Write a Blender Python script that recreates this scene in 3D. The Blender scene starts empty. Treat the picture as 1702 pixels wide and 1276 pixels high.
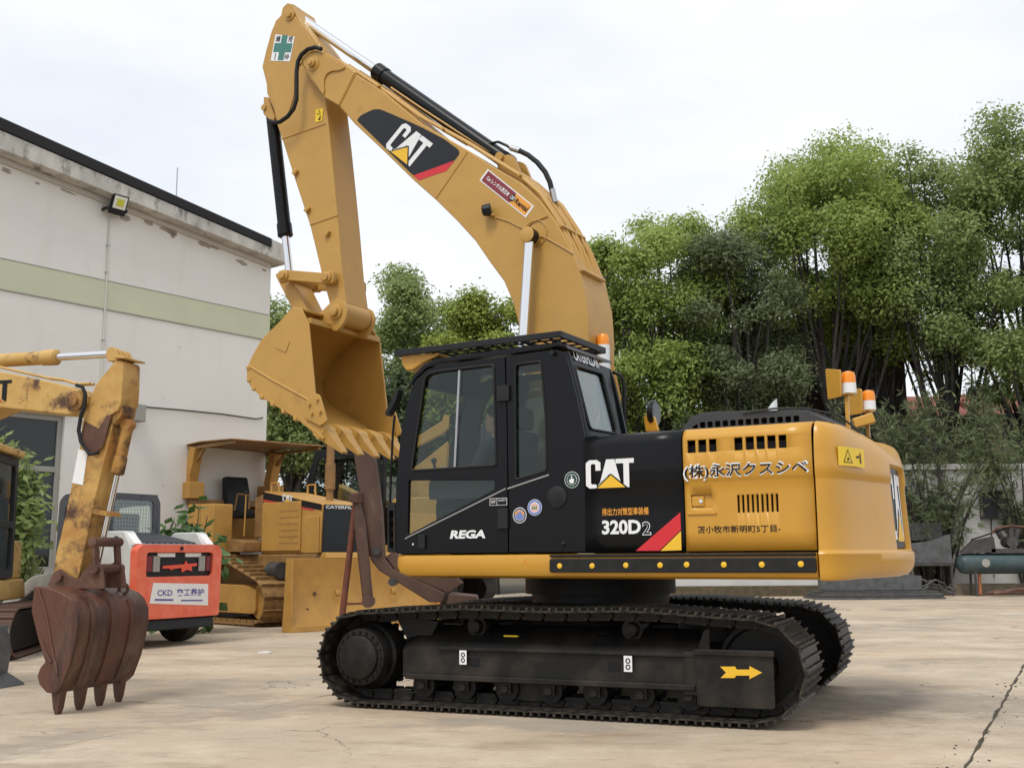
import bpy, bmesh, math, random
import numpy as np
from math import sin, cos, pi, radians, sqrt, atan2, hypot
from mathutils import Vector, Matrix
from mathutils.geometry import delaunay_2d_cdt

scene = bpy.context.scene
COL = scene.collection
random.seed(7)

# ------------------------------------------------------------------ camera
CAM_H = 1.2331
cd = bpy.data.cameras.new('camera')
cam = bpy.data.objects.new('camera', cd); COL.objects.link(cam)
cd.sensor_fit = 'HORIZONTAL'; cd.sensor_width = 36.0; cd.lens = 1817.18 / 1702 * 36.0
cd.clip_start = 0.1; cd.clip_end = 3000
_p, _r = 0.156118, -0.006624
_R = Vector((1, 0, 0)); _U = Vector((0, -sin(_p), cos(_p))); _F = Vector((0, cos(_p), sin(_p)))
_r1 = _R * cos(_r) + _U * sin(_r); _u1 = _U * cos(_r) - _R * sin(_r)
cam.matrix_world = Matrix(((_r1.x, _u1.x, -_F.x, 0), (_r1.y, _u1.y, -_F.y, 0), (_r1.z, _u1.z, -_F.z, CAM_H), (0, 0, 0, 1)))
scene.camera = cam
scene.render.resolution_x = 1024; scene.render.resolution_y = 767

# ------------------------------------------------------------------ sky, sun, exposure
SUN_EL, SUN_AZ = radians(58), radians(205)      # azimuth clockwise from +Y
world = bpy.data.worlds.new('World'); scene.world = world; world.use_nodes = True
nt = world.node_tree; nt.nodes.clear()
def wn(t, **k):
    n = nt.nodes.new(t)
    for a, b in k.items(): setattr(n, a, b)
    return n
sky = wn('ShaderNodeTexSky', sky_type='NISHITA', sun_disc=False, sun_elevation=SUN_EL, sun_rotation=SUN_AZ, air_density=1.0, dust_density=2.0)
bg1 = wn('ShaderNodeBackground'); bg1.inputs['Strength'].default_value = 0.1
nt.links.new(sky.outputs[0], bg1.inputs['Color'])
tc = wn('ShaderNodeTexCoord'); mp = wn('ShaderNodeMapping'); mp.inputs['Scale'].default_value = (1.0, 1.0, 2.6)
nz = wn('ShaderNodeTexNoise'); nz.inputs['Scale'].default_value = 2.1; nz.inputs['Detail'].default_value = 6; nz.inputs['Roughness'].default_value = 0.55
rp = wn('ShaderNodeValToRGB')
rp.color_ramp.elements[0].position = 0.36; rp.color_ramp.elements[0].color = (0.585, 0.612, 0.66, 1)
rp.color_ramp.elements[1].position = 0.62; rp.color_ramp.elements[1].color = (0.705, 0.718, 0.735, 1)
nt.links.new(tc.outputs['Generated'], mp.inputs[0]); nt.links.new(mp.outputs[0], nz.inputs['Vector']); nt.links.new(nz.outputs['Fac'], rp.inputs[0])
bg2 = wn('ShaderNodeBackground'); bg2.inputs['Strength'].default_value = 1.0
nt.links.new(rp.outputs[0], bg2.inputs['Color'])
mx = wn('ShaderNodeMixShader'); mx.inputs[0].default_value = 0.95       # an even overcast deck in front of the clear sky
wo = wn('ShaderNodeOutputWorld')
nt.links.new(bg1.outputs[0], mx.inputs[1]); nt.links.new(bg2.outputs[0], mx.inputs[2]); nt.links.new(mx.outputs[0], wo.inputs[0])
sl = bpy.data.lights.new('sun', 'SUN'); sl.energy = 1.3; sl.angle = radians(18); sl.color = (1.0, 0.965, 0.90)
sun = bpy.data.objects.new('sun', sl); COL.objects.link(sun)
_d = Vector((sin(SUN_AZ) * cos(SUN_EL), cos(SUN_AZ) * cos(SUN_EL), sin(SUN_EL)))
sun.rotation_euler = _d.to_track_quat('Z', 'Y').to_euler(); sun.location = (0, -5, 30)
vs = scene.view_settings
vs.view_transform = 'Standard'; vs.look = 'None'; vs.exposure = 0.6; vs.gamma = 1.0; vs.use_curve_mapping = False
scene.render.engine = 'CYCLES'
scene.cycles.use_denoising = True
scene.cycles.max_bounces = 8; scene.cycles.transparent_max_bounces = 24

# ------------------------------------------------------------------ materials
M = {}
def mat(name, col, rough=0.5, metal=0.0, col2=None, scale=6.0, lo=0.35, hi=0.65, bump=0.0, bscale=60.0, coat=0.0, spec=0.5, col3=None, scale3=1.5, lo3=0.55, hi3=0.75, stretch=(1, 1, 1)):
    m = bpy.data.materials.new(name); m.use_nodes = True
    n = m.node_tree.nodes; L = m.node_tree.links; b = n['Principled BSDF']
    b.inputs['Base Color'].default_value = (*col, 1); b.inputs['Roughness'].default_value = rough; b.inputs['Metallic'].default_value = metal
    b.inputs['Specular IOR Level'].default_value = spec; b.inputs['Coat Weight'].default_value = coat; b.inputs['Coat Roughness'].default_value = 0.15
    t = n.new('ShaderNodeTexCoord'); mpn = n.new('ShaderNodeMapping'); mpn.inputs['Scale'].default_value = stretch
    L.new(t.outputs['Object'], mpn.inputs[0])
    out = None
    if col2 is not None:
        z = n.new('ShaderNodeTexNoise'); z.inputs['Scale'].default_value = scale; z.inputs['Detail'].default_value = 8; z.inputs['Roughness'].default_value = 0.62
        L.new(mpn.outputs[0], z.inputs['Vector'])
        r = n.new('ShaderNodeMapRange'); r.inputs[1].default_value = lo; r.inputs[2].default_value = hi; L.new(z.outputs['Fac'], r.inputs[0])
        x = n.new('ShaderNodeMix'); x.data_type = 'RGBA'; x.inputs[6].default_value = (*col, 1); x.inputs[7].default_value = (*col2, 1)
        L.new(r.outputs[0], x.inputs[0]); out = x.outputs[2]
    if col3 is not None:
        z = n.new('ShaderNodeTexNoise'); z.inputs['Scale'].default_value = scale3; z.inputs['Detail'].default_value = 10; z.inputs['Roughness'].default_value = 0.7
        L.new(mpn.outputs[0], z.inputs['Vector'])
        r = n.new('ShaderNodeMapRange'); r.inputs[1].default_value = lo3; r.inputs[2].default_value = hi3; L.new(z.outputs['Fac'], r.inputs[0])
        x = n.new('ShaderNodeMix'); x.data_type = 'RGBA'; x.inputs[7].default_value = (*col3, 1)
        if out is not None: L.new(out, x.inputs[6])
        else: x.inputs[6].default_value = (*col, 1)
        L.new(r.outputs[0], x.inputs[0]); out = x.outputs[2]
    if out is not None: L.new(out, b.inputs['Base Color'])
    if bump > 0:
        z = n.new('ShaderNodeTexNoise'); z.inputs['Scale'].default_value = bscale; z.inputs['Detail'].default_value = 6; L.new(mpn.outputs[0], z.inputs['Vector'])
        bp = n.new('ShaderNodeBump'); bp.inputs['Strength'].default_value = bump; bp.inputs['Distance'].default_value = 0.02
        L.new(z.outputs['Fac'], bp.inputs['Height']); L.new(bp.outputs[0], b.inputs['Normal'])
    M[name] = m
    return m
mat('cat_yellow', (0.565, 0.29, 0.028), 0.36, col2=(0.53, 0.27, 0.03), scale=2.2, coat=0.12, bump=0.03, bscale=5, col3=(0.42, 0.20, 0.03), scale3=3.0, lo3=0.62, hi3=0.85)
mat('boom_hazed_yellow', (0.50, 0.285, 0.064), 0.45, col2=(0.46, 0.26, 0.06), scale=3, bump=0.04, bscale=9, col3=(0.34, 0.185, 0.05), scale3=2.4, lo3=0.58, hi3=0.82)  # same paint as the body, haze put into the colour as a duller tone
mat('black_paint', (0.006, 0.0065, 0.008), 0.30, spec=0.22)
mat('black_rubber', (0.012, 0.0125, 0.013), 0.55, col2=(0.02, 0.02, 0.02), scale=12, spec=0.25)
mat('black_frame', (0.011, 0.012, 0.014), 0.45, col2=(0.017, 0.018, 0.02), scale=9, spec=0.28)
mat('track_black', (0.009, 0.0085, 0.008), 0.5, col2=(0.026, 0.021, 0.017), scale=7, lo=0.45, hi=0.75, spec=0.25, bump=0.15, bscale=40)
mat('shoe_black', (0.014, 0.013, 0.012), 0.5, col2=(0.085, 0.066, 0.047), scale=9, lo=0.43, hi=0.70, spec=0.3, bump=0.2, bscale=50)
mat('dusty_black', (0.008, 0.0078, 0.0075), 0.5, col2=(0.044, 0.035, 0.027), scale=2.2, lo=0.45, hi=0.72, spec=0.28, bump=0.1, bscale=50)
mat('chrome', (0.75, 0.76, 0.78), 0.16, 1.0)
mat('steel', (0.42, 0.42, 0.43), 0.35, 0.9)
mat('white_paint', (0.80, 0.80, 0.80), 0.45)
mat('decal_white', (0.78, 0.79, 0.80), 0.5)
mat('decal_black', (0.008, 0.008, 0.009), 0.45, spec=0.25)
mat('decal_navy', (0.014, 0.017, 0.022), 0.4, spec=0.3)
mat('decal_red', (0.60, 0.020, 0.030), 0.4)
mat('decal_yellow', (0.80, 0.48, 0.025), 0.45)
mat('label_yellow', (0.82, 0.56, 0.02), 0.45)
mat('decal_orange', (0.78, 0.33, 0.04), 0.45)
mat('decal_maroon', (0.21, 0.022, 0.035), 0.45)
mat('decal_green', (0.05, 0.20, 0.17), 0.5)
mat('decal_darkgreen', (0.015, 0.05, 0.042), 0.5)
mat('decal_blue', (0.16, 0.22, 0.50), 0.5)
mat('decal_purple', (0.09, 0.08, 0.30), 0.5)
mat('decal_pink', (0.75, 0.45, 0.45), 0.5)
mat('leaf_print', (0.04, 0.25, 0.05), 0.5)
mat('amber', (0.85, 0.27, 0.02), 0.25)
mat('interior', (0.02, 0.021, 0.023), 0.7)
mat('seat_fabric', (0.03, 0.032, 0.035), 0.85)
mat('old_yellow', (0.58, 0.375, 0.125), 0.55, col2=(0.50, 0.29, 0.075), scale=4, col3=(0.085, 0.036, 0.018), scale3=4.5, lo3=0.55, hi3=0.66, bump=0.1, bscale=30)
mat('old_yellow_rusty', (0.46, 0.25, 0.055), 0.6, col2=(0.30, 0.13, 0.03), scale=5, col3=(0.055, 0.024, 0.013), scale3=3.2, lo3=0.46, hi3=0.6, bump=0.2, bscale=30)
mat('rust', (0.085, 0.034, 0.022), 0.72, col2=(0.16, 0.085, 0.055), scale=3.5, lo=0.4, hi=0.7, col3=(0.045, 0.02, 0.015), scale3=6, bump=0.25, bscale=25)
mat('bucket_rust', (0.105, 0.038, 0.022), 0.5, col2=(0.25, 0.155, 0.105), scale=3.2, lo=0.52, hi=0.75, col3=(0.038, 0.018, 0.013), scale3=4, lo3=0.46, hi3=0.66, bump=0.5, bscale=11, stretch=(1, 1, 0.22))
mat('red_rust', (0.20, 0.055, 0.028), 0.7, col2=(0.09, 0.035, 0.025), scale=10, bump=0.2, bscale=40)
mat('brown_arm', (0.115, 0.062, 0.042), 0.55, col2=(0.075, 0.04, 0.03), scale=3, col3=(0.21, 0.15, 0.11), scale3=4, lo3=0.6, hi3=0.78, stretch=(1, 1, 0.4))
mat('dozer_yellow', (0.50, 0.275, 0.06), 0.55, col2=(0.42, 0.22, 0.05), scale=3, col3=(0.20, 0.095, 0.035), scale3=6, lo3=0.62, hi3=0.72, bump=0.06, bscale=30)
mat('dozer_brown', (0.20, 0.105, 0.04), 0.6, col2=(0.32, 0.175, 0.055), scale=5)
mat('dozer_shoe', (0.33, 0.19, 0.06), 0.65, col2=(0.16, 0.09, 0.04), scale=8)
mat('skid_white', (0.66, 0.665, 0.64), 0.5, col2=(0.55, 0.55, 0.52), scale=5, col3=(0.18, 0.17, 0.15), scale3=7, lo3=0.68, hi3=0.8)
mat('skid_orange', (0.74, 0.115, 0.055), 0.5, col2=(0.80, 0.19, 0.11), scale=6, col3=(0.22, 0.055, 0.03), scale3=9, lo3=0.68, hi3=0.78)
mat('skid_grey', (0.055, 0.06, 0.07), 0.55, col2=(0.085, 0.09, 0.10), scale=8)
mat('skid_lightgrey', (0.20, 0.21, 0.22), 0.6, col2=(0.14, 0.15, 0.16), scale=8)
mat('tyre', (0.018, 0.017, 0.016), 0.85, col2=(0.05, 0.045, 0.04), scale=8)
mat('lamp_red', (0.18, 0.01, 0.015), 0.3)
mat('red_scrawl', (0.80, 0.10, 0.055), 0.6)
mat('bare_plaster', (0.55, 0.53, 0.49), 0.9)
mat('dark_roof', (0.016, 0.016, 0.018), 0.85)
mat('dark_glass', (0.015, 0.02, 0.02), 0.08)
mat('frame_grey', (0.33, 0.32, 0.29), 0.7)
mat('conduit', (0.62, 0.60, 0.53), 0.6)
mat('cable', (0.03, 0.03, 0.03), 0.7)
mat('lamp_face', (0.80, 0.81, 0.75), 0.3)
mat('lamp_chip', (0.62, 0.62, 0.05), 0.5)
mat('green_tank', (0.03, 0.062, 0.068), 0.5, col2=(0.06, 0.085, 0.085), scale=5)
mat('dark_metal', (0.035, 0.035, 0.037), 0.55, col2=(0.07, 0.065, 0.06), scale=6)
mat('grey_metal', (0.11, 0.115, 0.12), 0.5, col2=(0.06, 0.06, 0.06), scale=5, col3=(0.35, 0.34, 0.3), scale3=5, lo3=0.66, hi3=0.72)
mat('post_orange', (0.62, 0.17, 0.09), 0.6, col2=(0.50, 0.22, 0.08), scale=8)
mat('soil', (0.12, 0.085, 0.05), 0.95, col2=(0.06, 0.055, 0.03), scale=6, bump=0.4, bscale=12)
mat('hood_grey', (0.035, 0.037, 0.041), 0.5)
mat('bark', (0.07, 0.06, 0.05), 0.9, col2=(0.022, 0.02, 0.018), scale=5, bump=0.5, bscale=12, stretch=(1, 1, 0.3))
mat('skin', (0.42, 0.24, 0.17), 0.6)
mat('cloth_dark', (0.018, 0.02, 0.03), 0.9)
mat('trouser_grey', (0.10, 0.105, 0.12), 0.9)
mat('hair_black', (0.012, 0.010, 0.010), 0.6)
mat('roof_tile', (0.30, 0.085, 0.055), 0.8, col2=(0.22, 0.07, 0.05), scale=4)
mat('house_wall', (0.32, 0.24, 0.17), 0.9)
mat('brown_block', (0.055, 0.033, 0.028), 0.9, col2=(0.085, 0.045, 0.035), scale=0.6)
mat('block_trim', (0.22, 0.15, 0.12), 0.85)
mat('wall_white', (0.62, 0.61, 0.58), 0.9, col2=(0.54, 0.53, 0.50), scale=1.2, col3=(0.20, 0.19, 0.17), scale3=0.9, lo3=0.66, hi3=0.8)
mat('kerb', (0.25, 0.22, 0.16), 0.9, col2=(0.18, 0.15, 0.10), scale=5)
mat('paper', (0.80, 0.79, 0.78), 0.8)

def glass(name, tint, gloss=0.10):
    m = bpy.data.materials.new(name); m.use_nodes = True
    n = m.node_tree.nodes; L = m.node_tree.links; n.clear()
    o = n.new('ShaderNodeOutputMaterial'); t = n.new('ShaderNodeBsdfTransparent'); t.inputs[0].default_value = (*tint, 1)
    g = n.new('ShaderNodeBsdfGlossy'); g.inputs['Roughness'].default_value = 0.03; g.inputs['Color'].default_value = (0.9, 0.95, 0.95, 1)
    lw = n.new('ShaderNodeLayerWeight'); lw.inputs[0].default_value = 0.5
    pw = n.new('ShaderNodeMath'); pw.operation = 'POWER'; pw.inputs[1].default_value = 3.0; L.new(lw.outputs['Facing'], pw.inputs[0])
    f = n.new('ShaderNodeMath'); f.operation = 'MULTIPLY_ADD'; f.inputs[1].default_value = 0.55; f.inputs[2].default_value = gloss * 0.5; L.new(pw.outputs[0], f.inputs[0])
    x = n.new('ShaderNodeMixShader'); L.new(f.outputs[0], x.inputs[0]); L.new(t.outputs[0], x.inputs[1]); L.new(g.outputs[0], x.inputs[2]); L.new(x.outputs[0], o.inputs[0])
    M[name] = m
glass('glass', (0.80, 0.86, 0.84), 0.06)
glass('glass_clear', (0.86, 0.91, 0.89), 0.14)

def leafmat(name, c1, c2, c3, trans=0.3):
    m = bpy.data.materials.new(name); m.use_nodes = True
    n = m.node_tree.nodes; L = m.node_tree.links; b = n['Principled BSDF']; o = n['Material Output']
    t = n.new('ShaderNodeTexCoord')
    z = n.new('ShaderNodeTexNoise'); z.inputs['Scale'].default_value = 0.55; z.inputs['Detail'].default_value = 3; L.new(t.outputs['Object'], z.inputs['Vector'])
    r = n.new('ShaderNodeMapRange'); r.inputs[1].default_value = 0.4; r.inputs[2].default_value = 0.62; L.new(z.outputs['Fac'], r.inputs[0])
    x = n.new('ShaderNodeMix'); x.data_type = 'RGBA'; x.inputs[6].default_value = (*c1, 1); x.inputs[7].default_value = (*c2, 1); L.new(r.outputs[0], x.inputs[0])
    z2 = n.new('ShaderNodeTexNoise'); z2.inputs['Scale'].default_value = 7.0; z2.inputs['Detail'].default_value = 2; L.new(t.outputs['Object'], z2.inputs['Vector'])
    r2 = n.new('ShaderNodeMapRange'); r2.inputs[1].default_value = 0.45; r2.inputs[2].default_value = 0.7; L.new(z2.outputs['Fac'], r2.inputs[0])
    x2 = n.new('ShaderNodeMix'); x2.data_type = 'RGBA'; x2.inputs[7].default_value = (*c3, 1); L.new(x.outputs[2], x2.inputs[6]); L.new(r2.outputs[0], x2.inputs[0])
    L.new(x2.outputs[2], b.inputs['Base Color']); b.inputs['Roughness'].default_value = 0.55; b.inputs['Specular IOR Level'].default_value = 0.3
    tr = n.new('ShaderNodeBsdfTranslucent'); L.new(x2.outputs[2], tr.inputs[0])
    ms = n.new('ShaderNodeMixShader'); ms.inputs[0].default_value = trans
    L.new(b.outputs[0], ms.inputs[1]); L.new(tr.outputs[0], ms.inputs[2]); L.new(ms.outputs[0], o.inputs[0])
    M[name] = m
leafmat('leaf_bright', (0.33, 0.42, 0.11), (0.43, 0.51, 0.15), (0.24, 0.32, 0.09), .48)
leafmat('leaf_mid', (0.30, 0.375, 0.14), (0.385, 0.45, 0.175), (0.21, 0.275, 0.10), .48)
leafmat('leaf_lime', (0.30, 0.36, 0.07), (0.36, 0.41, 0.09), (0.19, 0.26, 0.05), .35)
leafmat('leaf_dark', (0.10, 0.135, 0.07), (0.14, 0.18, 0.085), (0.06, 0.085, 0.045), .4)
leafmat('leaf_olive', (0.155, 0.19, 0.095), (0.21, 0.245, 0.12), (0.095, 0.12, 0.06), .4)
leafmat('leaf_weed', (0.06, 0.13, 0.03), (0.11, 0.19, 0.06), (0.16, 0.25, 0.12))

# ------------------------------------------------------------------ mesh helpers
def link(o, parent=None):
    COL.objects.link(o)
    if parent is not None: o.parent = parent
    return o
def tag(o, label, cat, group=None, kind=None):
    if label: o['label'] = label
    if cat: o['category'] = cat
    if group: o['group'] = group
    if kind: o['kind'] = kind
    return o
def empty(name, loc=(0, 0, 0), rz=0.0):
    o = bpy.data.objects.new(name, None); COL.objects.link(o); o.location = loc; o.rotation_euler = (0, 0, rz); o.empty_display_size = 0.2
    return o
def dup(o, parent=None, loc=None, rot=None):
    c = o.copy(); COL.objects.link(c)
    c.parent = parent
    if loc is not None: c.location = loc
    if rot is not None: c.rotation_euler = rot
    return c
def inpoly(p, poly):
    x, y = p; r = False; j = len(poly) - 1
    for i in range(len(poly)):
        xi, yi = poly[i]; xj, yj = poly[j]
        if (yi > y) != (yj > y) and x < (xj - xi) * (y - yi) / (yj - yi) + xi: r = not r
        j = i
    return r
def fillet(pts, r, n=4):
    out = []; N = len(pts)
    for i in range(N):
        p = Vector(pts[i]); a = Vector(pts[i - 1]); b = Vector(pts[(i + 1) % N])
        d1 = a - p; d2 = b - p; l1 = d1.length; l2 = d2.length
        k = min(r, l1 * 0.45, l2 * 0.45)
        s = p + d1 * (k / l1); e = p + d2 * (k / l2)
        for j in range(n + 1):
            t = j / n; q = s * (1 - t) ** 2 + p * 2 * t * (1 - t) + e * t ** 2; out.append((q.x, q.y))
    return out
def rect(x0, x1, z0, z1): return [(x0, z0), (x1, z0), (x1, z1), (x0, z1)]
def circle(c, r, n=20, ry=None): return [(c[0] + r * cos(2 * pi * i / n), c[1] + (ry or r) * sin(2 * pi * i / n)) for i in range(n)]
def offline(pts, d):
    out = []
    for i in range(len(pts)):
        a = Vector(pts[max(0, i - 1)]); b = Vector(pts[min(len(pts) - 1, i + 1)]); t = (b - a).normalized(); out.append((pts[i][0] - t.y * d, pts[i][1] + t.x * d))
    return out

class MB:
    def __init__(s): s.v = []; s.f = []
    def add(s, v, f):
        o = len(s.v); s.v += [tuple(p) for p in v]; s.f += [tuple(i + o for i in q) for q in f]; return s
    def box(s, x0, x1, y0, y1, z0, z1):
        return s.add([(x0, y0, z0), (x1, y0, z0), (x1, y1, z0), (x0, y1, z0), (x0, y0, z1), (x1, y0, z1), (x1, y1, z1), (x0, y1, z1)],
                     [(0, 3, 2, 1), (4, 5, 6, 7), (0, 1, 5, 4), (1, 2, 6, 5), (2, 3, 7, 6), (3, 0, 4, 7)])
    def obox(s, c, ax, sx, sy, sz):
        """box centred at c with axes ax (3 vectors) and full sizes"""
        c = Vector(c); a = [Vector(q).normalized() for q in ax]; v = []
        for k in ((-1, -1, -1), (1, -1, -1), (1, 1, -1), (-1, 1, -1), (-1, -1, 1), (1, -1, 1), (1, 1, 1), (-1, 1, 1)):
            v.append(c + a[0] * (k[0] * sx / 2) + a[1] * (k[1] * sy / 2) + a[2] * (k[2] * sz / 2))
        return s.add(v, [(0, 3, 2, 1), (4, 5, 6, 7), (0, 1, 5, 4), (1, 2, 6, 5), (2, 3, 7, 6), (3, 0, 4, 7)])
    def beam(s, p0, p1, w, h, up=(0, 0, 1)):
        p0 = Vector(p0); p1 = Vector(p1); d = (p1 - p0); a = d.normalized(); b = Vector(up).cross(a)
        if b.length < 1e-4: b = Vector((0, 1, 0)).cross(a)
        b.normalize(); c = a.cross(b)
        return s.obox((p0 + p1) / 2, (a, b, c), d.length, w, h)
    def prism(s, pts, d0, d1, ax='y', holes=(), shear=None):
        loops = [list(pts)] + [list(h) for h in holes]
        if not holes:
            n = len(pts); tri = None
            va = [(p[0], p[1]) for p in pts]; faces = [tuple(range(n))]
        else:
            va = []; ed = []
            for l in loops:
                o = len(va); va += l; ed += [(o + i, o + (i + 1) % len(l)) for i in range(len(l))]
            rv, re, rf, *_ = delaunay_2d_cdt([Vector(p) for p in va], ed, [], 1, 1e-6)
            faces = []
            for f in rf:
                c = (sum(rv[i][0] for i in f) / len(f), sum(rv[i][1] for i in f) / len(f))
                if inpoly(c, loops[0]) and not any(inpoly(c, h) for h in loops[1:]): faces.append(tuple(f))
            va = [(p[0], p[1]) for p in rv]
        def P(p, d):
            if ax == 'y': q = (p[0], d, p[1])
            elif ax == 'x': q = (d, p[0], p[1])
            else: q = (p[0], p[1], d)
            return shear(q) if shear else q
        n = len(va)
        v = [P(p, d0) for p in va] + [P(p, d1) for p in va]
        f = [tuple(q) for q in faces] + [tuple(i + n for i in reversed(q)) for q in faces]
        o = 0
        for l in loops:
            m = len(l); f += [(o + i, o + (i + 1) % m, o + (i + 1) % m + n, o + i + n) for i in range(m)]; o += m
        return s.add(v, f)
    def cyl(s, p0, p1, r0, r1=None, n=16, caps=True):
        p0 = Vector(p0); p1 = Vector(p1); r1 = r0 if r1 is None else r1
        a = (p1 - p0).normalized(); t = Vector((0, 0, 1)) if abs(a.z) < 0.9 else Vector((1, 0, 0)); b = t.cross(a).normalized(); c = a.cross(b); v = []
        for p, r in ((p0, r0), (p1, r1)):
            for i in range(n): v.append(p + b * (r * cos(2 * pi * i / n)) + c * (r * sin(2 * pi * i / n)))
        f = [(i, (i + 1) % n, (i + 1) % n + n, i + n) for i in range(n)]
        if caps: f += [tuple(range(n - 1, -1, -1)), tuple(range(n, 2 * n))]
        return s.add(v, f)
    def tube(s, path, r, n=8, caps=True):
        P = [Vector(p) for p in path]; rr = r if isinstance(r, (list, tuple)) else [r] * len(P)
        b = None; v = []
        for i, p in enumerate(P):
            t = (P[min(i + 1, len(P) - 1)] - P[max(i - 1, 0)]).normalized()
            if b is None:
                h = Vector((0, 0, 1)) if abs(t.z) < 0.9 else Vector((1, 0, 0)); b = h.cross(t).normalized()
            else: b = (b - t * b.dot(t)).normalized()
            c = t.cross(b)
            for k in range(n): v.append(p + b * (rr[i] * cos(2 * pi * k / n)) + c * (rr[i] * sin(2 * pi * k / n)))
        f = []
        for i in range(len(P) - 1):
            for k in range(n): f.append((i * n + k, i * n + (k + 1) % n, (i + 1) * n + (k + 1) % n, (i + 1) * n + k))
        if caps: f += [tuple(range(n - 1, -1, -1)), tuple(range((len(P) - 1) * n, len(P) * n))]
        return s.add(v, f)
    def lathe(s, prof, o, axis, n=24):
        """prof: (dist along axis, radius)"""
        o = Vector(o); a = Vector(axis).normalized(); t = Vector((0, 0, 1)) if abs(a.z) < 0.9 else Vector((1, 0, 0)); b = t.cross(a).normalized(); c = a.cross(b); v = []
        for d, r in prof:
            for i in range(n): v.append(o + a * d + b * (r * cos(2 * pi * i / n)) + c * (r * sin(2 * pi * i / n)))
        f = []
        for j in range(len(prof) - 1):
            for i in range(n): f.append((j * n + i, j * n + (i + 1) % n, (j + 1) * n + (i + 1) % n, (j + 1) * n + i))
        f += [tuple(range(n - 1, -1, -1)), tuple(range((len(prof) - 1) * n, len(prof) * n))]
        return s.add(v, f)
    def loft(s, rings, closed=True, caps=True):
        n = len(rings[0]); v = [p for r in rings for p in r]; f = []
        for j in range(len(rings) - 1):
            for i in range(n if closed else n - 1): f.append((j * n + i, j * n + (i + 1) % n, (j + 1) * n + (i + 1) % n, (j + 1) * n + i))
        if caps: f += [tuple(range(n - 1, -1, -1)), tuple(range((len(rings) - 1) * n, len(rings) * n))]
        return s.add(v, f)
    def ball(s, c, r, n=12, m=8, sc=(1, 1, 1)):
        c = Vector(c); v = []; f = []
        for j in range(m + 1):
            th = pi * j / m
            for i in range(n): v.append(c + Vector((r * sc[0] * sin(th) * cos(2 * pi * i / n), r * sc[1] * sin(th) * sin(2 * pi * i / n), r * sc[2] * cos(th))))
        for j in range(m):
            for i in range(n): f.append((j * n + i, j * n + (i + 1) % n, (j + 1) * n + (i + 1) % n, (j + 1) * n + i))
        return s.add(v, f)
    def xf(s, m):
        s.v = [tuple(m @ Vector(p)) for p in s.v]; return s
    def build(s, name, mt, parent=None, bev=0.0, seg=2, smooth=True, loc=None, rot=None, ang=35, label=None, weld=True):
        me = bpy.data.meshes.new(name); bm = bmesh.new()
        vv = [bm.verts.new(p) for p in s.v]
        for q in s.f:
            try: bm.faces.new([vv[i] for i in q])
            except ValueError: pass
        if weld: bmesh.ops.remove_doubles(bm, verts=bm.verts, dist=1e-5)
        bmesh.ops.dissolve_degenerate(bm, edges=bm.edges, dist=1e-6)
        bmesh.ops.recalc_face_normals(bm, faces=bm.faces)
        bm.to_mesh(me); bm.free()
        if smooth:
            me.polygons.foreach_set('use_smooth', [True] * len(me.polygons)); me.set_sharp_from_angle(angle=radians(ang))
        me.materials.append(M[mt] if isinstance(mt, str) else mt)
        o = bpy.data.objects.new(name, me); link(o, parent)
        if loc is not None: o.location = loc
        if rot is not None: o.rotation_euler = rot
        if bev > 0:
            b = o.modifiers.new('bevel', 'BEVEL'); b.width = bev; b.segments = seg; b.limit_method = 'ANGLE'; b.angle_limit = radians(40); b.harden_normals = True
        if label: o['label'] = label
        return o
def holegrid(us, zs, holes, P):
    """grid of quads P(u,z); cells whose centre is in a hole rectangle are left open"""
    us = sorted(set(round(u, 4) for u in us)); zs = sorted(set(round(z, 4) for z in zs)); mb = MB(); v = [P(u, z) for z in zs for u in us]; f = []; n = len(us)
    for j in range(len(zs) - 1):
        for i in range(n - 1):
            cu = (us[i] + us[i + 1]) / 2; cz = (zs[j] + zs[j + 1]) / 2
            if any(h[0] < cu < h[1] and h[2] < cz < h[3] for h in holes): continue
            f.append((j * n + i, j * n + i + 1, (j + 1) * n + i + 1, (j + 1) * n + i))
    return mb.add(v, f)

# ------------------------------------------------------------------ lettering
_tc = {}
def text_polys(s, offset=0.0):
    k = (s, offset)
    if k in _tc: return _tc[k]
    cu = bpy.data.curves.new('text', 'FONT'); cu.body = s; cu.fill_mode = 'BOTH'; cu.offset = offset; cu.resolution_u = 3
    o = bpy.data.objects.new('text', cu); COL.objects.link(o)
    dg = bpy.context.evaluated_depsgraph_get(); dg.update(); me = o.evaluated_get(dg).to_mesh()
    v = [(p.co.x, p.co.y) for p in me.vertices]; f = [tuple(p.vertices) for p in me.polygons]
    o.evaluated_get(dg).to_mesh_clear(); bpy.data.objects.remove(o); bpy.data.curves.remove(cu)
    x0 = min(p[0] for p in v); x1 = max(p[0] for p in v); y0 = min(p[1] for p in v); y1 = max(p[1] for p in v)
    _tc[k] = (v, f, (x0, x1, y0, y1)); return _tc[k]
def flat(name, v2, faces, O, X, Y, mt, parent, lift=0.0, label=None):
    """thin print: 2-D verts in the frame O + x*X + y*Y, lifted along the normal"""
    O = Vector(O); X = Vector(X); Y = Vector(Y); N = X.cross(Y).normalized()
    me = bpy.data.meshes.new(name); me.from_pydata([O + X * p[0] + Y * p[1] + N * lift for p in v2], [], faces); me.update()
    me.materials.append(M[mt]); o = bpy.data.objects.new(name, me); link(o, parent)
    if label: o['label'] = label
    return o
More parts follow.
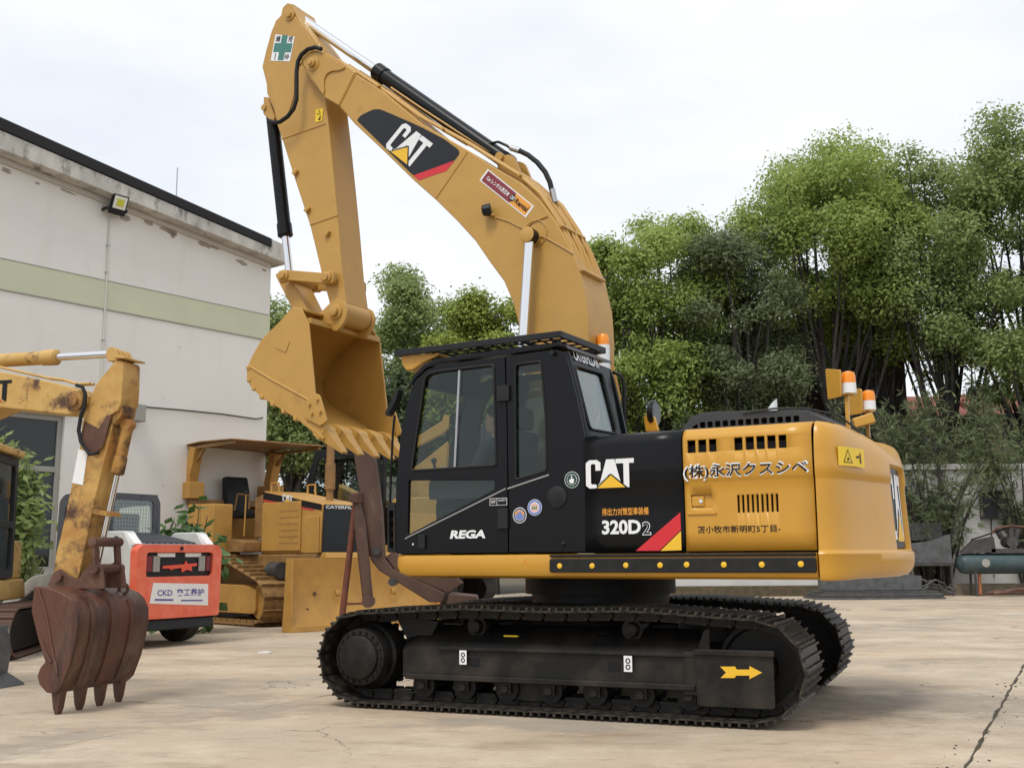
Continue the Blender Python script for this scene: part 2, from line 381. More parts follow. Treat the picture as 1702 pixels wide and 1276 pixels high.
def lettering(s, box, O, X, Y, mt, parent, lift, offset=0.0, name='lettering', shear=0.0, ref=None, label=None):
    """text fitted into box (x0,x1,y0,y1) of the frame O,X,Y"""
    v, f, bb = text_polys(s, offset)
    rb = text_polys(s, ref)[2] if ref is not None else bb
    sx = (box[1] - box[0]) / (rb[1] - rb[0]); sy = (box[3] - box[2]) / (rb[3] - rb[2])
    q = []
    for p in v:
        y = (p[1] - rb[2]) * sy; x = (p[0] - rb[0]) * sx + shear * y; q.append((box[0] + x, box[2] + y))
    return flat(name, q, f, O, X, Y, mt, parent, lift, label)
CAT_C = [(.075, 1), (.235, 1), (.31, .9), (.31, .62), (.205, .62), (.205, .82), (.18, .86), (.13, .86), (.105, .82), (.105, .18), (.13, .14), (.205, .14), (.25, .02), (.2, 0), (.075, 0), (0, .1), (0, .9)]
CAT_A = [(.43, 1), (.60, 1), (.735, .12), (.70, .12), (.55, .47), (.48, .47), (.36, .2), (.25, .12), (.275, .08)]
CAT_T = [(.625, 1), (1, 1), (1, .84), (.90, .84), (.90, 0), (.785, 0), (.785, .84), (.625, .84)]
def cat_logo(O, X, Y, parent, lift=0.002, letters='decal_white', tri='decal_yellow', back='decal_black'):
    f = [tuple(range(len(CAT_C))), tuple(range(len(CAT_C), len(CAT_C) + len(CAT_A))), tuple(range(len(CAT_C) + len(CAT_A), len(CAT_C) + len(CAT_A) + len(CAT_T)))]
    flat('lettering', CAT_C + CAT_A + CAT_T, f, O, X, Y, letters, parent, lift)
    if tri:
        flat('emblem_border', [(.185, -.03), (.885, -.03), (.525, .50)], [(0, 1, 2)], O, X, Y, back, parent, lift + 0.0015)
        flat('emblem_triangle', [(.24, .0), (.82, .0), (.525, .44)], [(0, 1, 2)], O, X, Y, tri, parent, lift + 0.003)

# ================================================================== GROUND (structure)
def concrete():
    m = bpy.data.materials.new('concrete'); m.use_nodes = True; n = m.node_tree.nodes; L = m.node_tree.links; b = n['Principled BSDF']
    g = n.new('ShaderNodeNewGeometry')
    def noise(sc, det=8, rough=0.6, stretch=None, rot=0.0):
        mpn = n.new('ShaderNodeMapping'); mpn.inputs['Scale'].default_value = stretch or (1, 1, 1); mpn.inputs['Rotation'].default_value = (0, 0, rot)
        L.new(g.outputs['Position'], mpn.inputs[0])
        z = n.new('ShaderNodeTexNoise'); z.inputs['Scale'].default_value = sc; z.inputs['Detail'].default_value = det; z.inputs['Roughness'].default_value = rough
        L.new(mpn.outputs[0], z.inputs['Vector']); return z.outputs['Fac']
    def rng(s, lo, hi, a=0.0, c=1.0):
        r = n.new('ShaderNodeMapRange'); r.inputs[1].default_value = lo; r.inputs[2].default_value = hi; r.inputs[3].default_value = a; r.inputs[4].default_value = c; L.new(s, r.inputs[0]); return r.outputs[0]
    def mix(fac, a, c):
        x = n.new('ShaderNodeMix'); x.data_type = 'RGBA'
        for i, q in ((6, a), (7, c)):
            if isinstance(q, tuple): x.inputs[i].default_value = (*q, 1)
            else: L.new(q, x.inputs[i])
        L.new(fac, x.inputs[0]); return x.outputs[2]
    c = mix(rng(noise(0.35), 0.38, 0.62), (0.53, 0.405, 0.285), (0.46, 0.39, 0.295))
    c = mix(rng(noise(0.9, 10, 0.7), 0.48, 0.7, 0, 0.8), c, (0.67, 0.57, 0.44))
    c = mix(rng(noise(0.55, 9, 0.7, (1, 2.2, 1), 0.5), 0.50, 0.68, 0, 0.85), c, (0.31, 0.235, 0.16))
    c = mix(rng(noise(2.3, 10, 0.75, (1.0, 2.5, 1), -0.4), 0.55, 0.70, 0, 0.7), c, (0.20, 0.15, 0.105))
    c = mix(rng(noise(14, 8, 0.7), 0.60, 0.75, 0, 0.4), c, (0.18, 0.14, 0.10))
    c = mix(rng(noise(70, 5, 0.75), 0.42, 0.66, 0, 0.34), c, (0.24, 0.19, 0.14))
    # mottled dark patch behind the machine, fading outward from its centre
    d = n.new('ShaderNodeVectorMath'); d.operation = 'DISTANCE'; d.inputs[1].default_value = (3.15, 9.3, 0); L.new(g.outputs['Position'], d.inputs[0])
    mm = n.new('ShaderNodeMath'); mm.operation = 'MULTIPLY'; L.new(rng(d.outputs['Value'], 0.3, 1.9, 1, 0), mm.inputs[0]); L.new(rng(noise(3.2, 10, 0.8), 0.42, 0.62), mm.inputs[1])
    mm2 = n.new('ShaderNodeMath'); mm2.operation = 'MULTIPLY'; mm2.inputs[1].default_value = .75; L.new(mm.outputs[0], mm2.inputs[0]); c = mix(mm2.outputs[0], c, (0.17, 0.135, 0.10))
    # damp grey patches with ragged rims
    c = mix(rng(noise(0.33, 12, 0.72, (1, 1.7, 1), 1.1), 0.52, 0.575, 0, 0.58), c, (0.28, 0.24, 0.195))
    # hairline cracks, only here and there
    wv = n.new('ShaderNodeTexVoronoi'); wv.feature = 'DISTANCE_TO_EDGE'; wv.inputs['Scale'].default_value = 0.42
    va = n.new('ShaderNodeVectorMath'); va.operation = 'ADD'; nv = n.new('ShaderNodeTexNoise'); nv.inputs['Scale'].default_value = 1.7; nv.inputs['Detail'].default_value = 8; L.new(g.outputs['Position'], nv.inputs['Vector'])
    L.new(g.outputs['Position'], va.inputs[0]); L.new(nv.outputs['Color'], va.inputs[1]); L.new(va.outputs[0], wv.inputs['Vector'])
    ck_ = n.new('ShaderNodeMath'); ck_.operation = 'MULTIPLY'; L.new(rng(wv.outputs['Distance'], 0.0015, 0.006, 1, 0), ck_.inputs[0]); L.new(rng(noise(0.5, 4), 0.5, 0.58, 0, 0.8), ck_.inputs[1])
    c = mix(ck_.outputs[0], c, (0.12, 0.095, 0.07))
    L.new(c, b.inputs['Base Color']); b.inputs['Roughness'].default_value = 0.82
    bp = n.new('ShaderNodeBump'); bp.inputs['Strength'].default_value = 0.22; bp.inputs['Distance'].default_value = 0.015
    L.new(noise(22, 9, 0.7), bp.inputs['Height']); L.new(bp.outputs[0], b.inputs['Normal']); M['concrete'] = m
concrete()
mat('joint_dirt', (0.075, 0.058, 0.04), 0.95, col2=(0.05, 0.048, 0.03), scale=9, bump=0.5, bscale=30)
gm = MB().add([(-600, -60, -0.03), (600, -60, -0.03), (600, 1500, -0.03), (-600, 1500, -0.03)], [(0, 1, 2, 3)])
ground = gm.build('ground', 'soil', None, smooth=False); ground['kind'] = 'structure'; ground['label'] = 'pale concrete yard with dirty joints between the slabs'
bed = MB().box(-26, 30, -3, 37.5, -0.029, -0.012).build('joint_bed', 'joint_dirt', ground, smooth=False)
# slabs follow the joint directions seen in the yard
_e1 = Vector((0.461, 0.887, 0)).normalized(); _e2 = Vector((_e1.y, -_e1.x, 0)); _rz = atan2(_e1.y, _e1.x)
SA, SB = 7.2, 5.5
rg = random.Random(3)
def slab_mesh(k):
    m = MB(); n = 44
    def edge(p, q, seed):
        r = random.Random(seed); return [(p[0] + (q[0] - p[0]) * i / n + r.uniform(-1, 1) * 0.011, p[1] + (q[1] - p[1]) * i / n + r.uniform(-1, 1) * 0.011) for i in range(n)]
    a, b = SA / 2 - 0.009, SB / 2 - 0.009
    P = edge((-a, -b), (a, -b), k) + edge((a, -b), (a, b), k + 9) + edge((a, b), (-a, b), k + 18) + edge((-a, b), (-a, -b), k + 27)
    m.prism(P, -0.028, 0.0, 'z'); return m
slab0 = [slab_mesh(31 * k).build('concrete_slab', 'concrete', ground, bev=0.006, seg=1, smooth=False) for k in range(3)]
first = [True] * 3
for i in range(-3, 6):
    for j in range(-6, 6):
        c = _e1 * (0.05 + SA * (i + 0.5)) + _e2 * (-0.736 + SB * (j + 0.5))
        if c.y < -4 or c.y > 35.5 or c.x < -17 or c.x > 25: continue
        if abs(c.x) > 6 + c.y * 0.6: continue
        k = rg.randrange(3)
        o = slab0[k] if first[k] else dup(slab0[k], ground)
        first[k] = False
        o.location = (c.x, c.y, rg.uniform(-0.004, 0.0)); o.rotation_euler = (0, 0, _rz + (pi if rg.random() < .5 else 0))

# ================================================================== MAIN EXCAVATOR
TU, TT = 0.515135, 0.401714
MX, MY = 0.789896, 10.110018
exc = empty('excavator', (MX, MY, 0), pi - TU)
tag(exc, 'large yellow and black tracked excavator with raised boom, parked in the middle of the yard', 'excavator')
LR = (0, 0, TU - TT)      # turn of the undercarriage against the upper structure
NX, NZ, NY = (-1, 0, 0), (0, 0, 1), (0, 1, 0)

# ---------------- undercarriage
ZC, RT, UE = 0.405, 0.36, 1.655         # sprocket / idler centre height, radius of the shoe plates, half wheelbase
def track_path():
    P = []
    n = 40
    for i in range(n + 1): P.append((UE - (2 * UE) * i / n * 1.0 + 0.0, 0.045))          # bottom run, front to rear
    P = [(UE - 2 * UE * i / n, 0.045) for i in range(n + 1)]
    for i in range(1, n): a = -pi / 2 - pi * i / n; P.append((-UE + RT * cos(a), ZC + RT * sin(a)))
    top = [(-UE, ZC + RT), (-0.75, 0.815), (0.0, 0.80), (0.65, 0.815), (UE, ZC + RT)]
    for i in range(n + 1):
        t = i / n; u = -UE + 2 * UE * t
        for k in range(4):
            if top[k][0] <= u <= top[k + 1][0] + 1e-6:
                w = (u - top[k][0]) / (top[k + 1][0] - top[k][0]); w = w * w * (3 - 2 * w) * 0.5 + w * 0.5
                P.append((u, top[k][1] + (top[k + 1][1] - top[k][1]) * w)); break
    for i in range(1, n): a = pi / 2 - pi * i / n; P.append((UE + RT * cos(a), ZC + RT * sin(a)))
    return P
TP = track_path()
seg = [hypot(TP[(i + 1) % len(TP)][0] - TP[i][0], TP[(i + 1) % len(TP)][1] - TP[i][1]) for i in range(len(TP))]
TLEN = sum(seg); NSH = 46; PITCH = TLEN / NSH
def along(d):
    d %= TLEN
    for i, s in enumerate(seg):
        if d <= s:
            a = TP[i]; b = TP[(i + 1) % len(TP)]; t = d / s; return a[0] + (b[0] - a[0]) * t, a[1] + (b[1] - a[1]) * t
        d -= s
    return TP[0]
def shoe_mesh(w=0.8, pt=PITCH):
    m = MB(); h = pt / 2
    # plate with an overlapping rear lip, three grouser bars (local +z is outward)
    m.prism([(-h + .002, -.006), (h * .8, -.006), (h + .012, .004), (h + .006, .012), (h * .75, .006), (-h + .002, .006)], -w / 2, w / 2)
    for x, t in ((-h * .72, .013), (0.0, .013), (h * .72, .013)):
        m.prism([(x - t, .0045), (x + t, .0045), (x + t * .55, .032), (x - t * .55, .032)], -w / 2 - .002, w / 2 + .002)
    for y in (-.095, .095):
        m.prism([(-h * 1.05, -.045), (-h * .8, -.085), (h * .8, -.085), (h * 1.05, -.045), (h * .9, -.0065), (-h * .9, -.0065)], y - .022, y + .022)
    return m
for sgn, nm in ((1, 'near'), (-1, 'far')):
    yc = 1.1 * sgn
    fr = MB()
    def sec(u, zt=0.53, zb=0.245, vo=1.34):
        return [(u, yc + (vo - 1.1) * sgn, zb), (u, yc + (vo - 1.1) * sgn, zt - .04), (u, yc + (vo - 1.13) * sgn, zt), (u, yc - .02 * sgn, .66), (u, yc - .2 * sgn, .66), (u, yc - .2 * sgn, zb)]
    fr.loft([sec(1.30, .50), sec(1.22, .53), sec(-1.20, .53)])
    fr.loft([[(u, yc + (.245) * sgn, z0), (u, yc + (.275) * sgn, z0), (u, yc + .275 * sgn, z0 + .045), (u, yc + .245 * sgn, z0 + .045)] for u in (1.26, -1.19) for z0 in (.235,)])
    fr.loft([[(u, yc + (.243) * sgn, z0), (u, yc + (.268) * sgn, z0), (u, yc + .268 * sgn, z0 + .03), (u, yc + .243 * sgn, z0 + .03)] for u in (.95, -1.19) for z0 in (.474,)])
    # idler yoke cheek and its long guard plate
    fr.prism(fillet([(-1.205, .13), (-1.78, .13), (-1.78, .50), (-1.74, .54), (-1.205, .54)], .03), yc + .262 * sgn, yc + .31 * sgn)
    fr.prism([(-1.205, .50), (-1.79, .50), (-1.79, .545), (-1.205, .545)], yc + .312 * sgn, yc + .335 * sgn)
    fr.box(-1.70, -1.10, *sorted((yc + .10 * sgn, yc + .262 * sgn)), .20, .52)
    fr.prism([(.52, .24), (.42, .09), (-.05, .09), (-.15, .24)], yc + .12 * sgn, yc + .17 * sgn)
    # sprocket-side gusset
    fr.prism([(1.30, .50), (1.42, .70), (1.36, .73), (1.02, .70), (1.1, .56)], yc + .0 * sgn, yc + .12 * sgn)
    fo = fr.build('track_frame', 'dusty_black', exc, bev=.008, rot=LR)
    ro = None
    for k in range(7):
        u = 1.12 - k * 0.375
        if ro is None:
            ro = MB().lathe([(-.2, .06), (-.2, .10), (-.13, .10), (-.13, .085), (.13, .085), (.13, .10), (.2, .10), (.2, .06)], (0, 0, 0), (0, 1, 0), 20)
            ro.lathe([(-.25, .03), (.25, .03)], (0, 0, 0), (0, 1, 0), 10); ro.box(-.05, .05, .205, .235, -.03, .12)
            ro = ro.build('track_roller', 'track_black', fo, loc=(u, yc, .185))
        else: dup(ro, fo, (u, yc, .185))
    for u in (.68, -.66):
        c = MB().lathe([(-.12, .07), (-.12, .085), (.1, .085), (.1, .06), (.16, .05), (.17, .02)], (0, 0, 0), (0, sgn, 0), 20); c.box(-.05, .05, -.16, -.1, -.2, .04)
        c.build('carrier_roller', 'track_black', fo, loc=(u, yc, .66))
    # sprocket with teeth, final drive hub
    sp = MB(); T = []
    for i in range(84):
        a = 2 * pi * i / 84; r = .305 if (i % 4) in (0, 1) else .265; T.append((r * cos(a), r * sin(a)))
    sp.prism(T, -.03, .03)
    spo = sp.build('sprocket', 'track_black', exc, rot=LR, loc=Matrix.Rotation(LR[2], 3, 'Z') @ Vector((UE, yc, ZC)))
    hb = MB().lathe([(.02, .29), (.06, .29), (.10, .285), (.20, .275), (.22, .255), (.30, .245), (.335, .23), (.345, .185), (.375, .178), (.385, .16), (.387, .01)], (0, 0, 0), (0, sgn, 0), 40)
    hub = hb.build('hub', 'track_black', spo)
    if sgn > 0:
        bo = None
        for i in range(20):
            a = 2 * pi * i / 20; p = (.207 * cos(a), .34, .207 * sin(a))
            if bo is None: bo = MB().cyl((0, 0, 0), (0, .018, 0), .013, n=6).build('hub_bolt', 'dusty_black', spo, loc=p)
            else: dup(bo, spo, p)
    idl = MB().lathe([(-.06, .28), (-.085, .30), (-.085, .315), (-.045, .315), (-.045, .335), (.045, .335), (.045, .315), (.085, .315), (.085, .30), (.06, .28), (.06, .12), (.14, .11), (.14, .05)], (0, 0, 0), (0, sgn, 0), 40)
    idl.build('idler_wheel', 'track_black', exc, rot=LR, loc=Matrix.Rotation(LR[2], 3, 'Z') @ Vector((-UE, yc, ZC)))
    # the shoes
    ch = MB()
    for i in range(NSH):
        u, z = along(i * PITCH); u2, z2 = along((i + 1) * PITCH); be = atan2(-(z2 - z), u2 - u); iu, iz = -sin(be) * .045, -cos(be) * .045
        ch.cyl((u + iu, yc - .15, z + iz), (u + iu, yc + .15, z + iz), .022, n=8)
    cho = ch.build('track_chain', 'track_black', exc, rot=LR)
    sh = None
    for i in range(NSH):
        u, z = along(i * PITCH); u2, z2 = along((i + 1) * PITCH)
        a = atan2(-(z2 - z), (u2 - u)); px, pz = (u + u2) / 2, (z + z2) / 2
        # rotation about y so that local x runs along the chain and local z points away from the wheels
        rot = (0, atan2(-(z2 - z), u2 - u), 0)
        if sh is None: sh = shoe_mesh().build('track_shoe', 'shoe_black', cho, smooth=False, loc=(px, yc, pz), rot=rot)
        else: dup(sh, cho, (px, yc, pz), rot)
    if sgn > 0:
        X, Y, N = NX, NZ, NY
        ar = [(-1.39,0.423),(-1.5,0.427),(-1.513,0.406),(-1.605,0.409),(-1.606,0.434),(-1.695,0.39),(-1.602,0.341),(-1.603,0.366),(-1.507,0.363),(-1.493,0.345),(-1.391,0.342),(-1.432,0.382)]
        flat('arrow_mark', [(-p[0], p[1]) for p in ar], [tuple(range(len(ar)))], (0, yc + .313, 0), X, Y, 'decal_yellow', fo, .002)
        for (x0, x1, y0, y1) in ((766, 778, 1080, 1103), (1039, 1052, 1089, 1115)):
            q = [(0.757,0.368),(0.692,0.48),(-0.639,0.357),(-0.705,0.476)]
            q = q[0:2] if x0 < 900 else q[2:4]
            (a0, b0), (a1, b1) = q
            pl = flat('hook_label', [(-a0, b0), (-a1, b0), (-a1, b1), (-a0, b1)], [(0, 1, 2, 3)], (0, yc + .27, 0), X, Y, 'decal_white', fo, .003)
            cxm = -(a0 + a1) / 2; h = b1 - b0
            for cc, rr in ((b0 + h * .3, h * .17), (b0 + h * .68, h * .17)):
                o_ = circle((cxm, cc), rr, 16); i_ = circle((cxm, cc), rr * .55, 16)
                flat('label_print', o_ + i_, [(k, (k + 1) % 16, (k + 1) % 16 + 16, k + 16) for k in range(16)], (0, yc + .27, 0), X, Y, 'decal_black', fo, .0045)
        for uu in [(0.638,0.386),(-0.553,0.386)]:
            MB().box(uu[0] - .05, uu[0] + .05, yc + .241, yc + .2425, uu[1] - .035, uu[1] + .035).build('tie_slot', 'decal_black', fo, smooth=False)
        for uu in (.47, -.42):
            MB().cyl((uu, yc + .065, .609), (uu, yc + .0655, .612), .07, n=20).build('mud_port', 'decal_black', fo, rot=(0, 0, 0))
        MB().box(.30, .42, yc + .10, yc + .14, .586, .598).build('grease_tag', 'label_yellow', fo, rot=(0, 0, 0))
# car body between the tracks
cb = MB()
cb.prism(fillet([(.75, -.6), (1.0, -.92), (.55, -.95), (.3, -.75), (-.3, -.75), (-.55, -.95), (-1.0, -.92), (-.75, -.6), (-.75, .6), (-1.0, .92), (-.55, .95), (-.3, .75), (.3, .75), (.55, .95), (1.0, .92), (.75, .6)], .1), .42, .70, 'z')
cb.build('car_body', 'track_black', exc, bev=.02, rot=LR)
MB().lathe([(.70, .60), (.70, .68), (.76, .68), (.76, .62), (.90, .62), (.90, .68), (1.045, .68), (1.045, .6)], (0, 0, 0), (0, 0, 1), 48).build('swing_bearing', 'track_black', exc)

# ---------------- platform, rub strip
pf = MB()
prof = [(1.10, 1.06), (1.28, 1.055), (1.318, 1.075), (1.335, 1.11), (1.335, 1.215), (1.325, 1.245), (1.29, 1.25), (1.10, 1.25)]
pf.loft([[(u, v - .06 * k, max(z, 1.25 - (1.25 - 1.055) * (1 - .85 * k))) for v, z in prof] for u, k in ((1.34, 1.0), (1.325, .55), (1.29, .22), (1.22, 0.0), (-2.312, 0.0))])
pf.loft([[(u, v, z) for v, z in prof] for u in (1.34, 1.2955)]) if False else None
pf.loft([[(u, -v, z) for v, z in prof] for u in (1.20, -2.312)])
pf.build('side_sill', 'cat_yellow', exc, bev=.01)
MB().box(1.26, -2.30, -1.095, 1.095, 1.056, 1.20).build('platform', 'black_frame', exc, bev=.01)
rs = MB()
(ra, rz0), (rb, rz1) = [(-0.192,1.104),(-2.309,1.211)]
rs.prism(fillet([(ra, rz0), (rb, rz0), (rb, rz1), (ra, rz1)], .02), 1.3345, 1.362)
rub = rs.build('rub_strip', 'black_rubber', exc, bev=.008)
MB().box(rb, ra, 1.3351, 1.357, rz1 + .012, rz1 + .033).build('strip_cap', 'black_rubber', exc, bev=.006)
sd = None
for px in [(-0.287,1.155),(-0.571,1.155),(-0.857,1.159),(-1.138,1.159),(-1.349,1.163),(-1.637,1.162),(-1.92,1.162),(-2.202,1.165)]:
    if sd is None: sd = MB().lathe([(0, .022), (.006, .021), (.009, .014), (.0095, .002)], (0, 0, 0), (0, 1, 0), 14).build('stud', 'decal_yellow', rub, loc=(px[0], 1.362, px[1]))
    else: dup(sd, rub, (px[0], 1.362, px[1]))
# red cross-hair mark on the sill
(cu_, cz_), = [(0.039,1.18)]
flat('centre_mark', [(-.004, -.035), (.004, -.035), (.004, .035), (-.004, .035), (-.035, -.004), (.035, -.004), (.035, .004), (-.035, .004), (-.016, 0), (0, -.016), (.016, 0), (0, .016)], [(0, 1, 2, 3), (4, 5, 6, 7), (8, 9, 10, 11)], (cu_, 1.3362, cz_), NX, NZ, 'decal_orange', exc, .001)

# ---------------- black panel behind the cab and the yellow engine door
def shoulder(z, base=1.33):
    if z <= 1.770: return base, z
    if z <= 1.80: return base + .016 * (z - 1.77) / .03, z
    if z <= 2.085: return base + .016, z
    if z <= 2.4: a = (z - 2.085) / .1; a = min(a, pi / 2); return base + .016 - .1 + .1 * cos(a), 2.085 + .1 * sin(a)
    return base + .016 - .1 - (z - 2.4), 2.187
ZS = [1.262, 1.4, 1.55, 1.768, 1.785, 1.80, 1.9, 2.0] + [2.085 + .0157 * i for i in range(11)] + [2.45, 2.7, 3.0]
bp_ = holegrid([-.503, -.7, -.9, -1.1, -1.328], ZS, [], lambda u, z: (u, shoulder(z)[0] - .0, shoulder(z)[1] - (.0 if u < -.6 else .0)))
panel = bp_.build('side_panel', 'black_paint', exc)
so = panel.modifiers.new('solid', 'SOLIDIFY'); so.thickness = .02; so.offset = -1
slots = []
for a, b in ((1142, 1155), (1160, 1173), (1178, 1190)):
    slots.append((a, b, 742, 718))
for a, b in ((1220, 1233), (1239, 1252), (1257, 1270), (1275, 1288), (1294, 1306)):
    slots.append((a, b, 739, 712))
SL = [(-1.376,2.044),(-1.442,2.15),(-1.462,2.04),(-1.527,2.145),(-1.547,2.035),(-1.607,2.14),(-1.743,2.038),(-1.807,2.155),(-1.829,2.033),(-1.893,2.149),(-1.911,2.028),(-1.974,2.144),(-1.992,2.024),(-2.055,2.139),(-2.076,2.019),(-2.134,2.134)]
rects = [(SL[i + 1][0], SL[i][0], 1.995, 2.092) for i in range(0, len(SL), 2)]
GR = [(-1.745,1.537),(-2.051,1.668)]
gx0, gx1 = GR[1][0], GR[0][0]; gz0, gz1 = GR[0][1], GR[1][1]
w9 = (gx1 - gx0) / 17
rects += [(gx0 + 2 * k * w9, gx0 + (2 * k + 1) * w9, gz0, gz1) for k in range(9)]
HD = [(-1.388,1.582),(-1.556,1.68)]
hx0, hx1, hz0, hz1 = HD[1][0], HD[0][0], HD[0][1], HD[1][1]
rects.append((hx0, hx1, hz0, hz1))
US = [-1.340, -2.312] + [r[0] for r in rects] + [r[1] for r in rects]
dz = ZS + [r[2] for r in rects] + [r[3] for r in rects]
door = holegrid(US, dz, rects, lambda u, z: (u, shoulder(z)[0], shoulder(z)[1])).build('engine_door', 'cat_yellow', exc)
so = door.modifiers.new('solid', 'SOLIDIFY'); so.thickness = .025; so.offset = -1
MB().box(-.55, -2.30, -1.0, 1.27, 1.22, 2.06).build('engine_bay', 'interior', exc, smooth=False)
lt = MB().box(hx0, hx1, 1.285, 1.31, hz0, hz1).build('latch_recess', 'cat_yellow', door, bev=.004)
MB().prism(fillet(rect(hx0 + .07, hx1 - .005, hz0 + .012, hz1 - .012), .01), 1.311, 1.327).build('latch_paddle', 'cat_yellow', door, bev=.004)
MB().cyl((hx0 + .09, 1.327, (hz0 + hz1) / 2), (hx0 + .09, 1.335, (hz0 + hz1) / 2), .014, n=14).build('lock', 'chrome', door)
MB().box(hx0 - .03, hx1 + .03, 1.3305, 1.342, hz0 - .05, hz0 - .035).build('latch_lip', 'cat_yellow', door, bev=.004)
# far side covers and top deck so the upper body is closed from every side
MB().loft([[(u, -v, z) for v, z in [shoulder(z_) for z_ in ZS]] for u in (.9, -2.312)], closed=False, caps=False).build('right_side_panel', 'cat_yellow', exc)
MB().box(-.53, -2.30, -.95, .98, 2.165, 2.182).build('top_deck', 'black_frame', exc)
MB().box(.895, .87, -1.33, -.45, 1.25, 2.18).build('storage_front', 'cat_yellow', exc, bev=.01)

def on_side(box_px):      # (u0,z0) bottom-left, (u1,z1) top-right in the side plane -> box in the frame (-u, z)
    (u0, z0), (u1, z1) = box_px; return (-u0, -u1, z0, z1)
O133, O1346 = (0, 1.33, 0), (0, 1.346, 0)
(c0, d0), (c1, d1) = [(-0.524,1.757),(-0.937,1.98)]
cat_logo((c0, 1.346, d0), (c1 - c0, 0, 0), (0, 0, d1 - d0), panel, .003)
lettering('排出力对策型車装備', on_side([(-0.651,1.541),(-1.043,1.6)]), O133, NX, NZ, 'decal_orange', panel, .003, .012)
b320 = on_side([(-0.648,1.396),(-0.976,1.506)])
lettering('320D', b320, O133, NX, NZ, 'decal_white', panel, .003, .035)
b2 = on_side([(-0.987,1.386),(-1.06,1.49)])
lettering('2', b2, O133, NX, NZ, 'decal_white', panel, .003, .035, ref=.035)
lettering('2', (b2[0] + .006, b2[1] - .006, b2[2] + .006, b2[3] - .006), O133, NX, NZ, 'decal_black', panel, .0045, .005)
q = [(-0.929,1.268),(-1.3,1.553),(-1.301,1.422),(-1.122,1.267)]
flat('stripe', [(-a, b) for a, b in q], [(0, 3, 2, 1)], O133, NX, NZ, 'decal_red', panel, .003)
q = [(-1.132,1.266),(-1.301,1.413),(-1.301,1.27)]
flat('stripe', [(-a, b) for a, b in q], [(0, 2, 1)], O133, NX, NZ, 'decal_yellow', panel, .003)
bx = on_side([(-1.338,1.782),(-2.289,1.912)])
NM = '(株)永沢クスシベ'
# the name steps up slightly to the rear, white keyline under black strokes
lettering(NM, bx, (0, 1.347, 0), NX, NZ, 'decal_white', door, .002, .034, ref=.034)
lettering(NM, (bx[0] + .012, bx[1] - .012, bx[2] + .012, bx[3] - .012), (0, 1.347, 0), NX, NZ, 'decal_black', door, .004, .012)
lettering('苫小牧市新明町5丁目-', on_side([(-1.433,1.393),(-2.059,1.447)]), O133, NX, NZ, 'decal_black', door, .003, .012)

# ---------------- counterweight
def cw_plan():
    P = []; R = 2.685; B = ((-2.328, 1.345), (-2.49, 1.345), (-2.525, .99), (-2.6124, .62))
    for i in range(18):        # long rounded flank easing into the tail arc
        t = i / 18; P.append(tuple(B[0][k] * (1 - t) ** 3 + 3 * B[1][k] * t * (1 - t) ** 2 + 3 * B[2][k] * t * t * (1 - t) + B[3][k] * t ** 3 for k in (0, 1)))
    for v in (.62, .56, .5, .45, .4, .34, .29, .27, .2, .1, 0): P.append((-sqrt(R * R - v * v), v))
    Q = P + [(a, -b) for a, b in reversed(P[:-1])]
    return Q
PL = cw_plan()
CZ = [(1.047, .34), (1.049, .15), (1.054, .095), (1.063, .062), (1.077, .034), (1.098, .010), (1.128, -.008), (1.17, -.018), (1.235, -.02), (1.25, -.012), (1.262, .0), (1.275, .002), (1.5, .004), (1.76, .006), (1.775, .006), (1.80, -.006), (1.86, -.006), (1.90, -.004), (1.93, .0), (1.97, .008), (2.01, .026), (2.05, .06), (2.09, .115), (2.12, .18), (2.145, .26), (2.165, .36), (2.178, .48), (2.187, .64)]
def cw_ring(z, off):
    ring = []; n = len(PL)
    for i, (u, v) in enumerate(PL):
        a = Vector(PL[max(0, i - 1)]); b = Vector(PL[min(n - 1, i + 1)]); t = (b - a).normalized(); nn = Vector((t.y, -t.x))    # outward: to the rear
        if nn.dot(Vector((u + 1.0, v))) < 0: nn = -nn
        rear = max(0.0, min(1.0, (1.325 - abs(v)) / .75)); rear = rear * rear * (3 - 2 * rear); o = off
        rt = max(0.0, min(1.0, (1.08 - abs(v)) / 1.08)) ** 1.8
        if z > 1.93: o = off * (.16 + .84 * rt)
        if z < 1.18: o = off * (.12 + .88 * rear)
        if 1.262 < z < 1.925 and abs(v) <= .275: o = off + .06
        o += .03 * rear * max(0.0, min(1.0, (z - 1.26) / .70))
        ring.append((min(u - nn.x * o, -2.328), v - nn.y * o, z))
    return ring
def cw_z(z, i):
    return z
rings = [cw_ring(z, o) for z, o in CZ]
cw = MB(); n = len(PL)
cw.loft(rings, closed=False, caps=False)
# front closing wall, bottom and top
fr_ = [r[0] for r in rings]; bk_ = [r[-1] for r in rings]
cw.add(fr_ + bk_, [(i, i + 1, i + 1 + len(fr_), i + len(fr_)) for i in range(len(fr_) - 1)])
cw.add(rings[0], [tuple(range(n))]); cw.add(rings[-1], [tuple(range(n))])
cwo = cw.build('counterweight', 'cat_yellow', exc, ang=30)
